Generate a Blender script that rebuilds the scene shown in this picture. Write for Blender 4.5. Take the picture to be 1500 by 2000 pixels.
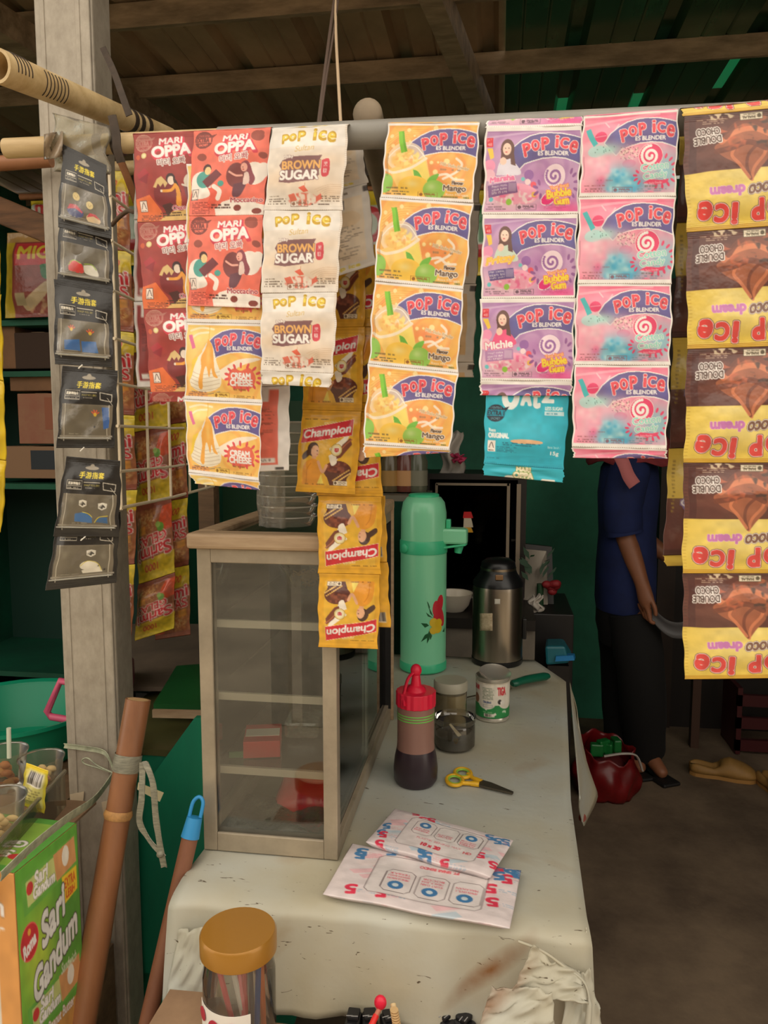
import bpy, bmesh, math, random
import numpy as np
from mathutils import Vector, Matrix

S = bpy.context.scene
COL = S.collection
for o in list(bpy.data.objects):
    bpy.data.objects.remove(o, do_unlink=True)

# ------------------------------------------------------------------ camera
CAM = np.array([0.0, 0.0, 1.40]); FPX = 1500.0
YAW = math.radians(8.5); PIT = math.radians(6.0)
cam_d = bpy.data.cameras.new('camera'); cam = bpy.data.objects.new('camera', cam_d)
COL.objects.link(cam); S.camera = cam
cam_d.sensor_fit = 'VERTICAL'; cam_d.sensor_height = 36.0; cam_d.lens = 27.0
cam_d.clip_start = 0.02; cam_d.clip_end = 200
cam.location = CAM.tolist(); cam.rotation_euler = (math.pi/2 - PIT, 0, YAW)

# ------------------------------------------------------------------ world and light
W = bpy.data.worlds.new('sky'); S.world = W; W.use_nodes = True
bg = W.node_tree.nodes['Background']
bg.inputs['Color'].default_value = (1.0, 0.905, 0.775, 1); bg.inputs['Strength'].default_value = 1.8
S.view_settings.view_transform = 'Standard'; S.view_settings.look = 'None'
S.view_settings.gamma = 1.0; S.view_settings.use_curve_mapping = False
S.view_settings.exposure = 0.03
S.cycles.transparent_max_bounces = 40

def ray(px, py):
    x = (px-750)/FPX; y = -(py-1000)/FPX
    v = (x, math.cos(PIT)+y*math.sin(PIT), -math.sin(PIT)+y*math.cos(PIT))
    c, s = math.cos(YAW), math.sin(YAW)
    return np.array([c*v[0]-s*v[1], s*v[0]+c*v[1], v[2]])
def aY(px, py, Y): r = ray(px, py); return CAM+r*(Y/r[1])
def aZ(px, py, Z): r = ray(px, py); return CAM+r*((Z-CAM[2])/r[2])
def aX(px, py, X): r = ray(px, py); return CAM+r*(X/r[0])

# ------------------------------------------------------------------ materials
def lin(c):
    c = np.asarray(c, float)/255.0
    return np.where(c <= 0.04045, c/12.92, ((c+0.055)/1.055)**2.4)
def rgba(c): return tuple(float(v) for v in lin(c))+(1.0,)
MATS = {}
def mat(name, col, rough=0.55, metal=0.0, var=0.0, scale=8.0, bump=0.0, bscale=60.0, col2=None, spec=0.5,
        trans=0.0, stretch=(1, 1, 1), coat=0.0, emit=0.0):
    if name in MATS: return MATS[name]
    m = bpy.data.materials.new(name); m.use_nodes = True; nt = m.node_tree
    b = nt.nodes['Principled BSDF']; MATS[name] = m
    b.inputs['Roughness'].default_value = rough; b.inputs['Metallic'].default_value = metal
    b.inputs['Specular IOR Level'].default_value = spec
    b.inputs['Base Color'].default_value = rgba(col)
    if trans: b.inputs['Transmission Weight'].default_value = trans
    if coat: b.inputs['Coat Weight'].default_value = coat
    if var or bump:
        tc = nt.nodes.new('ShaderNodeTexCoord'); mp = nt.nodes.new('ShaderNodeMapping')
        mp.inputs['Scale'].default_value = stretch
        nt.links.new(tc.outputs['Object'], mp.inputs['Vector'])
    if var:
        n = nt.nodes.new('ShaderNodeTexNoise'); n.inputs['Scale'].default_value = scale
        n.inputs['Detail'].default_value = 8; n.inputs['Roughness'].default_value = 0.65
        nt.links.new(mp.outputs['Vector'], n.inputs['Vector'])
        r = nt.nodes.new('ShaderNodeValToRGB')
        r.color_ramp.elements[0].position = 0.32; r.color_ramp.elements[1].position = 0.68
        c2 = col2 if col2 is not None else [max(0, v*(1-var)) for v in col]
        r.color_ramp.elements[0].color = rgba(c2); r.color_ramp.elements[1].color = rgba(col)
        nt.links.new(n.outputs['Fac'], r.inputs['Fac']); nt.links.new(r.outputs['Color'], b.inputs['Base Color'])
    if bump:
        n2 = nt.nodes.new('ShaderNodeTexNoise'); n2.inputs['Scale'].default_value = bscale
        n2.inputs['Detail'].default_value = 6
        nt.links.new(mp.outputs['Vector'], n2.inputs['Vector'])
        bp = nt.nodes.new('ShaderNodeBump'); bp.inputs['Strength'].default_value = bump
        bp.inputs['Distance'].default_value = 0.004
        nt.links.new(n2.outputs['Fac'], bp.inputs['Height']); nt.links.new(bp.outputs['Normal'], b.inputs['Normal'])
    return m
def clear_mat(name, tint=(240, 245, 240), gloss=0.08, rough=0.05, haze=0.0, hazecol=(220, 220, 215), bump=0.0, ior=1.45):
    """thin clear sheet: transparent, a little reflection, optional milky haze"""
    if name in MATS: return MATS[name]
    m = bpy.data.materials.new(name); m.use_nodes = True; nt = m.node_tree; MATS[name] = m
    nt.nodes.remove(nt.nodes['Principled BSDF']); out = nt.nodes['Material Output']
    t = nt.nodes.new('ShaderNodeBsdfTransparent'); t.inputs['Color'].default_value = rgba(tint)
    g = nt.nodes.new('ShaderNodeBsdfGlossy'); g.inputs['Roughness'].default_value = rough
    f = nt.nodes.new('ShaderNodeFresnel'); f.inputs['IOR'].default_value = ior
    ad = nt.nodes.new('ShaderNodeMath'); ad.operation = 'ADD'; ad.inputs[1].default_value = gloss; ad.use_clamp = True
    nt.links.new(f.outputs['Fac'], ad.inputs[0])
    mx = nt.nodes.new('ShaderNodeMixShader')
    nt.links.new(ad.outputs[0], mx.inputs['Fac']); nt.links.new(g.outputs[0], mx.inputs[2])
    last = t.outputs[0]
    if haze:
        d = nt.nodes.new('ShaderNodeBsdfDiffuse'); d.inputs['Color'].default_value = rgba(hazecol)
        tl = nt.nodes.new('ShaderNodeBsdfTranslucent'); tl.inputs['Color'].default_value = rgba(hazecol)
        a = nt.nodes.new('ShaderNodeMixShader'); a.inputs['Fac'].default_value = 0.4
        nt.links.new(d.outputs[0], a.inputs[1]); nt.links.new(tl.outputs[0], a.inputs[2])
        h = nt.nodes.new('ShaderNodeMixShader'); h.inputs['Fac'].default_value = haze
        nt.links.new(last, h.inputs[1]); nt.links.new(a.outputs[0], h.inputs[2]); last = h.outputs[0]
    nt.links.new(last, mx.inputs[1]); nt.links.new(mx.outputs[0], out.inputs['Surface'])
    if bump:
        tc = nt.nodes.new('ShaderNodeTexCoord'); n2 = nt.nodes.new('ShaderNodeTexNoise')
        n2.inputs['Scale'].default_value = 55; n2.inputs['Detail'].default_value = 4
        nt.links.new(tc.outputs['Object'], n2.inputs['Vector'])
        bp = nt.nodes.new('ShaderNodeBump'); bp.inputs['Strength'].default_value = bump; bp.inputs['Distance'].default_value = 0.01
        nt.links.new(n2.outputs['Fac'], bp.inputs['Height'])
        nt.links.new(bp.outputs['Normal'], g.inputs['Normal']); nt.links.new(bp.outputs['Normal'], f.inputs['Normal'])
    return m
def ink_mat(name, rough=0.4, spec=0.5, metal=0.0, bump=0.0):
    """print: colour comes from the printed mesh's own ink attribute"""
    if name in MATS: return MATS[name]
    m = bpy.data.materials.new(name); m.use_nodes = True; nt = m.node_tree; MATS[name] = m
    b = nt.nodes['Principled BSDF']; b.inputs['Roughness'].default_value = rough
    b.inputs['Specular IOR Level'].default_value = spec; b.inputs['Metallic'].default_value = metal
    a = nt.nodes.new('ShaderNodeAttribute'); a.attribute_name = 'ink'
    nt.links.new(a.outputs['Color'], b.inputs['Base Color'])
    if bump:
        tc = nt.nodes.new('ShaderNodeTexCoord'); n2 = nt.nodes.new('ShaderNodeTexNoise')
        n2.inputs['Scale'].default_value = 38; n2.inputs['Detail'].default_value = 3
        nt.links.new(tc.outputs['Object'], n2.inputs['Vector'])
        bp = nt.nodes.new('ShaderNodeBump'); bp.inputs['Strength'].default_value = bump; bp.inputs['Distance'].default_value = 0.006
        nt.links.new(n2.outputs['Fac'], bp.inputs['Height']); nt.links.new(bp.outputs['Normal'], b.inputs['Normal'])
    return m

# ------------------------------------------------------------------ scene objects
ORG = {}
def tag(o, label=None, cat=None, group=None, kind=None):
    if label: o['label'] = label
    if cat: o['category'] = cat
    if group: o['group'] = group
    if kind: o['kind'] = kind
    return o
def thing(name, label, cat, loc, group=None):
    o = bpy.data.objects.new(name, None); COL.objects.link(o)
    o.location = [float(v) for v in loc]; o.empty_display_size = 0.03
    ORG[o.name] = np.array([float(v) for v in loc])
    return tag(o, label, cat, group)
def link_mesh(name, me, m, parent, org=None):
    o = bpy.data.objects.new(name, me); COL.objects.link(o)
    if m is not None and not me.materials:
        for q in (m if isinstance(m, (list, tuple)) else [m]): me.materials.append(q)
    if parent is not None:
        o.parent = parent; ORG[o.name] = ORG[parent.name]
    else:
        o.location = [float(v) for v in org]; ORG[o.name] = np.array(org, float)
    return o
def unit(v): v = np.asarray(v, float); return v/(np.linalg.norm(v)+1e-12)
def frame(d):
    d = unit(d); a = np.array([0, 0, 1.0]) if abs(d[2]) < 0.9 else np.array([1.0, 0, 0])
    x = unit(np.cross(a, d)); return x, np.cross(d, x), d
class MB:
    def __init__(s): s.v = []; s.f = []; s.mi = []; s.k = 0
    def add(s, vs, fs, mi=0):
        n = len(s.v); s.v += [np.asarray(p, float) for p in vs]
        s.f += [tuple(i+n for i in f) for f in fs]; s.mi += [mi]*len(fs); return s
    def box(s, c, size, rz=0.0, R=None, mi=0):
        c = np.asarray(c, float); h = np.asarray(size, float)/2
        if R is None: R = np.array([[math.cos(rz), -math.sin(rz), 0], [math.sin(rz), math.cos(rz), 0], [0, 0, 1]])
        vs = [c+R@(np.array([x, y, z])*h) for x in (-1, 1) for y in (-1, 1) for z in (-1, 1)]
        return s.add(vs, [(0, 1, 3, 2), (4, 6, 7, 5), (0, 4, 5, 1), (2, 3, 7, 6), (0, 2, 6, 4), (1, 5, 7, 3)], mi)
    def bx(s, x0, x1, y0, y1, z0, z1, mi=0):
        return s.box(((x0+x1)/2, (y0+y1)/2, (z0+z1)/2), (abs(x1-x0), abs(y1-y0), abs(z1-z0)), mi=mi)
    def hexa(s, p, mi=0):   # 8 points: bottom 4 (ccw from above) then top 4
        return s.add(p, [(3, 2, 1, 0), (4, 5, 6, 7), (0, 1, 5, 4), (1, 2, 6, 5), (2, 3, 7, 6), (3, 0, 4, 7)], mi)
    def tube(s, path, r, n=12, caps=True, mi=0, ell=1.0):
        path = [np.asarray(p, float) for p in path]; m = len(path)
        rr = r if isinstance(r, (list, tuple, np.ndarray)) else [r]*m
        vs = []; px = None
        for i in range(m):
            d = path[min(i+1, m-1)]-path[max(i-1, 0)]
            if px is None: x, y, z = frame(d)
            else:
                z = unit(d); x = unit(px-z*np.dot(px, z)); y = np.cross(z, x)
            px = x
            for k in range(n):
                a = 2*math.pi*k/n; vs.append(path[i]+rr[i]*(x*math.cos(a)+y*math.sin(a)*ell))
        fs = []
        for i in range(m-1):
            for k in range(n):
                k2 = (k+1) % n; fs.append((i*n+k, i*n+k2, (i+1)*n+k2, (i+1)*n+k))
        if caps: fs += [tuple(reversed(range(n))), tuple((m-1)*n+k for k in range(n))]
        return s.add(vs, fs, mi)
    def lathe(s, prof, c, n=32, mi=0, axis=(0, 0, 1), sx=1.0, sy=1.0, a0=0.0):
        """prof: list of (radius, height) from bottom to top"""
        c = np.asarray(c, float); x, y, z = (np.array([1.0, 0, 0]), np.array([0, 1.0, 0]), np.array([0, 0, 1.0])) if tuple(axis) == (0, 0, 1) else frame(axis)
        vs = []; fs = []; m = len(prof)
        for (r, h) in prof:
            for k in range(n):
                a = a0+2*math.pi*k/n; vs.append(c+x*r*sx*math.cos(a)+y*r*sy*math.sin(a)+z*h)
        for i in range(m-1):
            for k in range(n):
                k2 = (k+1) % n; fs.append((i*n+k, i*n+k2, (i+1)*n+k2, (i+1)*n+k))
        if prof[0][0] > 1e-4: fs.append(tuple(reversed(range(n))))
        if prof[-1][0] > 1e-4: fs.append(tuple((m-1)*n+k for k in range(n)))
        return s.add(vs, fs, mi)
    def shell(s, prof, c, n=32, mi=0):
        """open lathe, no caps"""
        c = np.asarray(c, float); vs = []; fs = []; m = len(prof)
        for (r, h) in prof:
            for k in range(n):
                a = 2*math.pi*k/n; vs.append(c+np.array([r*math.cos(a), r*math.sin(a), h]))
        for i in range(m-1):
            for k in range(n):
                k2 = (k+1) % n; fs.append((i*n+k, i*n+k2, (i+1)*n+k2, (i+1)*n+k))
        return s.add(vs, fs, mi)
    def ball(s, c, r, n=16, m=10, sc=(1, 1, 1), mi=0):
        c = np.asarray(c, float); vs = [c+np.array([0, 0, -r*sc[2]])]; fs = []
        for i in range(1, m):
            t = math.pi*i/m
            for k in range(n):
                a = 2*math.pi*k/n
                vs.append(c+np.array([r*sc[0]*math.sin(t)*math.cos(a), r*sc[1]*math.sin(t)*math.sin(a), -r*sc[2]*math.cos(t)]))
        vs.append(c+np.array([0, 0, r*sc[2]]))
        for k in range(n): fs.append((0, 1+(k+1) % n, 1+k))
        for i in range(m-2):
            for k in range(n):
                k2 = (k+1) % n; fs.append((1+i*n+k, 1+i*n+k2, 1+(i+1)*n+k2, 1+(i+1)*n+k))
        L = len(vs)-1
        for k in range(n): fs.append((1+(m-2)*n+k, 1+(m-2)*n+(k+1) % n, L))
        return s.add(vs, fs, mi)
    def prism(s, pts, d, mi=0):
        """pts: 3D outline, extruded by vector d"""
        pts = [np.asarray(p, float) for p in pts]; d = np.asarray(d, float); n = len(pts)
        vs = pts+[p+d for p in pts]
        fs = [tuple(reversed(range(n))), tuple(range(n, 2*n))]
        fs += [(i, (i+1) % n, n+(i+1) % n, n+i) for i in range(n)]
        return s.add(vs, fs, mi)
    def surf(s, P, thick=0.0, mi=0):
        """P: (rows, cols, 3) array -> sheet, optional thickness along normals"""
        P = np.asarray(P, float); r, c = P.shape[:2]
        if not thick:
            fs = [(i*c+j, i*c+j+1, (i+1)*c+j+1, (i+1)*c+j) for i in range(r-1) for j in range(c-1)]
            return s.add(P.reshape(-1, 3), fs, mi)
        du = np.gradient(P, axis=1); dv = np.gradient(P, axis=0); N = np.cross(du, dv)
        N /= (np.linalg.norm(N, axis=2, keepdims=True)+1e-12)
        Q = P+N*thick; n = r*c; vs = list(P.reshape(-1, 3))+list(Q.reshape(-1, 3)); fs = []
        for i in range(r-1):
            for j in range(c-1):
                a, b, e, d = i*c+j, i*c+j+1, (i+1)*c+j+1, (i+1)*c+j
                fs.append((d, e, b, a)); fs.append((n+a, n+b, n+e, n+d))
        for j in range(c-1):
            fs.append((j, j+1, n+j+1, n+j)); k = (r-1)*c+j; fs.append((k+1, k, n+k, n+k+1))
        for i in range(r-1):
            k = i*c; fs.append((k+c, k, n+k, n+k+c)); k = i*c+c-1; fs.append((k, k+c, n+k+c, n+k))
        return s.add(vs, fs, mi)
    def build(s, name, m, parent=None, smooth=None, bevel=0.0, org=None, fix=True):
        V = np.array(s.v)
        if parent is not None: o = ORG[parent.name]
        else:
            if org is None:
                lo, hi = V.min(0), V.max(0); org = ((lo[0]+hi[0])/2, (lo[1]+hi[1])/2, lo[2])
            o = np.array(org, float)
        me = bpy.data.meshes.new(name); me.from_pydata((V-o).tolist(), [], s.f)
        for q in (m if isinstance(m, (list, tuple)) else [m]): me.materials.append(q)
        if any(s.mi): me.polygons.foreach_set('material_index', s.mi)
        if fix:
            bm = bmesh.new(); bm.from_mesh(me); bmesh.ops.recalc_face_normals(bm, faces=bm.faces); bm.to_mesh(me); bm.free()
        if smooth is not None:
            me.polygons.foreach_set('use_smooth', [True]*len(me.polygons)); me.set_sharp_from_angle(angle=math.radians(smooth))
        me.update()
        ob = link_mesh(name, me, None, parent, org)
        if bevel:
            b = ob.modifiers.new('edge', 'BEVEL'); b.width = bevel; b.segments = 2; b.limit_method = 'ANGLE'
        return ob
def spline(pts, n=8):
    """catmull-rom through points"""
    P = [np.asarray(p, float) for p in pts]; out = []
    for i in range(len(P)-1):
        a, b, c, d = P[max(i-1, 0)], P[i], P[i+1], P[min(i+2, len(P)-1)]
        for k in range(n):
            t = k/n; out.append(0.5*((2*b)+(c-a)*t+(2*a-5*b+4*c-d)*t*t+(3*b-a-3*c+d)*t**3))
    out.append(P[-1]); return out
rng = random.Random(7)
# ================================================================== the setting
def struct(name, mb, m, parent=None, **k):
    o = mb.build(name, m, parent, **k)
    if parent is None: o['kind'] = 'structure'
    return o
M_floor = mat('packed_earth_floor', (132, 112, 90), 0.9, var=0.5, scale=3.2, bump=0.5, bscale=22, col2=(84, 68, 54))
struct('floor', MB().bx(-3.2, 3.4, 0.2, 3.9, -0.1, 0), M_floor)
struct('ground', MB().bx(-20, 20, -30, 0.2, -0.1, -0.004), mat('pale_dusty_ground', (196, 182, 158), 0.9, var=0.2, scale=1.5))
# unseen house front and two whitewashed posts, added for the cabinet glass to mirror
struct('unseen_facade', MB().bx(-9, 9, -6.3, -6.0, -0.05, 2.6), mat('dark_facade', (92, 80, 66), 0.8, var=0.4, scale=1.5))
for k, (x, w) in enumerate(((-1.02, 0.085), (-0.86, 0.10))):
    o = MB().bx(x-w/2, x+w/2, -1.32, -1.24, -0.004, 1.05).build('unseen_post', mat('whitewash', (240, 232, 214), 0.8, var=0.2, scale=9), None, bevel=0.004)
    tag(o, ('narrow' if k == 0 else 'wider')+' whitewashed post added out of view for the cabinet glass to mirror', 'post')
M_wall = mat('green_painted_wall', (56, 144, 112), 0.7, var=0.35, scale=2.0)
struct('wall_back', MB().bx(-2.3, 2.5, 3.75, 3.85, 0, 2.53), M_wall)
struct('wall_left', MB().bx(-2.4, -2.3, 0.9, 3.85, 0, 2.53), M_wall)
struct('wall_right', MB().bx(2.4, 2.5, 0.6, 3.75, 0, 2.53), mat('dark_board_wall', (46, 34, 26), 0.8, var=0.4, scale=3))
# dark doorway opening behind the person
d = thing('door_1', 'dark brown wooden door in the green back wall', 'door', (1.25, 3.74, 0)); d['kind'] = 'structure'; del d['category']
dm = mat('dark_door_wood', (30, 20, 15), 0.6, var=0.4, scale=2, stretch=(12, 12, 1))
MB().bx(0.82, 1.7, 3.70, 3.74, 0, 2.0).build('door_leaf', dm, d)
fm = mat('door_frame_wood', (52, 36, 26), 0.6, var=0.3, scale=4)
MB().bx(0.74, 0.82, 3.68, 3.74, 0, 2.08).build('door_jamb', fm, d)
MB().bx(1.7, 1.78, 3.68, 3.74, 0, 2.08).build('door_jamb', fm, d)
MB().bx(0.82, 1.7, 3.68, 3.74, 2.0, 2.08).build('door_head', fm, d)

# corrugated roof: trapezoid ribs along Y
def roof_sheet(x0, x1, y0, y1, z, pitch=0.26):
    xs = [x0]; zs = [0.0]; x = x0
    while x < x1-1e-6:
        for dx, dz in ((0.045, 0), (0.05, 0.004), (0.055, 0), (0.115, 0), (0.12, 0.004), (0.125, 0), (0.175, 0), (0.19, 0.03), (0.225, 0.03), (0.24, 0)):
            xs.append(x+dx); zs.append(dz)
        x += pitch; xs.append(x); zs.append(0.0)
    ys = np.arange(y0, y1+0.01, 0.15)
    P = np.array([[(a, y, z+b) for a, b in zip(xs, zs)] for y in ys])
    return P
M_zinc = mat('weathered_zinc_sheet', (196, 168, 134), 0.5, metal=0.2, var=0.25, scale=3.0, stretch=(1, 0.6, 1), bump=0.25, bscale=14)
M_green = mat('green_coated_sheet', (66, 106, 74), 0.22, metal=0.3, var=0.35, scale=2.0, stretch=(3, 0.6, 1), spec=0.7)
M_glint = mat('translucent_green_glint', (40, 150, 100), 0.35, trans=0.6)
ceil = MB().surf(roof_sheet(-2.6, -2.6+0.26*10, 1.0, 4.1, 2.565), 0.003)
ceil = struct('ceiling', ceil, M_zinc, fix=False)
g = MB(); P = roof_sheet(0.0, 0.26*10, 1.0, 4.1, 2.556)
g.surf(P, 0.003)
# some rib faces made translucent green to stand in for daylight glints
mi = []
for f in g.f:
    c = np.mean([g.v[i] for i in f], axis=0)
    mi.append(1 if ((3.0 if c[0] < 0.62 else 2.7) < c[1] < (3.3 if c[0] < 0.62 else 3.0) and c[2] > 2.575 and 0.1 < c[0] < 0.85) else 0)
g.mi = mi
go = g.build('roof_sheet', [M_green, M_glint], ceil, fix=False)
M_purl = mat('galvanised_purlin', (200, 176, 146), 0.5, metal=0.2, var=0.35, scale=6, stretch=(1, 4, 4))
def purlin(y, z=2.505, parent=ceil):
    o = MB().bx(-2.6, 2.6, y-0.02, y+0.02, z, z+0.052).bx(-2.6, 2.6, y-0.02, y-0.017, z-0.012, z).build('purlin', M_purl, parent)
    return o
for y in (1.06, 1.38, 1.72, 2.11, 2.53, 3.1, 3.6): purlin(y)
# rafters run front to back
def rafter(p, q, w=0.055, h=0.075):
    p, q = np.array(p), np.array(q); d = unit(q-p); side = unit(np.cross(d, (0, 0, 1)))*w/2; up = np.array([0, 0, h])
    return MB().hexa([p-side, p+side, q+side, q-side, p-side+up, p+side+up, q+side+up, q-side+up])
r0 = aZ(840, 0, 2.43); r1 = aZ(945, 250, 2.43); dd = unit(r1-r0)
rafter(r0-dd*1.05, r0+dd*1.6).build('rafter', M_purl, ceil)
r0 = aZ(0, 75, 2.43); r1 = aZ(280, 245, 2.43); dd = unit(r1-r0)
rafter(r0-dd*0.9, r0+dd*1.9).build('rafter', M_purl, ceil)
# a pale soffit board seen far back under the eave
struct('trim_1', MB().bx(-2.3, 2.4, 3.68, 3.72, 2.28, 2.4), mat('eave_board', (120, 98, 76), 0.7, var=0.3, scale=5))

# ------------------------------------------------------------------ steel pillar
M_steel = mat('galvanised_pillar_steel', (182, 172, 156), 0.5, metal=0.25, var=0.12, scale=45, stretch=(1, 1, 0.6), bump=0.12, bscale=120, col2=(156, 146, 130))
pl = thing('steel_pillar', 'galvanised steel channel pillar with packs hanging down its front', 'pillar', (-0.69, 1.24, 0))
m = MB().bx(-0.742, -0.648, 1.200, 1.206, 0, 2.56).bx(-0.742, -0.736, 1.206, 1.265, 0, 2.56).bx(-0.652, -0.646, 1.206, 1.265, 0, 2.56)
m.bx(-0.742, -0.646, 1.259, 1.265, 0, 2.56)
m.build('channel', M_steel, pl, bevel=0.003)
for x in (-0.728, -0.668):
    MB().bx(x-0.004, x+0.004, 1.1985, 1.2005, 0, 2.56).build('pressed_rib', M_steel, pl, bevel=0.001)
# raffia tied round the pillar
M_raf = mat('grey_raffia', (150, 146, 126), 0.5, var=0.3, scale=60, stretch=(1, 1, 6))
M_raff_g = mat('green_grey_raffia', (186, 190, 160), 0.45, var=0.3, scale=60)
def ribbon(path, w, th=0.0012, updir=(0, 0, 1), twist=None):
    path = [np.asarray(p, float) for p in path]; m = len(path); P = []
    for i in range(m):
        u = np.asarray(updir, float) if twist is None else np.asarray(twist[i], float)
        P.append([path[i]-unit(u)*w/2, path[i], path[i]+unit(u)*w/2])
    P = np.array(P); P[:, 1] += 0.0012
    return MB().surf(P, th)
tie = thing('raffia_tie', 'pale green raffia string knotted round the steel pillar', 'string', aY(190, 1510, 1.19))
ribbon(spline([aY(124, 1457, 1.196), aY(165, 1462, 1.192), aY(205, 1472, 1.190), aY(222, 1508, 1.188)], 6), 0.008).build('wrap', M_raff_g, tie, smooth=40)
MB().tube(spline([aY(222, 1510, 1.186), aY(192, 1500, 1.185), aY(166, 1492, 1.186), aY(161, 1484, 1.186), aY(172, 1481, 1.186), aY(190, 1495, 1.185), aY(222, 1510, 1.184)], 6), 0.0014, 6).build('loop', M_raff_g, tie, smooth=60)
ribbon(spline([aY(222, 1510, 1.186), aY(185, 1560, 1.10), aY(128, 1600, 0.98), aY(60, 1655, 0.88), aY(0, 1712, 0.82)], 8), 0.017, twist=[unit((0.3, -0.3, 1))]*33).build('strap', M_raff_g, tie, smooth=40)
for k, (x, y) in enumerate(((150, 1560), (212, 1575))):
    MB().prism([aY(x-14, y-8, 1.1975), aY(x+14, y-14, 1.1975), aY(x+12, y+10, 1.1975), aY(x-10, y+16, 1.1975)], (0, 0.001, 0)).build('tape_scrap', mat('paper_scrap', (196, 178, 150), 0.7), pl)

# ------------------------------------------------------------------ poles
M_bam = mat('pale_bamboo', (222, 196, 148), 0.45, var=0.22, scale=7, stretch=(1, 6, 6), col2=(186, 156, 108))
M_bamb = mat('brown_bamboo', (176, 122, 82), 0.5, var=0.3, scale=7, stretch=(1, 1, 1), col2=(140, 90, 58))
M_pvc = mat('grey_plastic_pipe', (150, 146, 138), 0.4, var=0.12, scale=10)
M_tape = mat('dark_wrapping_tape', (70, 58, 48), 0.4, var=0.3, scale=30)
M_clrt = clear_mat('clear_packing_tape', haze=0.28, hazecol=(214, 190, 152), gloss=0.02, rough=0.3, bump=0.12)
bp = thing('bamboo_pole', 'thick pale bamboo pole with pen rings, open cut end, slanting past pillar', 'pole', aY(110, 180, 1.05))
pA = aY(-6, 128, 0.92); pB = aY(330, 268, 1.30); dd = pB-pA
def seg(t): return pA+dd*t
m = MB(); n = 20; L = 14
path = [seg(t) for t in np.linspace(0, 1, L)]
rad = [0.0205-0.005*t for t in np.linspace(0, 1, L)]
m.tube(path, rad, 24, caps=False); m.tube([seg(0.0), seg(0.3)], [0.0165, 0.0165], 24, caps=False)
# end ring between outer and inner wall
x, y, z = frame(dd); ring = []
for k in range(24):
    a = 2*math.pi*k/24; ring.append((seg(0)+rad[0]*(x*math.cos(a)+y*math.sin(a)), seg(0)+0.0165*(x*math.cos(a)+y*math.sin(a))))
m.add([p for r in ring for p in r], [(2*k, 2*((k+1) % 24), 2*((k+1) % 24)+1, 2*k+1) for k in range(24)])
m.build('culm', M_bam, bp, smooth=50)
M_pen = mat('pen_ink', (58, 46, 36), 0.7)
for t in [0.035+0.016*i for i in range(5)]+[0.17+0.018*i for i in range(7)]:
    r = 0.0207-0.005*t; a0, a1 = (0.1, 1.9) if t < 0.15 else (1.0, 2.7); c0 = unit(np.array([0, -1.0, 0.1])-z*np.dot((0, -1.0, 0.1), z)); c1 = np.cross(z, c0)
    MB().tube([seg(t)+(r+0.0002)*(c0*math.cos(a)+c1*math.sin(a)) for a in np.linspace(a0-0.6, a1-0.6, 14)], 0.0007, 5).build('pen_ring', M_pen, bp)
for t in (0.70, 0.745, 0.80):
    MB().tube([seg(t-0.012), seg(t+0.012)], 0.0205-0.005*t+0.0012, 20).build('tape_band', M_tape, bp, smooth=40)
pc = thing('hanging_rail', 'cream round wooden rail carrying the leftmost sachet strips', 'rail', aY(240, 288, 0.97))
MB().tube([aY(12, 290, 0.975), aY(470, 270, 0.975)], 0.0125, 20).build('rod', M_bam, pc, smooth=40)
for px_ in (197, 232):
    a = aY(px_, 283, 0.975); MB().tube([a-np.array([0.006, 0, 0]), a+np.array([0.006, 0, 0.0])], 0.0137, 18).build('tape_band', M_tape, pc, smooth=40)
pp = thing('hanging_pipe', 'grey plastic pipe the drink sachet strips are draped over', 'pipe', aY(900, 272, 0.965))
MB().tube([aY(430, 276, 0.965), aY(1640, 222, 0.965)], 0.0165, 24).build('pipe', M_pvc, pp, smooth=40)
bb = thing('brown_stick', 'thin brown stick lashed under the cream rail at the pillar', 'stick', aY(50, 318, 1.16))
MB().tube([aY(-40, 322, 1.16), aY(100, 312, 1.17)], 0.0115, 14).build('stick', M_bamb, bb, smooth=40)
be = thing('bamboo_end', 'rounded pale bamboo pole end poking up behind the grey pipe', 'pole', aY(718, 240, 1.06))
MB().tube([aY(718, 222, 1.04), aY(718, 222, 1.04)+np.array([-0.03, 0.5, -0.03]), aY(718, 222, 1.04)+np.array([-0.05, 1.2, -0.06])], [0.0195, 0.02, 0.02], 20).ball(aY(718, 222, 1.04), 0.0195, 20, 12, (1, 0.5, 1)).build('culm', mat('dusty_bamboo', (150, 132, 108), 0.6, var=0.2, scale=9), be, smooth=60)
# clear tape wound round pillar and poles
tp = thing('packing_tape', 'crumpled clear packing tape wound where rail meets pillar', 'tape', aY(150, 270, 0.95))
us = np.linspace(0, 1, 16); vs_ = np.linspace(0, 1, 14)
P = np.array([[aY(102+110*u+6*math.sin(9*v), 220+115*v+28*u-22*u*v, 0.9575-0.003*math.sin(3.1*u)-0.002*math.sin(13*u+5*v)*math.sin(11*v)) for u in us] for v in vs_])
MB().surf(P, 0.0006).build('tape_wrap', M_clrt, tp, smooth=180, fix=False)
MB().surf(np.array([[aY(86+36*u, 262+50*v-6*u, 0.95-0.01*math.sin(6*u+4*v)) for u in np.linspace(0, 1, 8)] for v in np.linspace(0, 1, 8)]), 0.0006).build('tape_end', clear_mat('milky_tape', haze=0.7, hazecol=(206, 180, 150), gloss=0.03, rough=0.3, bump=0.15), tp, smooth=180, fix=False)
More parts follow.
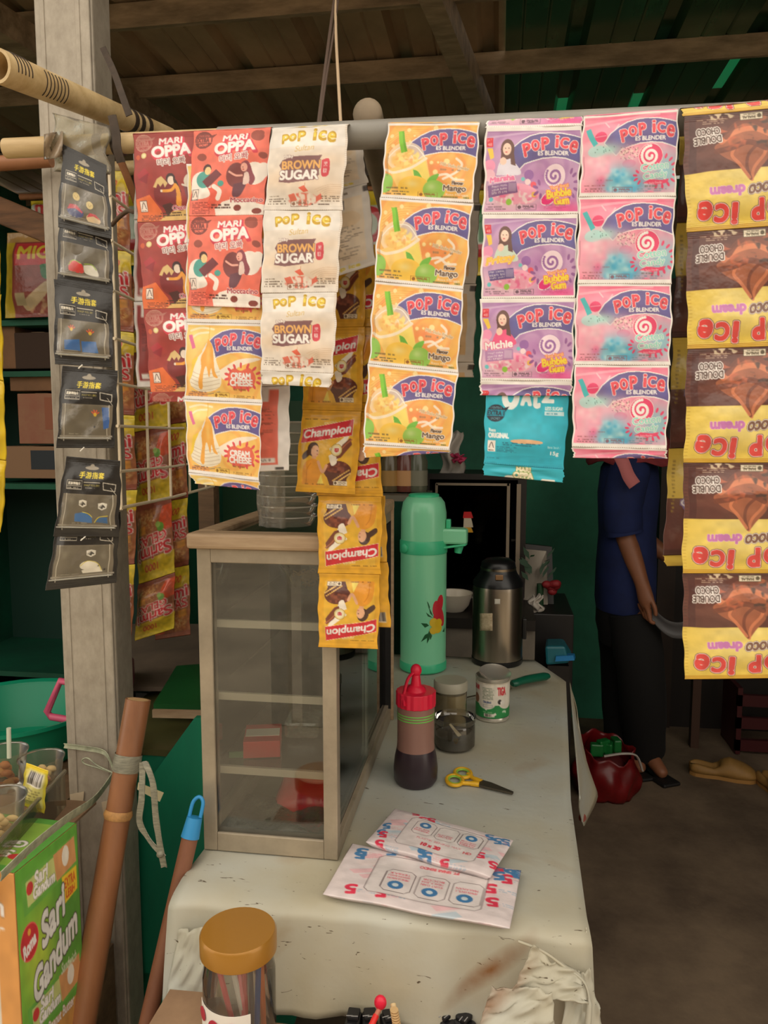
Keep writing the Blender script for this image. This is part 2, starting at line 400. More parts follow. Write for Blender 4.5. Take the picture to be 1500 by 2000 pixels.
# cloth strips, sticks and wire at the lashing
def cord(name, label, pts, r, m, n=6, cat='string', **k):
    mb = MB().tube(spline([aY(*p) for p in pts], n), r, 8)
    o = mb.build(name, m, None, smooth=60); return tag(o, label, cat, **k)
M_rag = mat('dark_cloth_strip', (78, 64, 52), 0.8, var=0.3, scale=40)
o = ribbon(spline([aY(200, 92, 1.19), aY(222, 140, 1.15), aY(238, 185, 1.1), aY(252, 225, 1.08)], 6), 0.010, twist=[(1, 0, 0.3)]*19).build('cloth_strip', M_rag, None, smooth=40); tag(o, 'dark cloth strip trailing up the pillar edge above the rail', 'cloth strip')
o = ribbon(spline([aY(218, 225, 0.952), aY(226, 262, 0.95), aY(228, 290, 0.95), aY(236, 318, 0.955)], 6), 0.011, twist=[(1, 0, 0.1)]*19).build('cloth_strip', M_rag, None, smooth=40); tag(o, 'dark cloth strip knotted over the cream rail beside the pillar', 'cloth strip')
cord('bent_twig', 'thin bent brown twig between pillar and the dark red sachets', [(218, 440, 1.15), (232, 425, 1.14), (250, 412, 1.12), (268, 408, 1.04), (285, 330, 0.985), (288, 290, 0.97)], 0.0032, mat('twig_bark', (96, 74, 56), 0.8), cat='twig')
cord('hanging_lath', 'flat wooden lath slanting down behind the dark red sachets', [(232, 305, 1.2), (250, 350, 1.22), (268, 400, 1.25), (275, 430, 1.26)], 0.006, M_bamb, cat='lath')
cord('hanging_string', 'dark double cord running from roof to the pipe', [(668, -140, 1.52), (658, -40, 1.30), (645, 60, 1.14), (632, 160, 1.04), (621, 250, 0.985)], 0.0024, mat('dark_cord', (84, 66, 54), 0.7))
cord('hanging_string', 'dark second strand beside the roof cord', [(674, -140, 1.52), (665, -40, 1.30), (652, 60, 1.14), (636, 160, 1.04), (624, 250, 0.985)], 0.0016, mat('dark_cord', (84, 66, 54), 0.7))
cord('hanging_string', 'pale string hanging from roof to pipe above the brown sugar sachets', [(655, -140, 1.52), (655, -40, 1.30), (656, 60, 1.14), (661, 160, 1.04), (666, 250, 0.985)], 0.0021, mat('pale_string', (190, 164, 132), 0.7))
o = MB().surf(np.array([[aZ(678+34*u, -14+18*v+3*math.sin(9*u), 2.55) for u in np.linspace(0, 1, 6)] for v in np.linspace(0, 1, 4)]), 0.002).build('paper_scrap', mat('scrap_paper', (216, 200, 170), 0.8), None, fix=False); tag(o, 'small pale paper scrap stuck under the roof', 'paper')
# heavy timber behind the left pillar
o = MB().hexa([aY(-20, 430, 1.75), aY(100, 480, 1.75), aY(100, 480, 1.83), aY(-20, 430, 1.83), aY(-20, 375, 1.75), aY(100, 425, 1.75), aY(100, 425, 1.83), aY(-20, 375, 1.83)]).build('timber_brace', mat('old_timber', (134, 94, 62), 0.7, var=0.4, scale=6, stretch=(1, 8, 8)), None, bevel=0.004); tag(o, 'rough brown timber brace slanting behind the pillar top', 'beam')
# ================================================================== counter
TZ = 0.74
M_wood = mat('rough_wood', (128, 98, 70), 0.7, var=0.35, scale=5, stretch=(1, 6, 6))
tb = thing('counter_table', 'wooden counter table under a dirty white tarpaulin', 'table', (-0.15, 1.58, 0))
MB().bx(-0.43, 0.115, 1.0, 2.2, TZ-0.035, TZ-0.008).build('table_top', M_wood, tb)
for x in (-0.40, 0.085):
    for y in (1.03, 2.15): MB().bx(x-0.025, x+0.025, y-0.025, y+0.025, 0, TZ-0.035).build('leg', M_wood, tb)
for y in (1.03, 2.15): MB().bx(-0.375, 0.06, y-0.012, y+0.012, TZ-0.12, TZ-0.035).build('apron_rail', M_wood, tb)

def tarp_mat():
    m = bpy.data.materials.new('dirty_white_tarpaulin'); m.use_nodes = True; nt = m.node_tree; b = nt.nodes['Principled BSDF']
    b.inputs['Roughness'].default_value = 0.5
    tc = nt.nodes.new('ShaderNodeTexCoord')
    def noise(sc, det=6, st=(1, 1, 1), d=0.0):
        mp = nt.nodes.new('ShaderNodeMapping'); mp.inputs['Scale'].default_value = st; nt.links.new(tc.outputs['Object'], mp.inputs['Vector'])
        n = nt.nodes.new('ShaderNodeTexNoise'); n.inputs['Scale'].default_value = sc; n.inputs['Detail'].default_value = det; n.inputs['Distortion'].default_value = d
        nt.links.new(mp.outputs['Vector'], n.inputs['Vector']); return n.outputs['Fac']
    def ramp(f, stops):
        r = nt.nodes.new('ShaderNodeValToRGB'); e = r.color_ramp.elements
        e[0].position, e[0].color = stops[0]; e[1].position, e[1].color = stops[-1]
        for p, c in stops[1:-1]:
            q = e.new(p); q.color = c
        nt.links.new(f, r.inputs['Fac']); return r.outputs['Color']
    def mix(a, bc, f, mode='MIX'):
        x = nt.nodes.new('ShaderNodeMixRGB'); x.blend_type = mode
        if isinstance(f, float): x.inputs[0].default_value = f
        else: nt.links.new(f, x.inputs[0])
        nt.links.new(a, x.inputs[1]); nt.links.new(bc, x.inputs[2]) if not isinstance(bc, tuple) else setattr(x.inputs[2], 'default_value', bc)
        return x.outputs[0]
    base = ramp(noise(3.2, 5), [(0.35, rgba((180, 172, 148))), (0.65, rgba((188, 192, 186)))])
    st = ramp(noise(7, 8, (1, 1, 1), 0.6), [(0.60, (0, 0, 0, 1)), (0.95, (1, 1, 1, 1))])
    col = mix(base, rgba((158, 132, 96)), st)
    cr = ramp(noise(38, 3, (1, 4, 4), 1.2), [(0.70, (0, 0, 0, 1)), (0.73, (1, 1, 1, 1))])
    col = mix(col, rgba((84, 70, 52)), cr)
    # rust stain running down the corner fold
    p, q = aY(1035, 1850, 0.965), aY(880, 1972, 0.952); o0 = np.array([-0.15, 1.5, TZ]); c_ = (p+q)/2-o0; L_ = np.linalg.norm(q-p)
    mp = nt.nodes.new('ShaderNodeMapping'); mp.vector_type = 'TEXTURE'; mp.inputs['Location'].default_value = c_.tolist()
    mp.inputs['Rotation'].default_value = (0, math.atan2(-(q-p)[2], (q-p)[0]), 0); mp.inputs['Scale'].default_value = (L_*0.72, 0.12, 0.019)
    nt.links.new(tc.outputs['Object'], mp.inputs['Vector']); g_ = nt.nodes.new('ShaderNodeTexGradient'); g_.gradient_type = 'SPHERICAL'; nt.links.new(mp.outputs['Vector'], g_.inputs['Vector'])
    mu = nt.nodes.new('ShaderNodeMath'); mu.operation = 'MULTIPLY'; nt.links.new(g_.outputs['Fac'], mu.inputs[0]); nt.links.new(noise(26, 5), mu.inputs[1])
    col = mix(col, rgba((132, 86, 44)), ramp(mu.outputs[0], [(0.04, (0, 0, 0, 1)), (0.5, (1, 1, 1, 1))]))
    nt.links.new(col, b.inputs['Base Color'])
    bp = nt.nodes.new('ShaderNodeBump'); bp.inputs['Strength'].default_value = 0.5; bp.inputs['Distance'].default_value = 0.004
    nt.links.new(noise(16, 4), bp.inputs['Height']); nt.links.new(bp.outputs['Normal'], b.inputs['Normal'])
    return m
M_tarp = tarp_mat()
tr = thing('tarpaulin', 'dirty off-white woven tarpaulin spread over the counter table', 'tarpaulin', (-0.15, 1.5, TZ))
# top sheet that rolls over the front edge and drops to the ledge
rows = []
ys = list(np.linspace(2.21, 1.02, 40))
def xl(y): return -0.455-0.004*math.sin(9*y)
def xr(y): return np.interp(y, [0.9, 1.0, 1.35, 2.03, 2.21], [0.128, 0.128, 0.137, 0.185, 0.11])
def rel(u, y): return 0.0016*math.sin(23*u+7*y)+0.0012*math.sin(11*y+3*u)+0.0012*math.sin(31*y-9*u)
for y in ys: rows.append([(xl(y)+(xr(y)-xl(y))*u, y, TZ+0.25*rel(u, y)) for u in np.linspace(0, 1, 36)])
for k, t in enumerate(np.linspace(0.06, 1, 20)):
    row = []
    for u in np.linspace(0, 1, 36):
        a = min(t/0.35, 1)*math.pi/2; fr = 0.030
        if t <= 0.35: y, z = 1.02-fr*math.sin(a)*1.4, TZ-0.018*(1-math.cos(a))
        else:
            s = (t-0.35)/0.65; y, z = 1.02-fr*1.4-0.014*s, TZ-0.018-s*0.133
        fold = 0.006*math.sin(20*u+2)*t+0.004*math.sin(47*u+3*t)*t
        row.append((-0.455+0.583*u+0.02*(u-0.4)*t, y-fold, z+rel(u, y)*0.5))
    rows.append(row)
MB().surf(np.array(rows), 0.0015).build('top_sheet', M_tarp, tr, smooth=180, fix=False)
# side drop on the right with a loose flap and eyelet
P = []
for v in np.linspace(0, 1, 14):
    row = []
    for y in np.linspace(0.99, 2.04, 44):
        flare = 0.012*v*math.sin(13*y)
        row.append((xr(y)+0.002+flare-0.004*(1-v), y, TZ-0.003-0.34*v+0.05*v*math.exp(-((y-1.5)/0.15)**2)))
    P.append(row)
MB().surf(np.array(P), 0.0015).build('side_drop', M_tarp, tr, smooth=180, fix=False)
top_ = spline([aZ(1112, 1330, TZ), aZ(1121, 1440, TZ), aZ(1132, 1560, TZ)], 8); bot_ = spline([aY(1128, 1400, 1.86), aY(1158, 1520, 1.80), aY(1160, 1565, 1.74), aY(1146, 1612, 1.66), aY(1130, 1602, 1.60)], 4)
P = np.array([[np.array(a_)*(1-v)+np.array(b_)*v+np.array([0.006*math.sin(3*v+0.7*i), 0, 0])*v for i, (a_, b_) in enumerate(zip(top_, bot_))] for v in np.linspace(0, 1, 10)])
MB().surf(P, 0.0015).build('side_flap', M_tarp, tr, smooth=180, fix=False)
ey = aY(1137, 1597, 1.63)
MB().lathe([(0.004, 0), (0.009, 0), (0.009, 0.002), (0.004, 0.002)], ey, 20, axis=(0.5, -1, 0.3)).build('eyelet', mat('rusty_eyelet', (120, 52, 40), 0.5, metal=0.3), tr, smooth=40)
# bunched corner folds at the front right
Z0 = TZ
def blanket(name, pts, seed, amp=0.004, n=20):
    a, b_, c, d = [np.array(p, float) for p in pts]; P = []
    for v in np.linspace(0, 1, n):
        row = []
        for u in np.linspace(0, 1, n):
            p = (a*(1-u)+b_*u)*(1-v)+(d*(1-u)+c*u)*v
            w = amp*(math.sin(9*u+seed)+0.7*math.sin(14*v+seed*2+5*u)+0.5*math.sin(23*(u+v)+seed))
            row.append(p+np.array([0.2*w, -abs(w)*1.0, 0.6*w]))
        P.append(row)
    return MB().surf(np.array(P), 0.0018).build(name, M_tarp, tr, smooth=180, fix=False)
blanket('corner_fold', [aY(1040, 1846, 0.945), aY(1135, 1900, 0.95), aY(1150, 1960, 0.93), aY(1000, 1935, 0.92)], 1.2)
blanket('corner_fold', [aY(960, 1925, 0.925), aY(1080, 1930, 0.92), aY(1085, 2030, 0.90), aY(930, 2020, 0.90)], 2.6, 0.004)
blanket('corner_fold', [aY(1115, 1900, 0.955), aY(1150, 1890, 0.97), aY(1185, 2040, 0.95), aY(1090, 2040, 0.92)], 4.1, 0.004)
MB().tube(spline([aY(1012, 1838, 0.949), aY(1060, 1858, 0.946), aY(1105, 1890, 0.944), aY(1138, 1915, 0.945), aY(1150, 1950, 0.94), aY(1148, 2010, 0.93)], 6), [0.002]*25+[0.004]*6, 8).build('hem_roll', M_tarp, tr, smooth=60)
# left front corner of the tarpaulin
blanket('corner_fold', [aY(350, 1815, 0.972), aY(400, 1810, 0.95), aY(410, 1960, 0.935), aY(318, 1975, 0.95)], 0.7, 0.003)
# low ledge in front
lg = thing('display_ledge', 'low brown board ledge along the front of the counter', 'ledge', (-0.13, 0.83, 0))
M_card = mat('brown_board', (160, 128, 98), 0.75, var=0.25, scale=9, col2=(126, 98, 74))
LZ = 0.588
MB().bx(-0.46, 0.30, 0.66, 0.950, LZ-0.03, LZ).build('board', M_card, lg, bevel=0.003)
for x in (-0.42, 0.26): MB().bx(x-0.02, x+0.02, 0.70, 0.93, 0, LZ-0.03).build('trestle', M_wood, lg)
a = thing('cardboard_flap', 'folded brown cardboard sheet at the ledge corner by the broom handle', 'cardboard', aY(360, 1955, 0.93))
MB().surf(np.array([[aY(np.interp(v, [0, 1], [332, 290])+np.interp(v, [0, 1], [110, 160])*u, 1932+70*v+10*u, 0.925-0.06*v-0.01*u) for u in np.linspace(0, 1, 8)] for v in (0, 0.45, 0.5, 1)]), 0.003).build('sheet', M_card, a, fix=False)

# ================================================================== glass display cabinet
cx0, cx1, cy0, cy1, cz0, cz1 = -0.452, -0.236, 1.098, 1.715, TZ+0.002, 1.236
cb = thing('display_cabinet', 'aluminium framed glass display cabinet standing on the counter', 'cabinet', ((cx0+cx1)/2, (cy0+cy1)/2, cz0))
M_alu = mat('dull_aluminium', (178, 164, 142), 0.45, metal=0.35, var=0.15, scale=12)
M_ctop = mat('cream_edge_board', (190, 164, 132), 0.55, var=0.25, scale=8, stretch=(1, 8, 8), col2=(160, 132, 102))
M_glass = clear_mat('cabinet_glass', tint=(248, 249, 246), gloss=0.07, rough=0.01)
M_black = mat('black_rubber', (22, 20, 20), 0.5)
pw = 0.022
for x in (cx0+pw/2, cx1-pw/2):
    for y in (cy0+pw/2, cy1-pw/2):
        if x > -0.3 and y > 1.5: continue
        MB().bx(x-pw/2, x+pw/2, y-pw/2, y+pw/2, cz0, cz1-0.012).build('post', M_alu, cb, bevel=0.0015)
MB().bx(cx1-0.03, cx1, cy1-0.03, cy1, cz0, cz1-0.012).build('post', M_black, cb)
MB().bx(cx1, cx1+0.006, cy1-0.03, cy1-0.024, cz0, cz1).build('post_edge_strip', M_ctop, cb)
MB().bx(cx0+pw, cx1-pw, cy0, cy0+0.02, cz0, cz0+0.03).build('bottom_rail', M_alu, cb, bevel=0.0015)
MB().bx(cx1-0.02, cx1, cy0+pw, cy1-pw, cz0, cz0+0.026).build('bottom_rail', M_alu, cb, bevel=0.0015)
MB().bx(cx1-0.014, cx1-0.006, cy0+pw, cy1-pw, cz0+0.026, cz0+0.034).build('door_track', M_alu, cb)
MB().bx(cx0, cx0+0.02, cy0+pw, cy1-pw, cz0, cz0+0.03).build('bottom_rail', M_alu, cb)
MB().bx(cx0+pw, cx1-pw, cy0, cy0+0.014, cz1-0.034, cz1-0.012).build('top_rail', M_alu, cb, bevel=0.0015)
MB().bx(cx1-0.016, cx1, cy0+pw, cy1-pw, cz1-0.034, cz1-0.012).build('top_rail', M_alu, cb, bevel=0.0015)
MB().bx(cx0, cx0+0.016, cy0+pw, cy1-pw, cz1-0.034, cz1-0.012).build('top_rail', M_alu, cb, bevel=0.0015)
# top edge boards around a glass top
MB().bx(cx0-0.012, cx1+0.004, cy0-0.012, cy0+0.028, cz1-0.012, cz1+0.012).build('top_board', M_ctop, cb, bevel=0.005)
MB().bx(cx0-0.012, cx0+0.022, cy0+0.028, cy1, cz1-0.012, cz1+0.012).build('top_board', M_ctop, cb, bevel=0.005)
MB().bx(cx1-0.03, cx1+0.004, cy0+0.028, cy1, cz1-0.012, cz1+0.012).build('top_board', M_ctop, cb, bevel=0.005)
MB().bx(cx0+0.022, cx1-0.03, cy0+0.028, cy1, cz1-0.004, cz1+0.004).build('top_glass', clear_mat('smoky_top_glass', tint=(206, 196, 170), haze=0.35, hazecol=(150, 136, 104), gloss=0.02), cb)
MB().bx(cx0+pw, cx1-pw, cy0+0.004, cy0+0.007, cz0+0.03, cz1-0.034).build('front_pane', M_glass, cb)
MB().bx(cx1-0.008, cx1-0.005, cy0+pw, cy0+0.31, cz0+0.034, cz1-0.034).build('sliding_pane', M_glass, cb)
MB().bx(cx1-0.016, cx1-0.013, cy0+0.27, cy1-0.03, cz0+0.034, cz1-0.034).build('sliding_pane', M_glass, cb)
MB().bx(cx0+0.004, cx0+0.007, cy0+pw, cy1-pw, cz0+0.03, cz1-0.034).build('side_pane', M_glass, cb)
MB().bx(cx0+pw, cx1-0.03, cy1-0.010, cy1-0.006, cz0, cz1-0.012).build('back_board', mat('cabinet_back', (196, 186, 150), 0.5, var=0.3, scale=5), cb)
MB().bx(cx0+0.01, cx1-0.02, cy0+0.02, cy1-0.012, cz0+0.002, cz0+0.008).build('floor_board', mat('cabinet_floor', (180, 170, 146), 0.6, var=0.2, scale=6), cb)
shz = [aY(420, 1222, 1.115)[2], aY(420, 1364, 1.115)[2], aY(420, 1508, 1.115)[2]]
M_shg = clear_mat('shelf_glass', tint=(222, 234, 222), gloss=0.06, rough=0.05)
for z in shz:
    sh = MB().bx(cx0+0.012, cx1-0.018, cy0+0.03, cy1-0.02, z, z+0.005).build('shelf', M_shg, cb)
    MB().bx(cx0+0.016, cx1-0.018, cy0+0.024, cy0+0.03, z-0.004, z+0.008).build('shelf_edge', mat('white_shelf_edge', (206, 196, 176), 0.5), sh)
# scribbled marks on glass are left as small white pen strokes
# things inside the cabinet
def small(name, label, cat, mb, m, **k):
    kw = {q: k.pop(q) for q in ('smooth', 'bevel', 'fix') if q in k}
    o = mb.build(name, m, None, **kw); return tag(o, label, cat, **k)
M_red = mat('red_card', (206, 40, 46), 0.45)
M_white = mat('white_card', (226, 216, 200), 0.55)
bz = shz[2]+0.0062
bxp = thing('snack_box', 'small red and white snack box on the lowest glass shelf', 'box', (-0.385, 1.19, bz))
MB().box((-0.385, 1.20, bz+0.014), (0.06, 0.075, 0.028), 0.25).build('carton', M_red, bxp, bevel=0.001)
MB().box((-0.385, 1.20, bz+0.0285), (0.056, 0.03, 0.001), 0.25).build('top_panel', M_white, bxp)
MB().box((-0.405, 1.162, bz+0.005), (0.05, 0.002, 0.01), 0.25).build('front_panel', mat('leaf_print', (58, 120, 62), 0.5), bxp)
small('clear_tray', 'clear plastic tray of snacks beside the red snack box', 'tray', MB().box((-0.335, 1.28, bz+0.016), (0.06, 0.07, 0.03), 0.1), clear_mat('tray_plastic', haze=0.25, hazecol=(190, 180, 150), bump=0.4), bevel=0.006)
pkt = thing('red_snack_bag', 'big red and white snack bag on the cabinet floor', 'bag', (-0.30, 1.3, cz0+0.012))
P = np.array([[(-0.375+0.13*u, 1.20+0.17*v, cz0+0.014+0.05*math.sin(math.pi*u)**0.6*math.sin(math.pi*v)**0.6+0.05*v) for u in np.linspace(0, 1, 14)] for v in np.linspace(0, 1, 14)])
MB().surf(P, -0.006).build('bag', mat('red_foil', (206, 34, 44), 0.3), pkt, smooth=180, fix=False)
P2 = P[5:13, 5:13].copy(); P2[:, :, 2] += 0.002
MB().surf(P2, 0.001).build('print', mat('pale_print', (214, 190, 180), 0.4), pkt, smooth=180, fix=False)
small('crumpled_plastic', 'crumpled pale plastic wrapping on the cabinet floor', 'plastic wrap', MB().surf(np.array([[(-0.43+0.18*u, 1.13+0.12*v, cz0+0.012+0.012*abs(math.sin(7*u+4*v)*math.sin(6*v+u))+0.004) for u in np.linspace(0, 1, 16)] for v in np.linspace(0, 1, 12)]), 0.001), clear_mat('wrap_plastic', haze=0.45, hazecol=(196, 184, 160), gloss=0.1, rough=0.2, bump=0.8), smooth=180, fix=False)
bz1 = shz[0]+0.0062
bw = thing('noodle_bowl', 'clear bowl of dry noodles on the top glass shelf', 'bowl', (-0.345, 1.36, bz1))
MB().shell([(0.028, 0.0), (0.034, 0.004), (0.046, 0.03), (0.054, 0.05), (0.055, 0.05)], (-0.345, 1.36, bz1), 28).build('bowl', clear_mat('bowl_plastic', haze=0.15, gloss=0.12), bw, smooth=60, fix=False)
nm = mat('dry_noodles', (196, 150, 92), 0.6)
for k in range(26):
    a = rng.uniform(0, 6.28); r = rng.uniform(0.0, 0.022); c = np.array([-0.345+r*math.cos(a), 1.36+r*math.sin(a), bz1+rng.uniform(0.008, 0.036)])
    q = rng.uniform(0, 6.28); rr = rng.uniform(0.006, 0.013)
    MB().tube([c+rr*np.array([math.cos(q+t), math.sin(q+t), 0.3*math.sin(2*t)]) for t in np.linspace(0, 5, 12)], 0.0014, 5).build('noodle', nm, bw, smooth=60)

# ---- stack of clear cups in a bag, on the cabinet
cc = aY(566, 1030, 1.19); cc[2] = cz1+0.0125
ORDN = ['lowest', 'second', 'third', 'fourth', 'fifth', 'sixth', 'seventh', 'eighth', 'ninth', 'topmost']
for k in range(10):
    zc = cc[2]+0.002+k*0.0165; r0, r1 = 0.0395+0.0009*k, 0.0425+0.0009*k
    m = MB().shell([(0.0, 0.0), (r0-0.004, 0.0), (r0, 0.004), (r1, 0.0145), (r1+0.002, 0.015), (r1+0.002, 0.0158), (r1, 0.0155)], (cc[0], cc[1], zc), 26)
    o = m.build('plastic_cup', clear_mat('cup_plastic', tint=(246, 245, 240), haze=0.26, gloss=0.0, rough=0.1, hazecol=(240, 234, 222), ior=1.2), None, smooth=40, fix=False, org=(cc[0], cc[1], zc))
    rm = MB().shell([(r1+0.0015, 0.0138), (r1+0.0034, 0.0145), (r1+0.0034, 0.0158), (r1+0.0012, 0.0164)], (cc[0], cc[1], zc), 26).build('rim', clear_mat('cup_rim', haze=0.85, hazecol=(250, 246, 236), gloss=0.03, rough=0.2), o, smooth=40, fix=False)
    tag(o, (ORDN[k]+(' cup up ' if 0 < k < 9 else ' cup ')+'in the nested stack of clear cups on the cabinet'), 'cup', 'clear cups nested in a stack')
P = []
for v in np.linspace(0, 1, 22):
    row = []
    for u in np.linspace(0, 1, 44):
        a = 2.7+2.15*u; r = 0.0465+0.012*v+0.0022*math.sin(11*a+9*v)+0.0016*math.sin(23*a-17*v)
        if v > 0.8: r *= 1-1.6*(v-0.8)
        row.append((cc[0]+r*math.cos(a), cc[1]+r*math.sin(a), cc[2]+0.002+0.25*v))
    P.append(row)
o = MB().surf(np.array(P)).build('clear_bag', clear_mat('crinkled_bag', tint=(244, 240, 232), haze=0.24, gloss=0.03, rough=0.2, hazecol=(250, 244, 232), bump=0.6, ior=1.3), None, smooth=180, fix=False)
tag(o, 'crinkled clear plastic bag round the stack of cups', 'bag')

# ================================================================== things on the counter
def zof(px, py, Y): return float(aY(px, py, Y)[2])
# green pump flask
M_mint = mat('mint_plastic', (136, 222, 176), 0.3, coat=0.3); M_mintd = mat('green_plastic', (70, 198, 146), 0.35)
gy = 2.085; gc = aY(827, 1150, gy); gx = gc[0]; R = 0.0635
ztop = zof(827, 968, gy); zc = zof(827, 1058, gy)
gp = thing('pump_flask', 'tall mint green pump flask with flower print on the counter', 'flask', (gx, gy, TZ+0.002))
MB().lathe([(R*0.97, 0), (R*1.03, 0.004), (R*1.03, 0.022), (R, 0.026)], (gx, gy, TZ+0.002), 40).build('base_ring', M_mintd, gp, smooth=40)
gbody = MB().lathe([(R, 0.026), (R, zc-TZ-0.028)], (gx, gy, TZ), 48).build('body', M_mint, gp, smooth=40)
MB().lathe([(R*1.02, zc-TZ-0.028), (R*1.03, zc-TZ-0.024), (R*1.03, zc-TZ+0.004), (R*0.99, zc-TZ+0.008)], (gx, gy, TZ), 48).build('collar', M_mintd, gp, smooth=40)
ghd = MB().lathe([(R*0.99, zc-TZ+0.008), (R*0.98, ztop-TZ-0.045), (R*0.90, ztop-TZ-0.018), (R*0.74, ztop-TZ-0.004), (R*0.66, ztop-TZ-0.002)], (gx, gy, TZ), 48).build('head', M_mint, gp, smooth=50)
MB().lathe([(R*0.66, ztop-TZ-0.004), (R*0.66, ztop-TZ+0.003), (R*0.60, ztop-TZ+0.006)], (gx, gy, TZ), 40).build('pump_button', M_mintd, ghd, smooth=40)
sp = MB(); z0 = zc-0.002
spa = sp.prism([(gx+R*0.75, gy-0.075+0.045, z0), (gx+R*0.75, gy+0.03, z0), (gx+0.112, gy+0.022, z0), (gx+0.122, gy, z0), (gx+0.118, gy-0.026, z0)], (0, 0, 0.042)).build('spout_arm', M_mint, gp, bevel=0.006)
MB().prism([(gx+R*0.75, gy-0.032, z0-0.014), (gx+R*0.75, gy+0.03, z0-0.014), (gx+0.110, gy+0.02, z0-0.004), (gx+0.120, gy, z0-0.004), (gx+0.116, gy-0.024, z0-0.004)], (0, 0, 0.006)).build('spout_floor', M_mintd, spa, bevel=0.002)
MB().tube([(gx+0.098, gy-0.004, z0-0.002), (gx+0.094, gy-0.004, z0-0.026)], [0.013, 0.010], 16).build('nozzle', M_mintd, spa, smooth=40)
MB().box((gx+R+0.005, gy-0.01, zc+0.052), (0.013, 0.02, 0.026)).build('lock_tab', M_mintd, gp, bevel=0.003)
MB().lathe([(0.012, 0), (0.012, 0.004), (0.009, 0.006)], (gx-R*0.72, gy-R*0.74, zc-0.012), 18, axis=(-0.6, -0.8, 0)).build('handle_pivot', M_mintd, gp, smooth=40)
# flower print hugging the body
def on_body(px, py, c=(0, 0), rr=R, lift=0.0007):
    """point on the flask surface seen at this pixel"""
    r = ray(px, py); ox, oy = CAM[0]-c[0], CAM[1]-c[1]
    a = r[0]**2+r[1]**2; b = 2*(ox*r[0]+oy*r[1]); q = ox*ox+oy*oy-(rr+lift)**2
    D = max(b*b-4*a*q, 0.0); t = (-b-math.sqrt(D))/(2*a); return CAM+r*t
def petal(pts, m, name, k=0.0008):
    mb = MB(); P = [on_body(x, y, (gx, gy), R, k) for x, y in pts]; c = np.mean(P, axis=0)
    n = unit(c-np.array([gx, gy, c[2]])); P.append(c+n*0.0008); L = len(P)-1
    mb.add(P, [(i, (i+1) % L, L) for i in range(L)]); return mb.build(name, m, gbody, smooth=180, fix=False)
Mr = mat('printed_red', (206, 44, 58), 0.4); My = mat('printed_yellow', (226, 190, 40), 0.4); Ml = mat('printed_leaf', (24, 92, 50), 0.4)
def oval(cx, cy, rx, ry, rot, n=14): return [(cx+rx*math.cos(t)*math.cos(rot)-ry*math.sin(t)*math.sin(rot), cy+rx*math.cos(t)*math.sin(rot)+ry*math.sin(t)*math.cos(rot)) for t in [2*math.pi*k/n for k in range(n)]]
for k, (x, y, a, b, r) in enumerate(((851, 1188, 6, 15, 0.1), (859, 1180, 6, 19, 0.15), (862, 1205, 5, 18, -0.1), (854, 1204, 7, 10, 0.4))): petal(oval(x, y, a, b, r), Mr, 'red_petal', 0.0006+0.0002*k)
for k, (x, y, a, b, r) in enumerate(((847, 1216, 8, 9, 0.3), (853, 1226, 10, 11, 0), (846, 1232, 7, 7, 0.5), (857, 1216, 6, 8, 0.2))): petal(oval(x, y, a, b, r), My, 'yellow_petal', 0.0016+0.0002*k)
for lf in ([(832, 1196), (842, 1204), (846, 1207), (836, 1204)], [(838, 1186), (843, 1196), (846, 1204), (840, 1198)], [(822, 1217), (834, 1218), (838, 1222), (830, 1226)], [(822, 1254), (830, 1240), (836, 1237), (834, 1246)], [(834, 1257), (834, 1242), (838, 1236), (839, 1248)], [(841, 1250), (836, 1238), (838, 1232), (844, 1242)], [(834, 1174), (836, 1182), (838, 1190), (840, 1186), (837, 1178)], [(864, 1234), (867, 1228), (868, 1224), (868, 1234)]):
    petal(lf, Ml, 'leaf')
# steel pump flask
sy = 2.18; sc_ = aY(972, 1200, sy); sx = sc_[0]; R2 = 0.0715
zb1 = zof(972, 1142, sy); zt = zof(972, 1098, sy)
M_ss = mat('brushed_steel', (176, 164, 148), 0.28, metal=1.0, var=0.12, scale=30, stretch=(1, 1, 0.05)); M_bk = mat('black_plastic', (20, 20, 22), 0.3)
sp_ = thing('pump_flask', 'stainless steel pump flask with black lid at the counter back', 'flask', (sx, sy, TZ+0.002))
MB().lathe([(R2, 0), (R2*1.02, 0.004), (R2*1.02, 0.014), (R2*0.99, 0.016)], (sx, sy, TZ+0.002), 40).build('base_ring', M_bk, sp_, smooth=40)
MB().lathe([(R2, 0.016), (R2, zb1-TZ-0.01), (R2*0.98, zb1-TZ)], (sx, sy, TZ), 48).build('body', M_ss, sp_, smooth=40)
MB().lathe([(R2*1.0, zb1-TZ), (R2*0.98, zb1-TZ+0.012), (R2*0.75, zb1-TZ+0.035), (R2*0.70, zb1-TZ+0.045)], (sx, sy, TZ), 40).build('shoulder', M_bk, sp_, smooth=40)
MB().lathe([(R2*0.70, zb1-TZ+0.045), (R2*0.71, zb1-TZ+0.052)], (sx, sy, TZ), 40).build('chrome_band', M_ss, sp_, smooth=40)
MB().lathe([(R2*0.69, zb1-TZ+0.052), (R2*0.66, zb1-TZ+0.066), (R2*0.45, zb1-TZ+0.076), (0.001, zb1-TZ+0.079)], (sx, sy, TZ), 40).build('lid', M_bk, sp_, smooth=50)
lp = on_body(975, 1128, (sx, sy), R2*0.86); MB().box(lp, (0.022, 0.008, 0.015), 0.05).build('latch', mat('brass_latch', (150, 116, 84), 0.35, metal=0.6), sp_, bevel=0.002)
def sticker(c, rr, x0, y0, x1, y1, m, name, parent, n=6):
    P = np.array([[on_body(x0+(x1-x0)*u, y0+(y1-y0)*v, c, rr, 0.0006) for u in np.linspace(0, 1, n)] for v in np.linspace(0, 1, n)])
    return MB().surf(P, 0.0004).build(name, m, parent, smooth=180, fix=False)
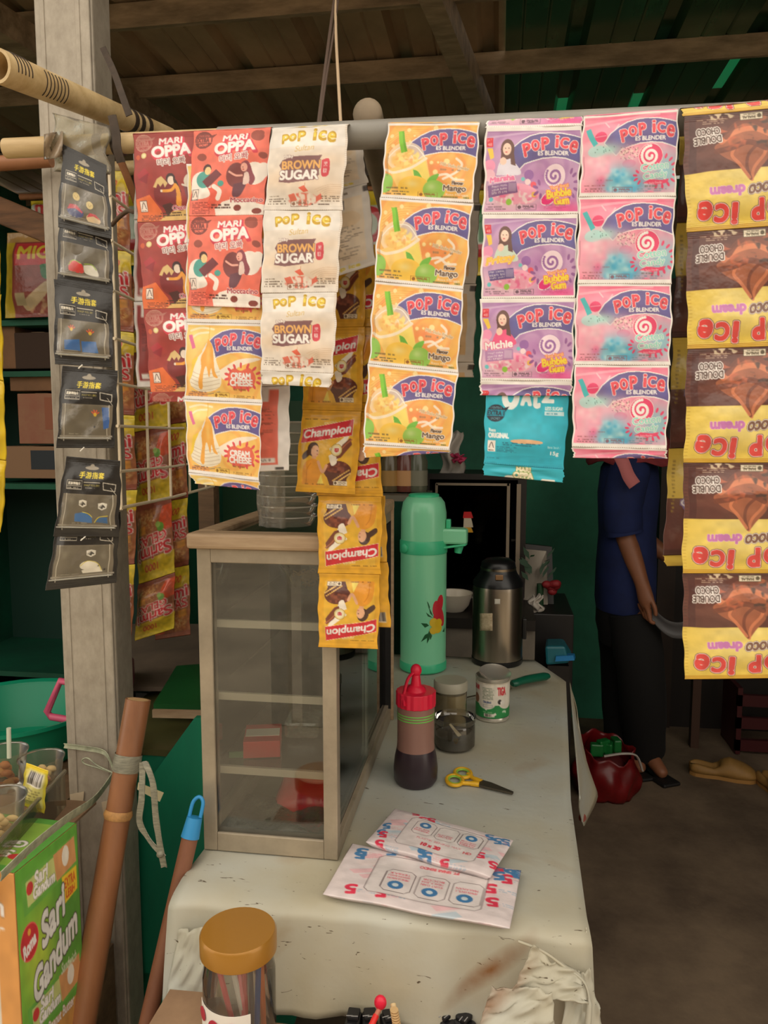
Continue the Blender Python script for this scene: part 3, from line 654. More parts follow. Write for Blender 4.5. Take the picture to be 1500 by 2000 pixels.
sticker((sx, sy), R2, 937, 1198, 962, 1232, mat('worn_sticker', (206, 188, 158), 0.7, var=0.3, scale=120, col2=(160, 140, 110)), 'worn_sticker', sp_)
sticker((sx, sy), R2, 966, 1170, 977, 1180, mat('badge', (206, 200, 188), 0.4), 'badge', sp_)
MB().box((sx+R2+0.004, sy-0.01, zof(1018, 1225, sy)), (0.012, 0.022, 0.06)).build('handle_clip', M_bk, sp_, bevel=0.003)
# milk can (printed label is added with the other print)
ky = 1.74; kc = aY(962, 1360, ky); kx = kc[0]; KR = 0.0395; kz = zof(962, 1318, ky)
can = thing('milk_can', 'opened condensed milk can with green cow label beside the jar', 'can', (kx, ky, TZ+0.002))
M_tin = mat('tin_metal', (214, 208, 196), 0.25, metal=0.7)
H = kz-TZ
MB().lathe([(KR*0.97, 0.002), (KR, 0.004), (KR, 0.008), (KR*0.975, 0.010), (KR*0.975, H-0.008), (KR, H-0.006), (KR, H), (KR*0.94, H), (KR*0.93, H-0.006), (0.001, H-0.007)], (kx, ky, TZ), 40).build('can_body', M_tin, can, smooth=40)
MB().lathe([(KR*0.5, 0.0), (KR*0.92, 0.012), (KR*0.93, 0.014), (KR*0.5, 0.003)], (kx+0.004, ky, TZ+H-0.006), 30, axis=(0.1, -0.25, 1)).build('bent_lid', M_tin, can, smooth=40)
# knife with green handle behind the can
kn = thing('kitchen_knife', 'knife with dark green plastic handle lying behind the milk can', 'knife', aZ(1035, 1330, TZ+0.008))
h0, h1 = aZ(1000, 1336, TZ+0.02), aZ(1070, 1320, TZ+0.02)
MB().tube(spline([h0, h0*0.6+h1*0.4+np.array([0, 0, 0.003]), h1], 5), [0.008]+[0.0125]*4+[0.0135]*5+[0.010], 12, ell=0.75).build('handle', mat('dark_green_plastic', (14, 92, 68), 0.35), kn, smooth=50)
bl = h0+(h0-h1)*1.5
MB().prism([h0+(0, -0.010, -0.01), h0+(0, 0.014, -0.01), bl+(0, 0.004, -0.01), bl+(-0.01, -0.004, -0.01)], (0, 0, 0.0015)).build('blade', M_ss, kn)
# squeeze bottle
qy = 1.385; qc = aY(812, 1450, qy); qx = qc[0]
zt1 = zof(812, 1372, qy); q0 = TZ+0.002; Hb = zt1-q0
sq = thing('squeeze_bottle', 'brown squeeze bottle with red capped nozzle on the counter', 'bottle', (qx, qy, q0))
br = 0.0385
prof = [(br*0.92, 0.0), (br*1.06, 0.008), (br*1.08, 0.03), (br*1.02, 0.05), (br*0.93, 0.066), (br*0.90, 0.08), (br*0.90, Hb*0.8), (br*0.91, Hb*0.95), (br*0.88, Hb)]
MB().lathe(prof, (qx, qy, q0), 40).build('bottle', mat('smoky_brown_plastic', (146, 108, 96), 0.35), sq, smooth=50)
MB().lathe([(br*0.93, -0.0005), (br*1.066, 0.008), (br*1.086, 0.03), (br*1.026, 0.05), (br*0.936, 0.066), (br*0.90, 0.070)], (qx, qy, q0-0.0), 40).build('dark_syrup', mat('dark_syrup', (52, 40, 46), 0.3), sq, smooth=50)
Mgl = mat('lime_line', (110, 196, 80), 0.4)
for dz in (0.012, 0.017, 0.022):
    MB().shell([(br*0.905, 0), (br*0.915, 0.0006), (br*0.915, 0.0016), (br*0.905, 0.0022)], (qx, qy, zt1-dz-0.006), 40).build('lime_ring', Mgl, sq, smooth=40, fix=False)
M_rp = mat('bright_red_plastic', (226, 30, 64), 0.35)
cap = MB()
pr = []
for k in range(36):
    a = 2*math.pi*k/36; r = br*(0.98 if k % 2 else 0.94); pr.append((qx+r*math.cos(a), qy+r*math.sin(a), zt1-0.004))
capo = cap.prism(pr, (0, 0, 0.028)).build('cap', M_rp, sq, bevel=0.0015)
MB().lathe([(br*0.5, 0.024), (br*0.42, 0.030), (0.010, 0.034), (0.007, 0.056), (0.006, 0.058)], (qx, qy, zt1), 24).build('nozzle', M_rp, capo, smooth=40)
MB().ball((qx, qy, zt1+0.062), 0.0105, 16, 10, (1, 1, 1.15)).build('nozzle_cap', M_rp, capo, smooth=60)
MB().tube(spline([(qx-0.004, qy-0.008, zt1+0.060), (qx-0.014, qy-0.014, zt1+0.048), (qx-0.020, qy-0.024, zt1+0.020), (qx-0.018, qy-0.036, zt1+0.004)], 6), 0.0042, 8, ell=0.6).build('cap_strap', M_rp, capo, smooth=60)
# clear jar with lid, standing in a second jar
jy = 1.56; jc = aY(888, 1440, jy); jx = jc[0]
j1 = thing('clear_jar', 'wide clear jar of dark powder with a spoon, behind the squeeze bottle', 'jar', (jx, jy, TZ+0.002))
jr = 0.0425; jz = zof(888, 1400, jy)-TZ
M_jar = clear_mat('jar_plastic', tint=(232, 228, 216), haze=0.10, gloss=0.08, hazecol=(206, 196, 172))
MB().shell([(0.001, 0.001), (jr*0.9, 0.001), (jr, 0.006), (jr, jz*0.72), (jr*0.96, jz*0.8), (jr*1.02, jz*0.86), (jr*1.02, jz), (jr*0.98, jz)], (jx, jy, TZ+0.002), 40).build('jar', M_jar, j1, smooth=40, fix=False)
MB().lathe([(jr*0.88, 0.003), (jr*0.965, 0.008), (jr*0.965, jz*0.42), (jr*0.6, jz*0.47), (0.001, jz*0.45)], (jx, jy, TZ+0.002), 36).build('dark_powder', mat('dark_powder', (52, 46, 42), 0.8), j1, smooth=40)
MB().tube([(jx+0.012, jy-0.02, TZ+jz*0.48), (jx-0.01, jy-0.005, TZ+jz*0.78)], [0.006, 0.003], 10, ell=0.4).build('spoon', mat('pale_spoon', (196, 186, 160), 0.4), j1, smooth=60)
j2y = 1.66; j2 = aY(880, 1370, j2y); kk = zof(880, 1330, j2y)-TZ
jj = thing('clear_jar', 'clear jar with cloudy white lid and pale filling, behind the powder jar', 'jar', (j2[0], j2y, TZ+0.002))
r2 = 0.036
MB().shell([(0.001, 0.001), (r2*0.92, 0.001), (r2, 0.006), (r2, kk-0.02)], (j2[0], j2y, TZ+0.002), 36).build('jar', M_jar, jj, smooth=40, fix=False)
MB().lathe([(r2*0.9, 0.004), (r2*0.95, 0.008), (r2*0.95, kk*0.75), (0.001, kk*0.78)], (j2[0], j2y, TZ+0.002), 32).build('pale_powder', mat('cream_powder', (190, 176, 138), 0.8), jj, smooth=40)
MB().lathe([(r2*1.0, kk-0.022), (r2*1.05, kk-0.02), (r2*1.05, kk-0.002), (r2*0.98, kk+0.001), (0.001, kk+0.001)], (j2[0], j2y, TZ+0.002), 36).build('lid', mat('cloudy_lid', (186, 180, 160), 0.35, trans=0.2), jj, smooth=40)
# scissors
ss = thing('scissors', 'scissors with yellow and green handles lying open on the tarpaulin', 'scissors', aZ(920, 1525, TZ))
zs = TZ+0.006; My2 = mat('yellow_plastic', (228, 176, 36), 0.4); Mgr = mat('lime_plastic', (150, 196, 70), 0.45); Mbl = mat('dark_blade', (96, 88, 76), 0.35, metal=0.7)
def lp(x, y, z=zs): return aZ(x, y, z)
def ringpath(cx, cy, rx, ry, rot, n=26): return [lp(cx+rx*math.cos(t)*math.cos(rot)-ry*math.sin(t)*math.sin(rot), cy+rx*math.cos(t)*math.sin(rot)+ry*math.sin(t)*math.cos(rot)) for t in np.linspace(0, 2*math.pi, n)]
for (cx_, cy_, rx, ry, nm_) in ((904, 1510, 16, 9, 'a'), (888, 1524, 16, 10, 'b')):
    h_ = MB().tube(ringpath(cx_, cy_, rx, ry, 0.12), 0.0036, 8).build('handle_loop', My2, ss, smooth=60)
    MB().tube(ringpath(cx_, cy_-0.5, rx*0.78, ry*0.74, 0.12), 0.0022, 8).build('grip_lining', Mgr, h_, smooth=60)
MB().tube(spline([lp(914, 1512), lp(926, 1521), lp(940, 1527)], 5), [0.0042]*6+[0.0052]*5, 8).build('shank', My2, ss, smooth=60)
MB().tube(spline([lp(900, 1529), lp(918, 1530), lp(936, 1532)], 5), [0.0042]*6+[0.0052]*5, 8).build('shank', My2, ss, smooth=60)
MB().prism([lp(936, 1523), lp(960, 1530), lp(1003, 1548), lp(1002, 1551), lp(936, 1535)], (0, 0, 0.002)).build('blade', Mbl, ss)
MB().prism([lp(936, 1526, zs-0.003), lp(962, 1533, zs-0.003), lp(1003, 1549, zs-0.003), lp(1000, 1552, zs-0.003), lp(936, 1537, zs-0.003)], (0, 0, 0.002)).build('blade', Mbl, ss)
# ================================================================== front ledge things
ly = 0.875; lc = aY(465, 1800, ly); gx2, gr = lc[0], 0.046
lt = zof(465, 1815, ly)
gj = thing('pen_jar', 'tall clear jar of pens with gold screw lid on the front ledge', 'jar', (gx2, ly, LZ+0.001))
M_gold = mat('gold_plastic_lid', (168, 118, 42), 0.33, metal=0.25, coat=0.2)
MB().lathe([(gr*1.0, -0.028), (gr*1.05, -0.026), (gr*1.05, -0.004), (gr*1.0, 0.0), (0.001, 0.001)], (gx2, ly, lt), 44).build('lid', M_gold, gj, smooth=40)
MB().shell([(0.001, 0.001), (gr*0.95, 0.001), (gr*1.0, 0.006), (gr*1.0, lt-LZ-0.055), (gr*0.93, lt-LZ-0.038), (gr*0.93, lt-LZ-0.02)], (gx2, ly, LZ+0.001), 40).build('jar', clear_mat('pen_jar_plastic', tint=(240, 238, 230), haze=0.10, gloss=0.08, rough=0.04, hazecol=(214, 206, 190)), gj, smooth=40, fix=False)
P = np.array([[(gx2+(gr+0.0008)*math.cos(a), ly+(gr+0.0008)*math.sin(a), LZ+0.055+0.048*v) for a in np.linspace(-2.7, -0.95, 14)] for v in (0, 1)])
MB().surf(P, 0.0005).build('label', mat('white_jar_label', (232, 226, 216), 0.5), gj, smooth=60, fix=False)
for k, (a, z) in enumerate(((-2.45, 0.09), (-1.95, 0.085), (-1.45, 0.086))):
    c = np.array([gx2+(gr+0.002)*math.cos(a), ly+(gr+0.002)*math.sin(a), LZ+z])
    MB().lathe([(0.0065, 0), (0.0085, 0.0), (0.0085, 0.0006), (0.0065, 0.0006)], c, 18, axis=(math.cos(a), math.sin(a), 0)).build('label_doodle', mat('label_ink', (176, 40, 60), 0.5), gj)
pens = [((200, 60, 70), -0.024, -0.012, 0.012, -0.02), ((226, 120, 130), -0.005, 0.01, 0.012, -0.012), ((190, 60, 60), 0.006, 0.004, 0.006, 0.004), ((90, 90, 92), 0.014, 0.0, 0.014, 0.012), ((40, 90, 160), 0.03, -0.012, 0.026, -0.02), ((210, 190, 140), 0.0, 0.02, -0.006, 0.024), ((216, 214, 206), -0.012, 0.002, 0.018, -0.006), ((220, 120, 60), 0.026, 0.01, 0.03, 0.006)]
for k, (c, x0, y0, x1, y1) in enumerate(pens):
    h = 0.135+0.008*(k % 3)
    pen = thing('pen', ['red pen leaning inside the gold-lid jar', 'pink pen inside the gold-lid jar', 'dark red pen upright inside the gold-lid jar', 'grey pen upright inside the gold-lid jar', 'blue pen inside the gold-lid jar', 'beige pencil inside the gold-lid jar', 'white pen slanting inside the gold-lid jar', 'orange pen inside the gold-lid jar'][k], 'pen', (gx2+x1, ly+y1, LZ+0.008), 'pens in the gold-lid jar')
    p, q = np.array([gx2+x1, ly+y1, LZ+0.01]), np.array([gx2+x0, ly+y0, LZ+0.01+h])
    MB().tube([p, q*0.97+p*0.03], 0.0036, 8).build('barrel', mat('pen_%d' % k, c, 0.4), pen, smooth=40)
    MB().ball(q, 0.0048, 10, 6).build('end_cap', mat('pen_end_%d' % k, [min(255, v+30) for v in c], 0.4), pen, smooth=60)
# black hair clips along the ledge edge
M_clip = mat('black_clip_plastic', (24, 24, 26), 0.4)
for k, (x, y) in enumerate(((690, 1992), (722, 1992), (760, 1994), (838, 1978), (868, 1992), (906, 1998))):
    c = aZ(x, y+6, LZ+0.011); c[2] = LZ+0.011+(0.012 if k == 3 else 0)
    t = thing('hair_clip', ['black hair clip nearest the pen jar on the ledge', 'black hair clip under the red ball pick', 'black hair clip beside the bound twig', 'raised black hair clip in front of the stained tarpaulin', 'black hair clip leaning against the raised one', 'black hair clip at the clip row end nearest the table corner'][k], 'hair clip', c-np.array([0, 0, 0.011]), 'black hair clips on the ledge')
    MB().box(c, (0.021, 0.03, 0.016), 0.2*k).build('jaw', M_clip, t, bevel=0.004)
    MB().box(c+np.array([0.0, 0.002, 0.0115]), (0.017, 0.018, 0.007), 0.2*k).build('tab', M_clip, t, bevel=0.002)
    for dx in (-0.004, 0.003): MB().box(c+np.array([dx, -0.006, 0.0152]), (0.009, 0.0012, 0.0006), 0.2*k+0.1).build('pale_mark', mat('clip_mark', (150, 150, 150), 0.5), t)
rp = thing('hair_pick', 'red ball topped hair pick standing among the black clips', 'hair pick', aY(728, 2000, 0.875))
p0, p1 = aY(722, 2010, 0.90), aY(743, 1966, 0.925)
MB().tube([p0, p0*0.4+p1*0.6], 0.0042, 8).build('red_grip', mat('red_grip', (222, 40, 36), 0.4), rp, smooth=50)
MB().tube([p0*0.4+p1*0.6, p1], 0.0034, 8).build('cord_binding', mat('pink_cord', (196, 120, 96), 0.7), rp, smooth=50)
MB().ball(p1+np.array([0, 0, 0.006]), 0.0088, 16, 10, (0.95, 0.8, 1.1)).build('ball', M_rp, rp, smooth=60)
tw = thing('bound_twig', 'short bamboo twig bound with pale thread among the clips', 'twig', aY(772, 2000, 0.88))
MB().tube([aY(775, 2012, 0.90), aY(768, 1961, 0.925)], 0.0038, 8).build('twig', M_bam, tw, smooth=50)
for k in range(7):
    c = aY(775-7*k/8.0, 2004-5.0*k, 0.905); MB().lathe([(0.0052, 0), (0.0056, 0.001), (0.0052, 0.002)], c, 12).build('thread', mat('pale_thread', (206, 170, 120), 0.7), tw)

# ================================================================== sticks leaning at the pillar
M_bam2 = mat('polished_brown_bamboo', (158, 106, 70), 0.42, var=0.25, scale=14, stretch=(1, 1, 0.15), col2=(124, 80, 52), coat=0.12)
bs = thing('bamboo_stick', 'thick brown bamboo staff with cut end leaning on the pillar', 'staff', aY(170, 1990, 1.08))
b1 = aY(270, 1366, 1.12); b0 = aY(158, 2010, 1.0); bd = b0-b1
MB().tube([b1+bd*t for t in np.linspace(0, 1.6, 12)], [0.0198]*5+[0.0215]*7, 24, caps=True).build('culm', M_bam2, bs, smooth=50)
MB().tube([b1-bd*0.0004, b1+bd*0.004], [0.0165, 0.0165], 24).build('cut_end', mat('cut_bamboo', (206, 168, 116), 0.7, var=0.2, scale=60), bs, smooth=50)
MB().tube([b1+bd*0.345, b1+bd*0.36, b1+bd*0.372], [0.0202, 0.0226, 0.0206], 24, caps=False).build('node_ring', mat('scraped_node', (206, 152, 90), 0.6, var=0.3, scale=50), bs, smooth=50)
MB().tube([b1+bd*0.172, b1+bd*0.205, b1+bd*0.226], [0.0212, 0.0218, 0.0210], 24, caps=False).build('raffia_wrap', M_raf, bs, smooth=50)
for k, pts in enumerate(([(278, 1490, 1.06), (276, 1560, 1.05), (272, 1605, 1.05), (290, 1640, 1.05), (318, 1672, 1.05)], [(283, 1488, 1.06), (298, 1530, 1.05), (303, 1590, 1.05), (310, 1640, 1.05), (320, 1695, 1.05)])):
    ribbon(spline([aY(*p) for p in pts], 6), 0.0095, twist=[(1, 0.1*math.sin(i), 0.2*math.sin(0.6*i)) for i in range(25)]).build('raffia_tail', M_raf, bs, smooth=40)
MB().ball(aY(313, 1668, 1.05), 0.006, 10, 6).build('raffia_knot', M_raf, bs, smooth=60)
o = MB().hexa([aY(270, 1528, 1.07), aY(320, 1548, 1.07), aY(320, 1548, 1.085), aY(270, 1528, 1.085), aY(268, 1542, 1.07), aY(312, 1566, 1.07), aY(312, 1566, 1.085), aY(268, 1542, 1.085)]).build('wood_peg', mat('pale_peg', (182, 172, 136), 0.6), None); tag(o, 'short pale wooden peg sticking out behind the bamboo staff', 'peg')
bh = thing('broom_handle', 'wooden broom handle with blue hanging cap leaning by the counter', 'broom handle', aY(300, 1990, 1.1))
h1 = aY(372, 1632, 1.06); h0 = aY(285, 2010, 0.98); hd = h0-h1
MB().tube([h1, h1+hd*0.8, h1+hd*1.8], 0.0125, 18).build('handle', mat('worn_handle_wood', (140, 92, 66), 0.55, var=0.3, scale=14, stretch=(1, 1, 0.2), col2=(110, 66, 46)), bh, smooth=50)
M_blue = mat('sky_blue_plastic', (44, 138, 196), 0.4)
MB().tube([h1+hd*0.01, h1-hd*0.10], [0.0142, 0.0118], 18).build('cap', M_blue, bh, smooth=40)
c0, u = h1-hd*0.10, unit(-hd)
MB().tube(spline([c0+np.array([-0.009, 0, 0]), c0+u*0.022+np.array([-0.008, 0, 0]), c0+u*0.030, c0+u*0.022+np.array([0.008, 0, 0]), c0+np.array([0.009, 0, 0])], 6), 0.003, 8).build('hanging_loop', M_blue, bh, smooth=60)

# ================================================================== left: teal counter, basin, box, snacks
M_teal = mat('teal_painted_board', (10, 132, 96), 0.55, var=0.3, scale=4, stretch=(1, 1, 0.3), col2=(8, 98, 74))
CX_ = -0.77
tc_ = thing('teal_cupboard', 'teal painted cupboard between the pillar and the counter', 'cupboard', (-0.62, 1.45, 0))
MB().bx(CX_, -0.46, 1.30, 1.318, 0, 0.80).build('front_board', M_teal, tc_)
MB().bx(-0.478, -0.46, 1.318, 2.1, 0, 0.80).build('side_board', M_teal, tc_)
MB().bx(CX_, CX_+0.018, 1.318, 2.1, 0, 0.80).build('side_board', M_teal, tc_)
MB().bx(CX_-0.005, -0.455, 1.295, 2.12, 0.80, 0.812).build('top_board', mat('olive_varnished_board', (96, 92, 54), 0.3, var=0.3, scale=5), tc_)
o = MB().prism([aY(380, 1402, 1.28), aY(470, 1402, 1.28), aY(470, 1900, 1.28), aY(250, 1900, 1.28), aY(250, 1580, 1.28)], (0, 0.012, 0)).build('teal_board', M_teal, None); tag(o, 'teal plywood sheet with slanting top edge leaning on the cupboard', 'board')
gb = thing('green_tabletop', 'dark green tabletop with wooden edge behind the cabinet', 'tabletop', (-0.75, 2.0, 0.86))
MB().hexa([aZ(300, 1386, 0.842), aZ(470, 1390, 0.842), aZ(470, 1300, 0.842), aZ(345, 1310, 0.842)]+[aZ(300, 1386, 0.842)+(0, 0, 0.012), aZ(470, 1390, 0.842)+(0, 0, 0.012), aZ(470, 1300, 0.842)+(0, 0, 0.012), aZ(345, 1310, 0.842)+(0, 0, 0.012)]).build('board', mat('dark_green_board', (28, 96, 44), 0.4, var=0.2, scale=5), gb)
p, q = aZ(300, 1392, 0.848), aZ(470, 1396, 0.848)
MB().hexa([p-(0, 0.006, 0.008), q-(0, 0.006, 0.008), q-(0, 0, 0.008), p-(0, 0, 0.008), p-(0, 0.006, -0.008), q-(0, 0.006, -0.008), q+(0, 0, 0.008), p+(0, 0, 0.008)]).build('edge_strip', M_ctop, gb)
o = MB().hexa([aZ(240, 1350, 0.83), aZ(420, 1350, 0.83), aZ(420, 1225, 0.83), aZ(240, 1225, 0.83), aZ(240, 1350, 0.83)+(0, 0, .01), aZ(420, 1350, 0.83)+(0, 0, .01), aZ(420, 1225, 0.83)+(0, 0, .01), aZ(240, 1225, 0.83)+(0, 0, .01)]).build('grey_board', mat('dusty_board', (112, 96, 80), 0.7, var=0.3, scale=5), None); tag(o, 'dusty grey board lying behind the green tabletop', 'board')
# green basin
ba = aY(30, 1440, 1.42); M_bas = mat('green_basin_plastic', (10, 140, 104), 0.4)
bs_ = thing('plastic_basin', 'large green plastic basin behind the snack tray', 'basin', (ba[0]-0.05, 1.45, 0.80))
bcx = ba[0]-0.02; bz_ = zof(40, 1440, 1.30)
MB().shell([(0.10, -0.10), (0.135, -0.095), (0.165, 0.0), (0.178, 0.004), (0.178, -0.004), (0.163, -0.006), (0.13, -0.10)], (bcx, 1.45, bz_), 48).build('bowl', M_bas, bs_, smooth=40, fix=False)
MB().bx(-1.4, -0.79, 1.25, 1.7, 0, bz_-0.103).build('stand', M_wood, bs_)
# pink clothes-basket handle
ph = thing('pink_basket', 'pink plastic basket with square handle behind the pillar', 'basket', aY(225, 1400, 1.55))
M_pink = mat('pink_plastic', (214, 92, 124), 0.4)
MB().tube([aY(232, 1300, 1.5), aY(205, 1345, 1.42), aY(118, 1330, 1.42), aY(92, 1390, 1.42), aY(100, 1400, 1.42), aY(205, 1418, 1.42)], 0.0075, 10).build('handle', M_pink, ph, smooth=50)
pk = MB(); 
pk.hexa([aY(232, 1420, 1.5), aY(262, 1420, 1.5), aY(268, 1420, 1.62), aY(236, 1420, 1.62), aY(236, 1285, 1.5), aY(252, 1275, 1.5), aY(262, 1285, 1.62), aY(240, 1290, 1.62)]).build('side_wall', mat('pink_basket_plastic', (150, 60, 84), 0.45), ph, bevel=0.004)
# clear tray wall in front of snacks
sn = thing('snack_tray', 'clear plastic tray holding snack cups above the biscuit carton', 'tray', aY(40, 1590, 1.0))
M_clr2 = clear_mat('tray_clear', tint=(232, 228, 210), haze=0.16, gloss=0.08, hazecol=(190, 180, 150))
tr0, tr1 = aY(-30, 1720, 0.86), aY(128, 1540, 1.12)
zt0 = tr0[2]
MB().hexa([tr0-(0.004, 0, 0.03), tr1-(0.004, 0, 0.03), tr1-(0, 0, 0.03), tr0-(0, 0, 0.03), tr0+(-0.004, 0, 0.03), tr1+(-0.004, 0, 0.03), tr1+(0, 0, 0.03), tr0+(0, 0, 0.03)]).build('front_wall', M_clr2, sn)
MB().tube([tr0+(0, 0, 0.03), tr1+(0, 0, 0.03)], 0.0035, 8).build('rim', clear_mat('tray_rim', haze=0.55, hazecol=(176, 164, 136)), sn, smooth=60)
TF = min(tr0[2], tr1[2])-0.034
MB().bx(-1.1, tr0[0]-0.0, tr0[1], tr1[1]+0.02, TF, TF+0.004).build('tray_floor', M_card, sn)
def snack_cup(px, py, Y, r, h, label, fill):
    c = aY(px, py, Y); z = TF+0.006+0.02
    c[2] -= h
    t = thing('snack_cup', label, 'snack cup', c, 'clear cups of snacks in the tray')
    MB().shell([(0.001, 0), (r*0.72, 0.0), (r*0.76, 0.004), (r, h-0.003), (r*1.06, h-0.002), (r*1.06, h), (r, h)], c, 30).build('cup', clear_mat('snack_cup_plastic', tint=(240, 238, 228), haze=0.16, gloss=0.0, rough=0.2, hazecol=(214, 204, 184)), t, smooth=40, fix=False)
    for k in range(16):
        a = rng.uniform(0, 6.28); rr = rng.uniform(0, r*0.55)
        p = c+np.array([rr*math.cos(a), rr*math.sin(a), h*rng.uniform(0.12, 0.62)])
        MB().ball(p, r*rng.uniform(0.16, 0.26), 7, 5, (1.2, rng.uniform(0.6, 1), rng.uniform(0.5, 0.9))).build('snack_piece', fill[k % len(fill)], t, smooth=50)
    return t
F1 = [mat('pink_cracker', (206, 140, 110), 0.7), mat('cream_cracker', (214, 184, 128), 0.7)]
F2 = [mat('brown_cracker', (172, 104, 56), 0.7), mat('tan_cracker', (196, 140, 80), 0.7)]
F3 = [mat('pale_noodle_snack', (222, 190, 134), 0.7)]
snack_cup(80, 1478, 1.10, 0.034, 0.064, 'clear cup of pink crackers beside the pillar', F1)
snack_cup(8, 1465, 1.10, 0.035, 0.064, 'clear cup of brown crackers with a straw', F2)
snack_cup(-6, 1555, 0.96, 0.038, 0.068, 'clear cup of pale noodle snacks at the photo edge', F3)
o = MB().tube([aY(17, 1422, 1.06), aY(18, 1480, 1.06)], 0.0035, 10).build('straw', mat('pale_straw', (196, 200, 180), 0.4), None, smooth=50); tag(o, 'pale plastic straw upright above the brown crackers', 'straw')
# ================================================================== background: tall noodle packs, shelf, dark cabinet
M_shelf = mat('green_shelf_board', (16, 92, 66), 0.6, var=0.3, scale=4)
rk = thing('goods_shelf', 'green board shelf stacked with cartons behind the pillar', 'shelf', (-1.35, 2.3, 0))
x0s, x1s, y0s, y1s = -1.75, -0.95, 2.12, 2.5
zsh = [zof(40, 625, y0s), zof(40, 725, y0s), zof(40, 945, y0s)]
for z in zsh: MB().bx(x0s, x1s, y0s, y1s, z-0.016, z).build('shelf_board', M_shelf, rk)
for x in (x0s, x1s): MB().bx(x-0.02, x+0.02, y0s, y1s, 0, zsh[0]+0.5).build('upright', M_shelf, rk)
MB().bx(x0s, x1s, y1s-0.01, y1s, 0, zsh[0]).build('back_board', mat('shelf_back_green', (10, 52, 40), 0.7), rk)
for z in (0.30, 0.66): MB().bx(x0s, x1s, y0s, y1s, z-0.016, z).build('shelf_board', M_shelf, rk)
M_c1 = mat('brown_carton', (134, 96, 66), 0.75, var=0.2, scale=6); M_c2 = mat('dark_carton', (62, 42, 30), 0.75); M_c3 = mat('printed_carton', (158, 116, 88), 0.65, var=0.3, scale=10, col2=(150, 92, 72))
def carton(label, px0, px1, py0, py1, Y, m, d=0.22, band=None):
    a, b_ = aY(px0, py1, Y), aY(px1, py0, Y)
    t = thing('carton', label, 'carton', ((a[0]+b_[0])/2, Y+d/2, a[2]), 'cartons on the goods shelf')
    MB().bx(a[0], b_[0], Y, Y+d, a[2]+0.002, b_[2]).build('box', m, t, bevel=0.002)
    z = (a[2]+b_[2])/2; MB().bx((a[0]+b_[0])/2-0.02, (a[0]+b_[0])/2+0.02, Y-0.001, Y+d, b_[2], b_[2]+0.0008).build('tape', mat('carton_tape', (150, 122, 88), 0.4), t)
    if band: MB().bx(a[0]+0.55*(b_[0]-a[0]), b_[0]-0.01, Y-0.0015, Y, a[2]+0.3*(b_[2]-a[2]), b_[2]-0.012).build('label_panel', band, t)
    return t
carton('brown carton with dark end on the top shelf', -20, 28, 632, 722, 2.14, M_c1)
carton('dark open carton on the top shelf behind the pillar', 30, 122, 648, 722, 2.14, M_c2)
carton('long flat brown carton under the dark open carton', 20, 125, 728, 765, 2.14, M_c1)
carton('pale printed carton with fruit picture on the middle shelf', 38, 130, 768, 868, 2.15, M_c3, band=mat('fruit_print', (150, 88, 62), 0.6))
carton('pale carton with dark blue label on the lowest lit shelf', -10, 120, 872, 935, 2.15, mat('pale_carton', (146, 112, 84), 0.7), band=mat('navy_label', (40, 46, 54), 0.5))
# black and glass rear cabinet
by0 = 2.72; A, B = aY(838, 1130, by0), aY(1012, 932, by0)
bk = thing('rear_cabinet', 'black framed glass cabinet against the back, behind the flasks', 'cabinet', ((A[0]+B[0])/2, by0+0.15, 0))
M_dk = mat('black_brown_wood', (30, 24, 21), 0.45)
x0, x1, z0, z1 = A[0]-0.03, B[0]+0.03, A[2]-0.04, B[2]+0.01
MB().bx(x0-0.05, x1, by0, by0+0.32, z1-0.02, z1).build('top_panel', M_dk, bk)
MB().bx(x0, x0+0.03, by0, by0+0.32, z0, z1-0.02).build('side_panel', M_dk, bk)
MB().bx(x1-0.03, x1, by0, by0+0.32, z0, z1-0.02).build('side_panel', M_dk, bk)
MB().bx(x0+0.03, x1-0.03, by0+0.30, by0+0.32, z0, z1-0.02).build('back_panel', M_dk, bk)
MB().bx(x0, x1, by0, by0+0.32, z0-0.02, z0).build('bottom_panel', M_dk, bk)
MB().bx(x0+0.03, x1-0.03, by0+0.02, by0+0.30, (z0+z1)/2-0.03, (z0+z1)/2-0.022).build('shelf', M_dk, bk)
MB().bx(x0, x1, by0, by0+0.32, 0.0, z0-0.02).build('base_cupboard', mat('grey_cupboard', (120, 112, 100), 0.6, var=0.2, scale=5), bk)
for xx in (aY(868, 1100, by0)[0], aY(925, 1100, by0)[0]): MB().bx(xx, xx+0.004, by0-0.004, by0, 0.3, z0-0.04).build('door_gap', M_dk, bk)
M_fr = mat('grey_trim', (150, 136, 118), 0.4, metal=0.3)
def trim(p, q, w=0.006):
    a, b_ = aY(*p, by0-0.004), aY(*q, by0-0.004)
    MB().bx(min(a[0], b_[0])-w/2, max(a[0], b_[0])+w/2, by0-0.006, by0, min(a[2], b_[2])-w/2, max(a[2], b_[2])+w/2).build('door_trim', M_fr, bk)
trim((853, 946), (993, 946)); trim((852, 946), (852, 1130)); trim((992, 946), (992, 1110)); trim((1012, 948), (1012, 1120), 0.009)
MB().bx(x0+0.04, x1-0.05, by0+0.002, by0+0.006, z0+0.02, z1-0.03).build('glass_door', clear_mat('dark_glass', tint=(120, 116, 108), gloss=0.0, ior=1.12), bk)
def bgthing(name, label, cat, mb, m, **k): return small(name, label, cat, mb, m, **k)
p = aY(945, 1000, by0+0.12)
ct = thing('storage_tub', 'clear storage tub with red lid inside the rear cabinet', 'tub', (p[0], by0+0.12, p[2]-0.07))
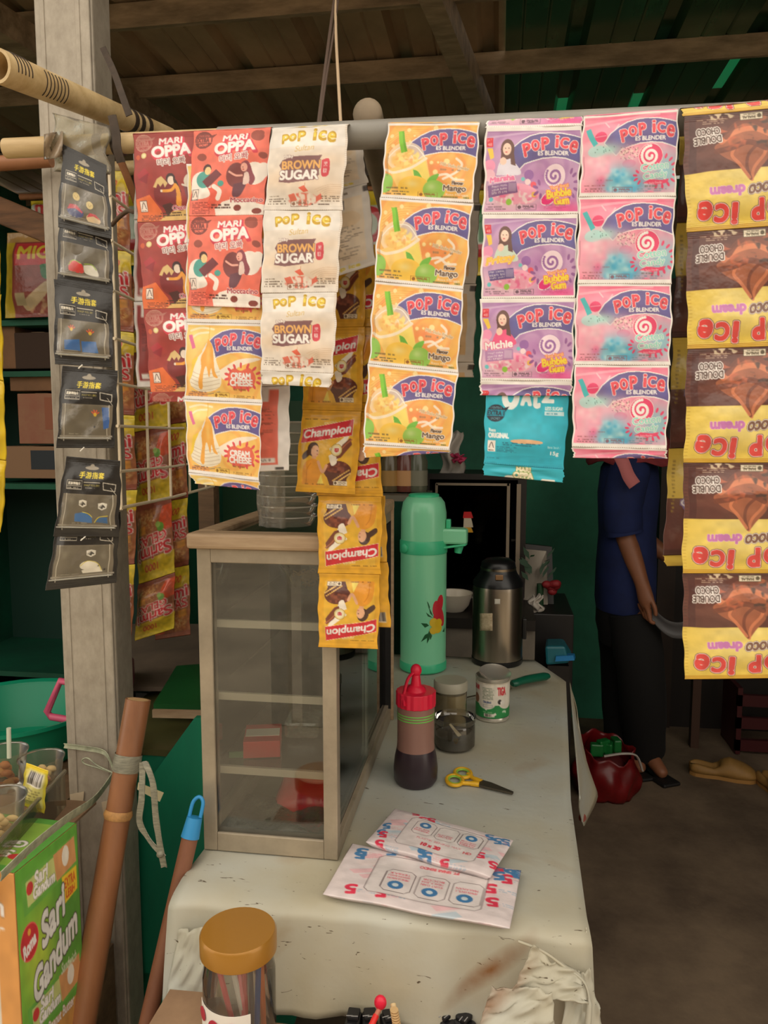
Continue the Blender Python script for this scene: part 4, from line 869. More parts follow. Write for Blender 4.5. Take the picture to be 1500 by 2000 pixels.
MB().prism([aY(925, 1038, by0+0.1), aY(966, 1038, by0+0.1), aY(972, 978, by0+0.1), aY(920, 978, by0+0.1)], (0, 0.12, 0)).build('tub', clear_mat('tub_plastic', tint=(120, 110, 100), haze=0.25, hazecol=(110, 92, 84)), ct)
MB().prism([aY(916, 978, by0+0.095), aY(973, 975, by0+0.095), aY(973, 966, by0+0.095), aY(916, 969, by0+0.095)], (0, 0.13, 0)).build('lid', mat('dark_red_lid', (176, 24, 44), 0.4), ct)
o = thing('sauce_pack', 'red white and yellow sauce pack behind the flask spout', 'pack', aY(912, 1035, by0-0.03))
for (y0_, y1_, c, n_) in ((1000, 1012, (206, 36, 40), 'red_band'), (1012, 1030, (208, 196, 172), 'white_band'), (1030, 1040, (214, 160, 40), 'yellow_band')):
    MB().prism([aY(905-1*(y0_ < 1010), y1_, by0-0.03), aY(924, y1_, by0-0.03), aY(920, y0_, by0-0.03), aY(906, y0_, by0-0.03)], (0, 0.02, 0)).build(n_, mat('sp_'+n_, c, 0.4), o)
# bundle of white cloth with pink on top of rear cabinet
wb = thing('plastic_bundle', 'white plastic bundle with pink packets on the rear cabinet', 'bundle', (aY(882, 925, by0+0.1)[0], by0+0.1, z1))
def crumple(pts, Y, depth=0.06, n=14, seed=1.0):
    a, b_, c, d = [aY(*p, Y) for p in pts]; P = []
    for v in np.linspace(0, 1, n):
        P.append([(a*(1-u)+b_*u)*(1-v)+(d*(1-u)+c*u)*v+np.array([0.01*math.sin(9*v+seed), -depth*math.sin(math.pi*u)*math.sin(math.pi*min(v*1.1, 1))+0.008*math.sin(13*u+7*v+seed), 0.006*math.sin(11*u+seed)]) for u in np.linspace(0, 1, n)])
    return MB().surf(np.array(P), 0.003)
crumple([(866, 845), (900, 842), (906, 930), (858, 930)], by0+0.05, 0.05).build('white_plastic', mat('white_plastic', (196, 188, 178), 0.4), wb, smooth=180, fix=False)
crumple([(884, 885), (906, 890), (908, 904), (888, 900)], by0+0.0, 0.02, seed=3).build('pink_packet', mat('pink_packet', (196, 60, 100), 0.4), wb, smooth=180, fix=False)
# bottles and packs left of it
for k, (x, c, lab) in enumerate(((762, (96, 84, 60), 'brown bottle standing behind the mango sachets'), (792, (110, 60, 50), 'dark red bottle with pale label behind the mango sachets'), (816, (92, 96, 80), 'grey green bottle next to the rear cabinet'))):
    c0 = aY(x, 960, 2.5); t = thing('bottle', lab, 'bottle', (c0[0], 2.5, c0[2]), 'bottles behind the mango sachets')
    MB().lathe([(0.03, 0), (0.032, 0.01), (0.032, 0.10), (0.014, 0.14), (0.013, 0.17)], c0, 24).build('glass', mat('bottle_%d' % k, c, 0.2), t, smooth=40)
    MB().lathe([(0.015, 0.17), (0.015, 0.19), (0.001, 0.191)], c0, 20).build('cap', mat('bottle_cap_%d' % k, (150, 140, 120), 0.4), t, smooth=40)
    MB().shell([(0.0325, 0.02), (0.0325, 0.07)], c0, 24).build('label', mat('bottle_label_%d' % k, ((170, 130, 70), (200, 150, 100), (130, 128, 110))[k], 0.5), t, smooth=40, fix=False)
zz = aY(790, 962, 2.5)[2]
o = MB().bx(aY(740, 965, 2.5)[0], aY(838, 965, 2.5)[0], 2.40, 2.62, zz-0.02, zz-0.001).bx(aY(745, 965, 2.5)[0], aY(752, 965, 2.5)[0], 2.5, 2.55, 0, zz-0.02).build('side_shelf', mat('grey_side_shelf', (110, 104, 90), 0.6), None); tag(o, 'grey shelf plank under the row of dark bottles', 'shelf')
# white bowl
wy = 2.5; wc = aY(885, 1192, wy)
wbz = thing('white_bowl', 'white enamel bowl with red mark behind the flasks', 'bowl', (wc[0], wy, wc[2]))
MB().shell([(0.001, 0.0), (0.035, 0.0), (0.052, 0.02), (0.062, 0.056), (0.064, 0.06), (0.06, 0.058), (0.048, 0.02), (0.001, 0.006)], wc, 36).build('bowl', mat('white_enamel', (214, 204, 186), 0.3), wbz, smooth=40, fix=False)
o = MB().bx(aY(850, 1200, 2.4)[0], aY(1046, 1200, 2.4)[0], 2.40, 2.70, wc[2]-0.035, wc[2]-0.001).build('rear_table', mat('dark_rear_table', (34, 28, 24), 0.5), None); tag(o, 'dark table board under the white bowl', 'table')
o = MB().bx(aY(872, 1200, 2.42)[0], aY(1046, 1200, 2.42)[0], 2.42, 2.46, 0.0, wc[2]-0.036).build('grey_cupboard_door', mat('grey_panel', (140, 130, 116), 0.6, var=0.2, scale=6), None); tag(o, 'grey panel front under the dark rear table', 'panel')
# framed mirror and artificial flowers
mr = thing('framed_mirror', 'small dark framed mirror leaning by the green wall', 'mirror', aY(1045, 1190, 2.75))
MB().prism([aY(1018, 1192, 2.75), aY(1082, 1192, 2.75), aY(1078, 1068, 2.80), aY(1020, 1062, 2.80)], (0, 0.02, 0)).build('frame', M_dk, mr)
MB().prism([aY(1024, 1182, 2.745), aY(1070, 1182, 2.745), aY(1067, 1076, 2.795), aY(1024, 1072, 2.795)], (0, -0.003, 0)).build('glass', mat('mirror_glass', (120, 112, 100), 0.15, metal=0.5), mr)
fl = thing('artificial_flowers', 'bunch of dark red artificial flowers with green leaves', 'flowers', aY(1055, 1175, 2.68))
for k in range(9):
    a = rng.uniform(0, 6.28); r = rng.uniform(4, 26); MB().ball(aY(1078+r*math.cos(a)*0.7, 1140+r*math.sin(a)*0.6, 2.66+0.02*math.sin(a)), 0.017, 8, 6, (1, 0.8, 0.8)).build('blossom', mat('dark_red_petal', (134, 22, 30), 0.6), fl, smooth=60)
for k in range(18):
    a = rng.uniform(0, 6.28); p = aY(1050+20*math.cos(a), 1115+45*rng.uniform(-1, 0.6), 2.66); q = p+np.array([0.03*math.cos(a), 0.01, 0.03*rng.uniform(0, 1.5)]); s_ = np.array([0.008, 0, 0.004])
    MB().prism([p, (p+q)/2+s_, q, (p+q)/2-s_], (0, 0.002, 0)).build('leaf', mat('dark_leaf', (24, 62, 34), 0.5), fl)
MB().tube([aY(1055, 1195, 2.68), aY(1055, 1140, 2.68)], 0.012, 10).build('stem_bundle', mat('dark_leaf', (24, 62, 34), 0.5), fl, smooth=50)
crumple([(1035, 1165), (1056, 1160), (1060, 1195), (1036, 1196)], 2.62, 0.02).build('white_wrap', mat('white_plastic', (196, 188, 178), 0.4), fl, smooth=180, fix=False)
o = MB().bx(aY(1020, 1200, 2.62)[0], aY(1120, 1200, 2.62)[0], 2.60, 2.95, 0.0, aY(1040, 1198, 2.6)[2]).build('low_cupboard', mat('black_cupboard', (24, 20, 19), 0.5), None, bevel=0.004); tag(o, 'low black cupboard under the mirror and flowers', 'cupboard')
tb2 = thing('tissue_pack', 'teal and blue tissue pack on the floor stand behind the counter', 'tissue pack', aY(1090, 1300, 2.45))
MB().hexa([aY(1066, 1300, 2.42), aY(1112, 1296, 2.42), aY(1118, 1275, 2.55), aY(1072, 1278, 2.55), aY(1064, 1262, 2.42), aY(1104, 1262, 2.42), aY(1100, 1247, 2.55), aY(1066, 1247, 2.55)]).build('pack', mat('teal_pack', (30, 110, 124), 0.4), tb2, bevel=0.008)
MB().hexa([aY(1084, 1292, 2.41), aY(1122, 1290, 2.41), aY(1124, 1284, 2.45), aY(1088, 1284, 2.45), aY(1086, 1282, 2.41), aY(1120, 1280, 2.41), aY(1122, 1276, 2.45), aY(1090, 1276, 2.45)]).build('blue_flap', mat('blue_pack', (30, 130, 196), 0.4), tb2)
zz = aY(1090, 1300, 2.42)[2]
o = MB().bx(aY(1070, 1300, 2.42)[0], aY(1112, 1300, 2.42)[0], 2.43, 2.58, 0.0, zz-0.004).build('dark_stand', mat('black_cupboard', (24, 20, 19), 0.5), None); tag(o, 'dark stand carrying the tissue pack', 'stand')
# red plastic bag with green packets on the floor
rb = thing('red_shopping_bag', 'red plastic bag with white handles and green packets on the floor', 'bag', (*aZ(1195, 1600, 0)[:2], 0))
bc = aZ(1190, 1580, 0.0); bw2 = 0.11
P = []
for v in np.linspace(0, 1, 16):
    row = []
    for u in np.linspace(0, 1, 37):
        a = 2*math.pi*u; r = bw2*(0.92+0.2*math.sin(math.pi*min(v*1.2, 1)))*(1+0.07*math.sin(5*a+6*v)+0.06*math.sin(9*a-7*v)+0.03*math.sin(17*a+5*v))
        row.append((bc[0]+r*math.cos(a), bc[1]+0.12+0.8*r*math.sin(a), 0.002+0.19*v+0.035*v*math.cos(a-2.2)+0.01*v*math.sin(7*a)))
    P.append(row)
mb = MB().surf(np.array(P), 0.002); mb.build('bag', mat('red_bag_plastic', (122, 18, 22), 0.35, var=0.2, scale=14), rb, smooth=180, fix=False)
MB().lathe([(0.001, 0), (0.09, 0.0), (0.09, 0.11), (0.05, 0.15), (0.001, 0.16)], (bc[0], bc[1]+0.12, 0.004), 24, sy=0.8).build('filling', mat('dark_filling', (90, 24, 26), 0.6), rb, smooth=60)
MB().tube(spline([(bc[0]-0.02, bc[1]+0.03, 0.19), (bc[0]+0.05, bc[1]+0.03, 0.205), (bc[0]+0.10, bc[1]+0.05, 0.19), (bc[0]+0.125, bc[1]+0.06, 0.13)], 6), 0.008, 8, ell=0.5).build('white_handle', mat('white_plastic', (196, 188, 178), 0.4), rb, smooth=60)
for k in range(4): MB().box((bc[0]-0.04+0.025*k, bc[1]+0.09+0.01*k, 0.19+0.012*(k % 2)), (0.05, 0.03, 0.05), 0.6*k, R=None).build('green_packet', mat('green_packet', (24, 110, 50), 0.35), rb, bevel=0.006)
# clog shoes
def clog(label, p, rz, s=1.0):
    t = thing('clog', label, 'clog', (p[0], p[1], 0.0), 'pale rubber clogs on the floor')
    R_ = np.array([[math.cos(rz), -math.sin(rz)], [math.sin(rz), math.cos(rz)]]); L = 0.25*s
    def w(t_): return 0.5*s*np.interp(t_, [0, 0.06, 0.2, 0.42, 0.68, 0.9, 0.97, 1], [0.03, 0.062, 0.074, 0.072, 0.098, 0.092, 0.06, 0.02])
    def hh(t_): return s*np.interp(t_, [0, 0.1, 0.35, 0.5, 0.6, 0.8, 0.95, 1], [0.055, 0.062, 0.045, 0.07, 0.078, 0.062, 0.04, 0.02])
    sole, up = [], []
    n = 26
    for i in range(n):
        t_ = i/(n-1); x = (t_-0.5)*L; ww = w(t_); h = hh(t_)
        rows_ = []
        for a in np.linspace(math.pi, 0, 17):
            yy = ww*math.cos(a); zz = 0.018*s+(h-0.018*s)*math.sin(a)**0.7
            if t_ < 0.48: zz = min(zz, 0.018*s+(h-0.018*s)*(0.25+0.75*abs(math.cos(a))**1.5)) if abs(math.cos(a)) < 0.93 else zz
            q = R_@np.array([x, yy]); rows_.append((p[0]+q[0], p[1]+q[1], zz))
        up.append(rows_)
    mb = MB().surf(np.array(up), -0.005); mb.build('upper', mat('tan_rubber', (166, 124, 64), 0.6, var=0.15, scale=20), t, smooth=180, fix=False)
    out = []
    for sgn in (1, -1):
        for i in range(n):
            t_ = i/(n-1) if sgn == 1 else 1-i/(n-1); q = R_@np.array([(t_-0.5)*L*1.02, sgn*w(t_)*1.04]); out.append((p[0]+q[0], p[1]+q[1], 0.001))
    MB().prism(out, (0, 0, 0.02*s)).build('sole', mat('tan_sole', (170, 124, 64), 0.7), t)
    for k, (tt, a) in enumerate(((0.56, 2.2), (0.64, 2.35), (0.72, 2.5), (0.80, 2.4), (0.60, 1.6), (0.7, 1.6), (0.8, 1.6), (0.22, 2.55), (0.3, 2.6))):
        ww, h = w(tt), hh(tt); q = R_@np.array([(tt-0.5)*L, -ww*math.cos(math.pi-a)*-1.0]); c = np.array([p[0]+q[0], p[1]+q[1], 0.018*s+(h-0.018*s)*math.sin(a)**0.7])
        MB().ball(c, 0.0075*s, 8, 6, (1, 1, 0.5)).build('vent_hole', mat('dark_hole', (40, 28, 18), 0.8), t, smooth=60)
    return t
c1 = aZ(1420, 1530, 0.0); clog('tan rubber clog on the floor right of the standing person', c1+np.array([0, 0.06, 0]), math.radians(-8), 1.0)
c2 = aZ(1512, 1560, 0.0); clog('second tan clog cut off by the photo edge', c2+np.array([0.03, 0.04, 0]), math.radians(-75), 0.95)
# a dim stool leg and red crate far right
o = MB().bx(*[aZ(1372, 1500, 0)[0]+d for d in (0, 0.035)], 3.45, 3.49, 0, 0.75).build('stool_leg_post', mat('dim_post_wood', (70, 46, 32), 0.7), None); tag(o, 'dim wooden post standing near the back door', 'post')
rc = aY(1450, 1460, 3.5); rcr = thing('red_crate', 'dim red plastic crate on the floor far behind the clogs', 'crate', (rc[0]+0.05, 3.5, 0))
for z in (0.02, 0.12, 0.22): MB().bx(rc[0]-0.06, rc[0]+0.3, 3.40, 3.42, z, z+0.05).build('slat', mat('dim_red_plastic', (66, 12, 16), 0.5), rcr)
for x in (rc[0]-0.06, rc[0]+0.28): MB().bx(x, x+0.02, 3.40, 3.62, 0.005, 0.30).build('corner_post', mat('dim_red_plastic', (66, 12, 16), 0.5), rcr)

# ================================================================== wire grid beside the pillar
M_wire = mat('cream_coated_wire', (250, 232, 200), 0.5)
wg = thing('wire_grid', 'cream wire display grid in front of the noodle packets', 'wire grid', aY(240, 1000, 1.22))
WA, WB_ = aY(236, 1000, 1.21), aY(415, 944, 1.72)
WA[2] = WB_[2] = (WA[2]+WB_[2])/2
def wpt(s_, z): q = WA+(WB_-WA)*s_; return np.array([q[0], q[1], z])
zt_ = zof(228, 330, 1.21); zb_ = WA[2]
def onwire(px, py):      # parameter along the grid plane for a pixel
    lo, hi = -0.2, 1.4
    for _ in range(40):
        mid = (lo+hi)/2; q = WA+(WB_-WA)*mid; r = ray(px, py); x = CAM[0]+r[0]*(q[1]/r[1])
        if x > q[0]: lo = mid
        else: hi = mid
    return lo
ss_ = [onwire(233, 880), onwire(288, 860), onwire(331, 860), onwire(369, 900)]
ss_.append(ss_[-1]+(ss_[-1]-ss_[-2]))
for s_ in ss_: MB().tube([wpt(s_, zb_-0.004), wpt(s_+0.004, (zt_+zb_)/2), wpt(s_, zt_)], 0.0027, 7).build('wire', M_wire, wg, smooth=60)
for z in [zb_]+[zof(236, y, 1.21) for y in (921, 832, 749, 661, 567, 470, 380)]:
    MB().tube([wpt(ss_[0]-0.01, z), wpt(0.5, z-0.003), wpt(1.02, z)], 0.0027 if z > zb_ else 0.0032, 7).build('wire', M_wire, wg, smooth=60)
# wooden shelf post behind the grid
o = MB().bx(*sorted((aY(388, 1000, 1.95)[0], aY(418, 1000, 1.95)[0])), 1.95, 1.99, 0.83, 1.75).build('wooden_post', M_wood, None); tag(o, 'upright wooden post behind the cabinet corner', 'post')
o = MB().bx(-1.2, -0.35, 2.5, 2.52, 0.6, 1.5).build('green_partition', mat('dark_green_partition', (20, 62, 34), 0.6), None); tag(o, 'dark green partition board behind the display cabinet', 'partition')
# dark clutter under the left shelf
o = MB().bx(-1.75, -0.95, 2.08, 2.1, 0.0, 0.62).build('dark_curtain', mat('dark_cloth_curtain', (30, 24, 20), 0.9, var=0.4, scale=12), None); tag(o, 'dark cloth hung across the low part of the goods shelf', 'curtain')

# ================================================================== person at the back
pe_x, pe_y = 0.50, 3.12
pr_ = thing('person', 'person in blue shirt and dark trousers standing behind the counter holding a clear plate', 'person', (pe_x, pe_y, 0))
M_skin = mat('brown_skin', (150, 96, 66), 0.5, var=0.1, scale=20)
def skin_mesh(name, verts, edges, radii, m, parent, root=0, sub=2):
    me = bpy.data.meshes.new(name); o0 = ORG[parent.name]
    me.from_pydata([list(np.array(v)-o0) for v in verts], edges, []); me.materials.append(m)
    ob = link_mesh(name, me, None, parent)
    md = ob.modifiers.new('skin', 'SKIN'); md.use_smooth_shade = True
    for i, sv in enumerate(me.skin_vertices[0].data):
        r = radii[i]; sv.radius = (r, r) if not isinstance(r, tuple) else r; sv.use_root = (i == root)
    s_ = ob.modifiers.new('sub', 'SUBSURF'); s_.levels = sub; s_.render_levels = sub
    return ob
sh_z = 1.27
shL = np.array([pe_x-0.01, pe_y-0.13, sh_z]); shR = np.array([pe_x+0.02, pe_y+0.15, sh_z])
el = aY(1221, 1045, 3.0); wr = aY(1254, 1140, 2.93); kn_ = aY(1268, 1172, 2.92)
V = [(pe_x, pe_y, 0.86), (pe_x+0.01, pe_y, 1.02), (pe_x+0.01, pe_y, 1.18), (pe_x+0.01, pe_y, 1.30), (pe_x+0.02, pe_y, 1.38), (pe_x+0.035, pe_y, 1.45), (pe_x+0.03, pe_y, 1.53),
     shL, (shL+el)/2+np.array([-0.02, -0.01, 0]), el, (el+wr)/2, wr,
     shR, (pe_x+0.05, pe_y+0.18, 1.0), (pe_x+0.2, pe_y+0.10, 0.88),
     (pe_x+0.02, pe_y-0.09, 0.80), (pe_x+0.06, pe_y-0.10, 0.45), tuple(aZ(1300, 1518, 0.03)+np.array([-0.06, 0.13, 0.06])), tuple(aZ(1300, 1518, 0.025)),
     (pe_x+0.0, pe_y+0.09, 0.80), (pe_x+0.02, pe_y+0.09, 0.45), tuple(aZ(1256, 1508, 0.03)+np.array([-0.05, 0.14, 0.06])), tuple(aZ(1256, 1508, 0.025))]
E_ = [(0, 1), (1, 2), (2, 3), (3, 4), (4, 5), (5, 6), (3, 7), (7, 8), (8, 9), (9, 10), (10, 11), (3, 12), (12, 13), (13, 14), (0, 15), (15, 16), (16, 17), (17, 18), (0, 19), (19, 20), (20, 21), (21, 22)]
Rr = [(0.10, 0.09), (0.095, 0.085), (0.10, 0.09), (0.06, 0.07), 0.05, (0.085, 0.075), (0.06, 0.06), 0.06, 0.05, 0.042, 0.038, 0.028, 0.06, 0.045, 0.03, 0.07, 0.052, 0.038, 0.024, 0.07, 0.052, 0.038, 0.024]
# palm and fingers continue the same skeleton
hand = aY(1262, 1170, 2.92); i0 = len(V)
V.append(hand); E_.append((11, i0)); Rr.append((0.034, 0.02))
tips = [[(1262, 1196, 2.92), (1264, 1208, 2.92), (1272, 1214, 2.91)], [(1268, 1200, 2.905), (1270, 1214, 2.9), (1280, 1218, 2.9)], [(1256, 1192, 2.93), (1260, 1206, 2.93), (1268, 1209, 2.93)], [(1252, 1186, 2.945), (1256, 1199, 2.945), (1263, 1203, 2.945)], [(1274, 1174, 2.90), (1280, 1190, 2.89), (1281, 1204, 2.89)]]
for fg in tips:
    prev = i0
    for j, p in enumerate(fg):
        V.append(aY(*p)); E_.append((prev, len(V)-1)); Rr.append(0.0095-0.001*j); prev = len(V)-1
skin_mesh('body', V, E_, Rr, M_skin, pr_, 0)
M_shirt = mat('blue_cotton', (26, 42, 96), 0.85, var=0.2, scale=14); M_trs = mat('black_cotton', (14, 13, 14), 0.9)
mid = (shL+el)/2+np.array([-0.02, -0.012, 0])
st_ = MB().lathe([(0.135, 0.70), (0.142, 0.74), (0.14, 0.88), (0.132, 1.0), (0.142, 1.16), (0.13, 1.26), (0.08, 1.33), (0.055, 1.35)], (pe_x+0.005, pe_y, 0), 32, sx=0.82, sy=1.12).build('shirt', M_shirt, pr_, smooth=60)
MB().tube(spline([shL+np.array([0.01, 0.05, 0.02]), shL, mid, el+np.array([-0.006, 0, 0.02])], 6), [0.07]*7+[0.076]*6+[0.072]*5+[0.066], 20).build('sleeve', M_shirt, st_, smooth=60)
MB().tube(spline([shR+np.array([0.01, -0.05, 0.02]), shR, np.array([pe_x+0.05, pe_y+0.18, 1.0])], 6), 0.07, 20).build('sleeve', M_shirt, st_, smooth=60)
MB().tube([el+np.array([-0.008, 0, 0.032]), el+np.array([-0.002, -0.001, 0.004])], 0.070, 20).build('rolled_cuff', M_shirt, st_, smooth=60)
tr_ = MB().lathe([(0.10, 0.56), (0.124, 0.64), (0.122, 0.78), (0.11, 0.84)], (pe_x, pe_y, 0), 28, sx=0.85, sy=1.15).build('trousers', M_trs, pr_, smooth=60)
for a_, b_, c_ in ((V[15], V[16], V[17]), (V[19], V[20], V[21])):
    a_, b_, c_ = np.array(a_), np.array(b_), np.array(c_); MB().tube(spline([a_-(0, 0, 0.1), b_, c_+(0, 0.01, 0.0)], 6), [0.094]*5+[0.09]*5+[0.085]*3, 20).build('trouser_leg', M_trs, tr_, smooth=60)
# headscarf over head and shoulders, its end trailing on the chest
M_scarf = mat('dusty_red_cloth', (150, 52, 58), 0.85, var=0.25, scale=12)
P = []
for v in np.linspace(0, 1, 18):
    row = []
    for u in np.linspace(0, 1, 33):
        a = 0.55+(2*math.pi-1.1)*u if v < 0.62 else 0.25+(2*math.pi-0.5)*u
        z = 1.62-0.34*v; r = np.interp(v, [0, 0.12, 0.35, 0.6, 0.75, 1], [0.02, 0.09, 0.125, 0.11, 0.15, 0.2])
        row.append((pe_x+0.02+r*math.cos(a)*0.9, pe_y+r*math.sin(a)*(0.85 if v < 0.6 else 1.0), z+0.01*math.sin(7*a)*v))
    P.append(row)
MB().surf(np.array(P), 0.004).build('headscarf', M_scarf, pr_, smooth=180, fix=False)
ribbon(spline([aY(1205, 880, 2.86), aY(1218, 905, 2.85), aY(1228, 930, 2.85), aY(1240, 948, 2.85)], 6), 0.045, 0.004, twist=[(0.8, 0, 0.6)]*19).build('scarf_end', mat('pink_scarf_end', (206, 122, 124), 0.85), pr_, smooth=180)
# face
hc = np.array([pe_x+0.035, pe_y, 1.49])
MB().ball(hc, 0.088, 20, 14, (0.95, 0.82, 1.2)).build('face', M_skin, pr_, smooth=180)
fx = hc+np.array([0.083, 0, 0])
MB().ball(fx+np.array([0.004, 0, -0.015]), 0.016, 10, 8, (1, 0.8, 1.3)).build('nose', M_skin, pr_, smooth=180)
for s_ in (-1, 1): MB().ball(fx+np.array([-0.004, 0.03*s_, 0.012]), 0.009, 10, 8, (0.6, 1.4, 0.7)).build('eye', mat('dark_eye', (20, 14, 12), 0.2), pr_, smooth=180)
MB().ball(fx+np.array([-0.006, 0, -0.05]), 0.012, 10, 8, (0.6, 2.0, 0.6)).build('mouth', mat('lip', (130, 60, 54), 0.5), pr_, smooth=180)
for a_, t_ in ((V[17], V[18]), (V[21], V[22])):
    d_ = np.array(t_)-np.array(a_); rz_ = math.atan2(d_[1], d_[0])-math.pi/2; c_ = (np.array(a_)+np.array(t_))/2
    MB().box((c_[0], c_[1], 0.009), (0.082, 0.22, 0.016), rz_).build('sandal', mat('black_sandal', (22, 20, 20), 0.6), pr_, bevel=0.007)
# the translucent lid held in the hand
P = []
for v in np.linspace(0, 1, 5):
    P.append([aY(1268+72*u, 1178+26*v+(44+6*v)*u-14*math.sin(math.pi*u)*-1.0-8*u*u, 2.90-0.02*u+0.012*math.sin(math.pi*v)) for u in np.linspace(0, 1, 16)])
o = MB().surf(np.array(P), 0.003).build('plastic_plate', clear_mat('grey_clear_plastic', tint=(150, 150, 150), haze=0.6, hazecol=(128, 126, 128), gloss=0.0, rough=0.4), None, smooth=180, fix=False); tag(o, 'curved clear grey plastic plate in the person hand', 'plate')
# ================================================================== flat print: designs drawn as vectors, carried as ink colour on the mesh
_fc = bpy.data.curves.new('lettering', 'FONT'); _fo = bpy.data.objects.new('lettering', _fc); COL.objects.link(_fo)
_tc = {}
def glyphs(s):
    if s not in _tc:
        _fc.body = s; bpy.context.view_layer.update()
        ev = _fo.evaluated_get(bpy.context.evaluated_depsgraph_get()); me = ev.to_mesh(); me.calc_loop_triangles()
        v = np.array([p.co[:2] for p in me.vertices]) if len(me.vertices) else np.zeros((0, 2))
        t = np.array([q.vertices[:] for q in me.loop_triangles]); ev.to_mesh_clear()
        v = v-(v.min(0)+v.max(0))/2; _tc[s] = (v, t, v.max(0)-v.min(0))
    return _tc[s]
def dil(m, r):
    r = int(round(r)); yy = np.flatnonzero(m.any(1)); xx = np.flatnonzero(m.any(0))
    if r < 1 or not len(yy): return m.copy()
    full = m.copy(); Y0, Y1, X0, X1 = max(yy[0]-r-1, 0), yy[-1]+r+2, max(xx[0]-r-1, 0), xx[-1]+r+2; m = full[Y0:Y1, X0:X1].copy()
    for k in range(r):
        q = m.copy(); q[1:] |= m[:-1]; q[:-1] |= m[1:]
        if k % 2: 
            p = q.copy(); q[:, 1:] |= p[:, :-1]; q[:, :-1] |= p[:, 1:]
        else:
            q[:, 1:] |= m[:, :-1]; q[:, :-1] |= m[:, 1:]
        m = q
    full[Y0:Y1, X0:X1] = m; return full
class Cv:
    """print canvas; x and y run 0..100 over width and height"""
    def __init__(s, w, h, bg=(255, 255, 255), seed=1):
        s.w, s.h = w, h; s.a = np.ones((h, w, 3))*np.array(bg)/255.0; s.r = np.random.RandomState(seed)
        s.Y, s.X = np.mgrid[0:h, 0:w].astype(float); s.X += 0.5; s.Y += 0.5
    def p(s, x, y): return np.array([x*s.w/100.0, y*s.h/100.0])
    def put(s, m, c, a=1.0):
        m = (m.astype(float)*a)[..., None]; s.a = s.a*(1-m)+m*np.array(c)/255.0; return s
    def mpoly(s, pts):
        P = np.array([s.p(*q) for q in pts]); x0, y0 = np.floor(P.min(0)).astype(int); x1, y1 = np.ceil(P.max(0)).astype(int)
        x0, y0, x1, y1 = max(x0, 0), max(y0, 0), min(x1, s.w), min(y1, s.h); m = np.zeros((s.h, s.w), bool)
        if x1 <= x0 or y1 <= y0: return m
        X, Y = s.X[y0:y1, x0:x1], s.Y[y0:y1, x0:x1]; ins = np.zeros(X.shape, bool); n = len(P)
        for i in range(n):
            a, b = P[i], P[(i+1) % n]
            if a[1] == b[1]: continue
            c = ((a[1] > Y) != (b[1] > Y)) & (X < (b[0]-a[0])*(Y-a[1])/(b[1]-a[1])+a[0]); ins ^= c
        m[y0:y1, x0:x1] = ins; return m
    def mell(s, cx, cy, rx, ry, rot=0):
        c = s.p(cx, cy); rx, ry = rx*s.w/100, ry*s.h/100; t = math.radians(rot); X, Y = s.X-c[0], s.Y-c[1]
        U = X*math.cos(t)+Y*math.sin(t); V = -X*math.sin(t)+Y*math.cos(t); return (U/rx)**2+(V/ry)**2
    def poly(s, pts, c, a=1.0, out=None, ow=1.0, sm=False):
        if sm: pts = [tuple(q) for q in spline([np.array(q, float) for q in list(pts)+[pts[0]]], 5)]
        m = s.mpoly(pts)
        if out: s.put(dil(m, ow*s.w/100), out)
        return s.put(m, c, a)
    def ell(s, cx, cy, rx, ry, c, rot=0, a=1.0, out=None, ow=1.0):
        d = s.mell(cx, cy, rx, ry, rot) < 1
        if out: s.put(dil(d, ow*s.w/100), out)
        return s.put(d, c, a)
    def blob(s, cx, cy, rx, ry, c, rot=0, a=1.0, k=1.2): return s.put(np.exp(-k*s.mell(cx, cy, rx, ry, rot)), c, a)
    def rect(s, x0, y0, x1, y1, c, a=1.0):
        X0, Y0 = s.p(x0, y0); X1, Y1 = s.p(x1, y1); q = s.a[max(int(round(Y0)), 0):max(int(round(Y1)), int(round(Y0))+1), max(int(round(X0)), 0):max(int(round(X1)), int(round(X0))+1)]; q *= 1-a; q += a*np.array(c)/255.0; return s
    def frame(s, x0, y0, x1, y1, c, w=0.6):
        for q in ((x0, y0, x1, y0+w), (x0, y1-w, x1, y1), (x0, y0, x0+w, y1), (x1-w, y0, x1, y1)): s.rect(*q, c)
        return s
    def line(s, pts, w, c, a=1.0, sm=True):
        P = [s.p(*q) for q in pts]; P = spline(P, 6) if sm and len(P) > 2 else P; r = w*s.w/200.0; A_ = np.array(P)
        x0, y0 = np.maximum(np.floor(A_.min(0)-r-2).astype(int), 0); x1, y1 = np.ceil(A_.max(0)+r+2).astype(int); x1, y1 = min(x1, s.w), min(y1, s.h)
        if x1 <= x0 or y1 <= y0: return s
        XX, YY = s.X[y0:y1, x0:x1], s.Y[y0:y1, x0:x1]; d = np.full(XX.shape, 1e9)
        for i in range(len(P)-1):
            a_, b = P[i], P[i+1]; ab = b-a_; L = ab@ab+1e-9; t = np.clip(((XX-a_[0])*ab[0]+(YY-a_[1])*ab[1])/L, 0, 1)
            d = np.minimum(d, np.hypot(XX-a_[0]-t*ab[0], YY-a_[1]-t*ab[1]))
        m = (np.clip(r+0.5-d, 0, 1)*a)[..., None]; s.a[y0:y1, x0:x1] = s.a[y0:y1, x0:x1]*(1-m)+m*np.array(c)/255.0; return s
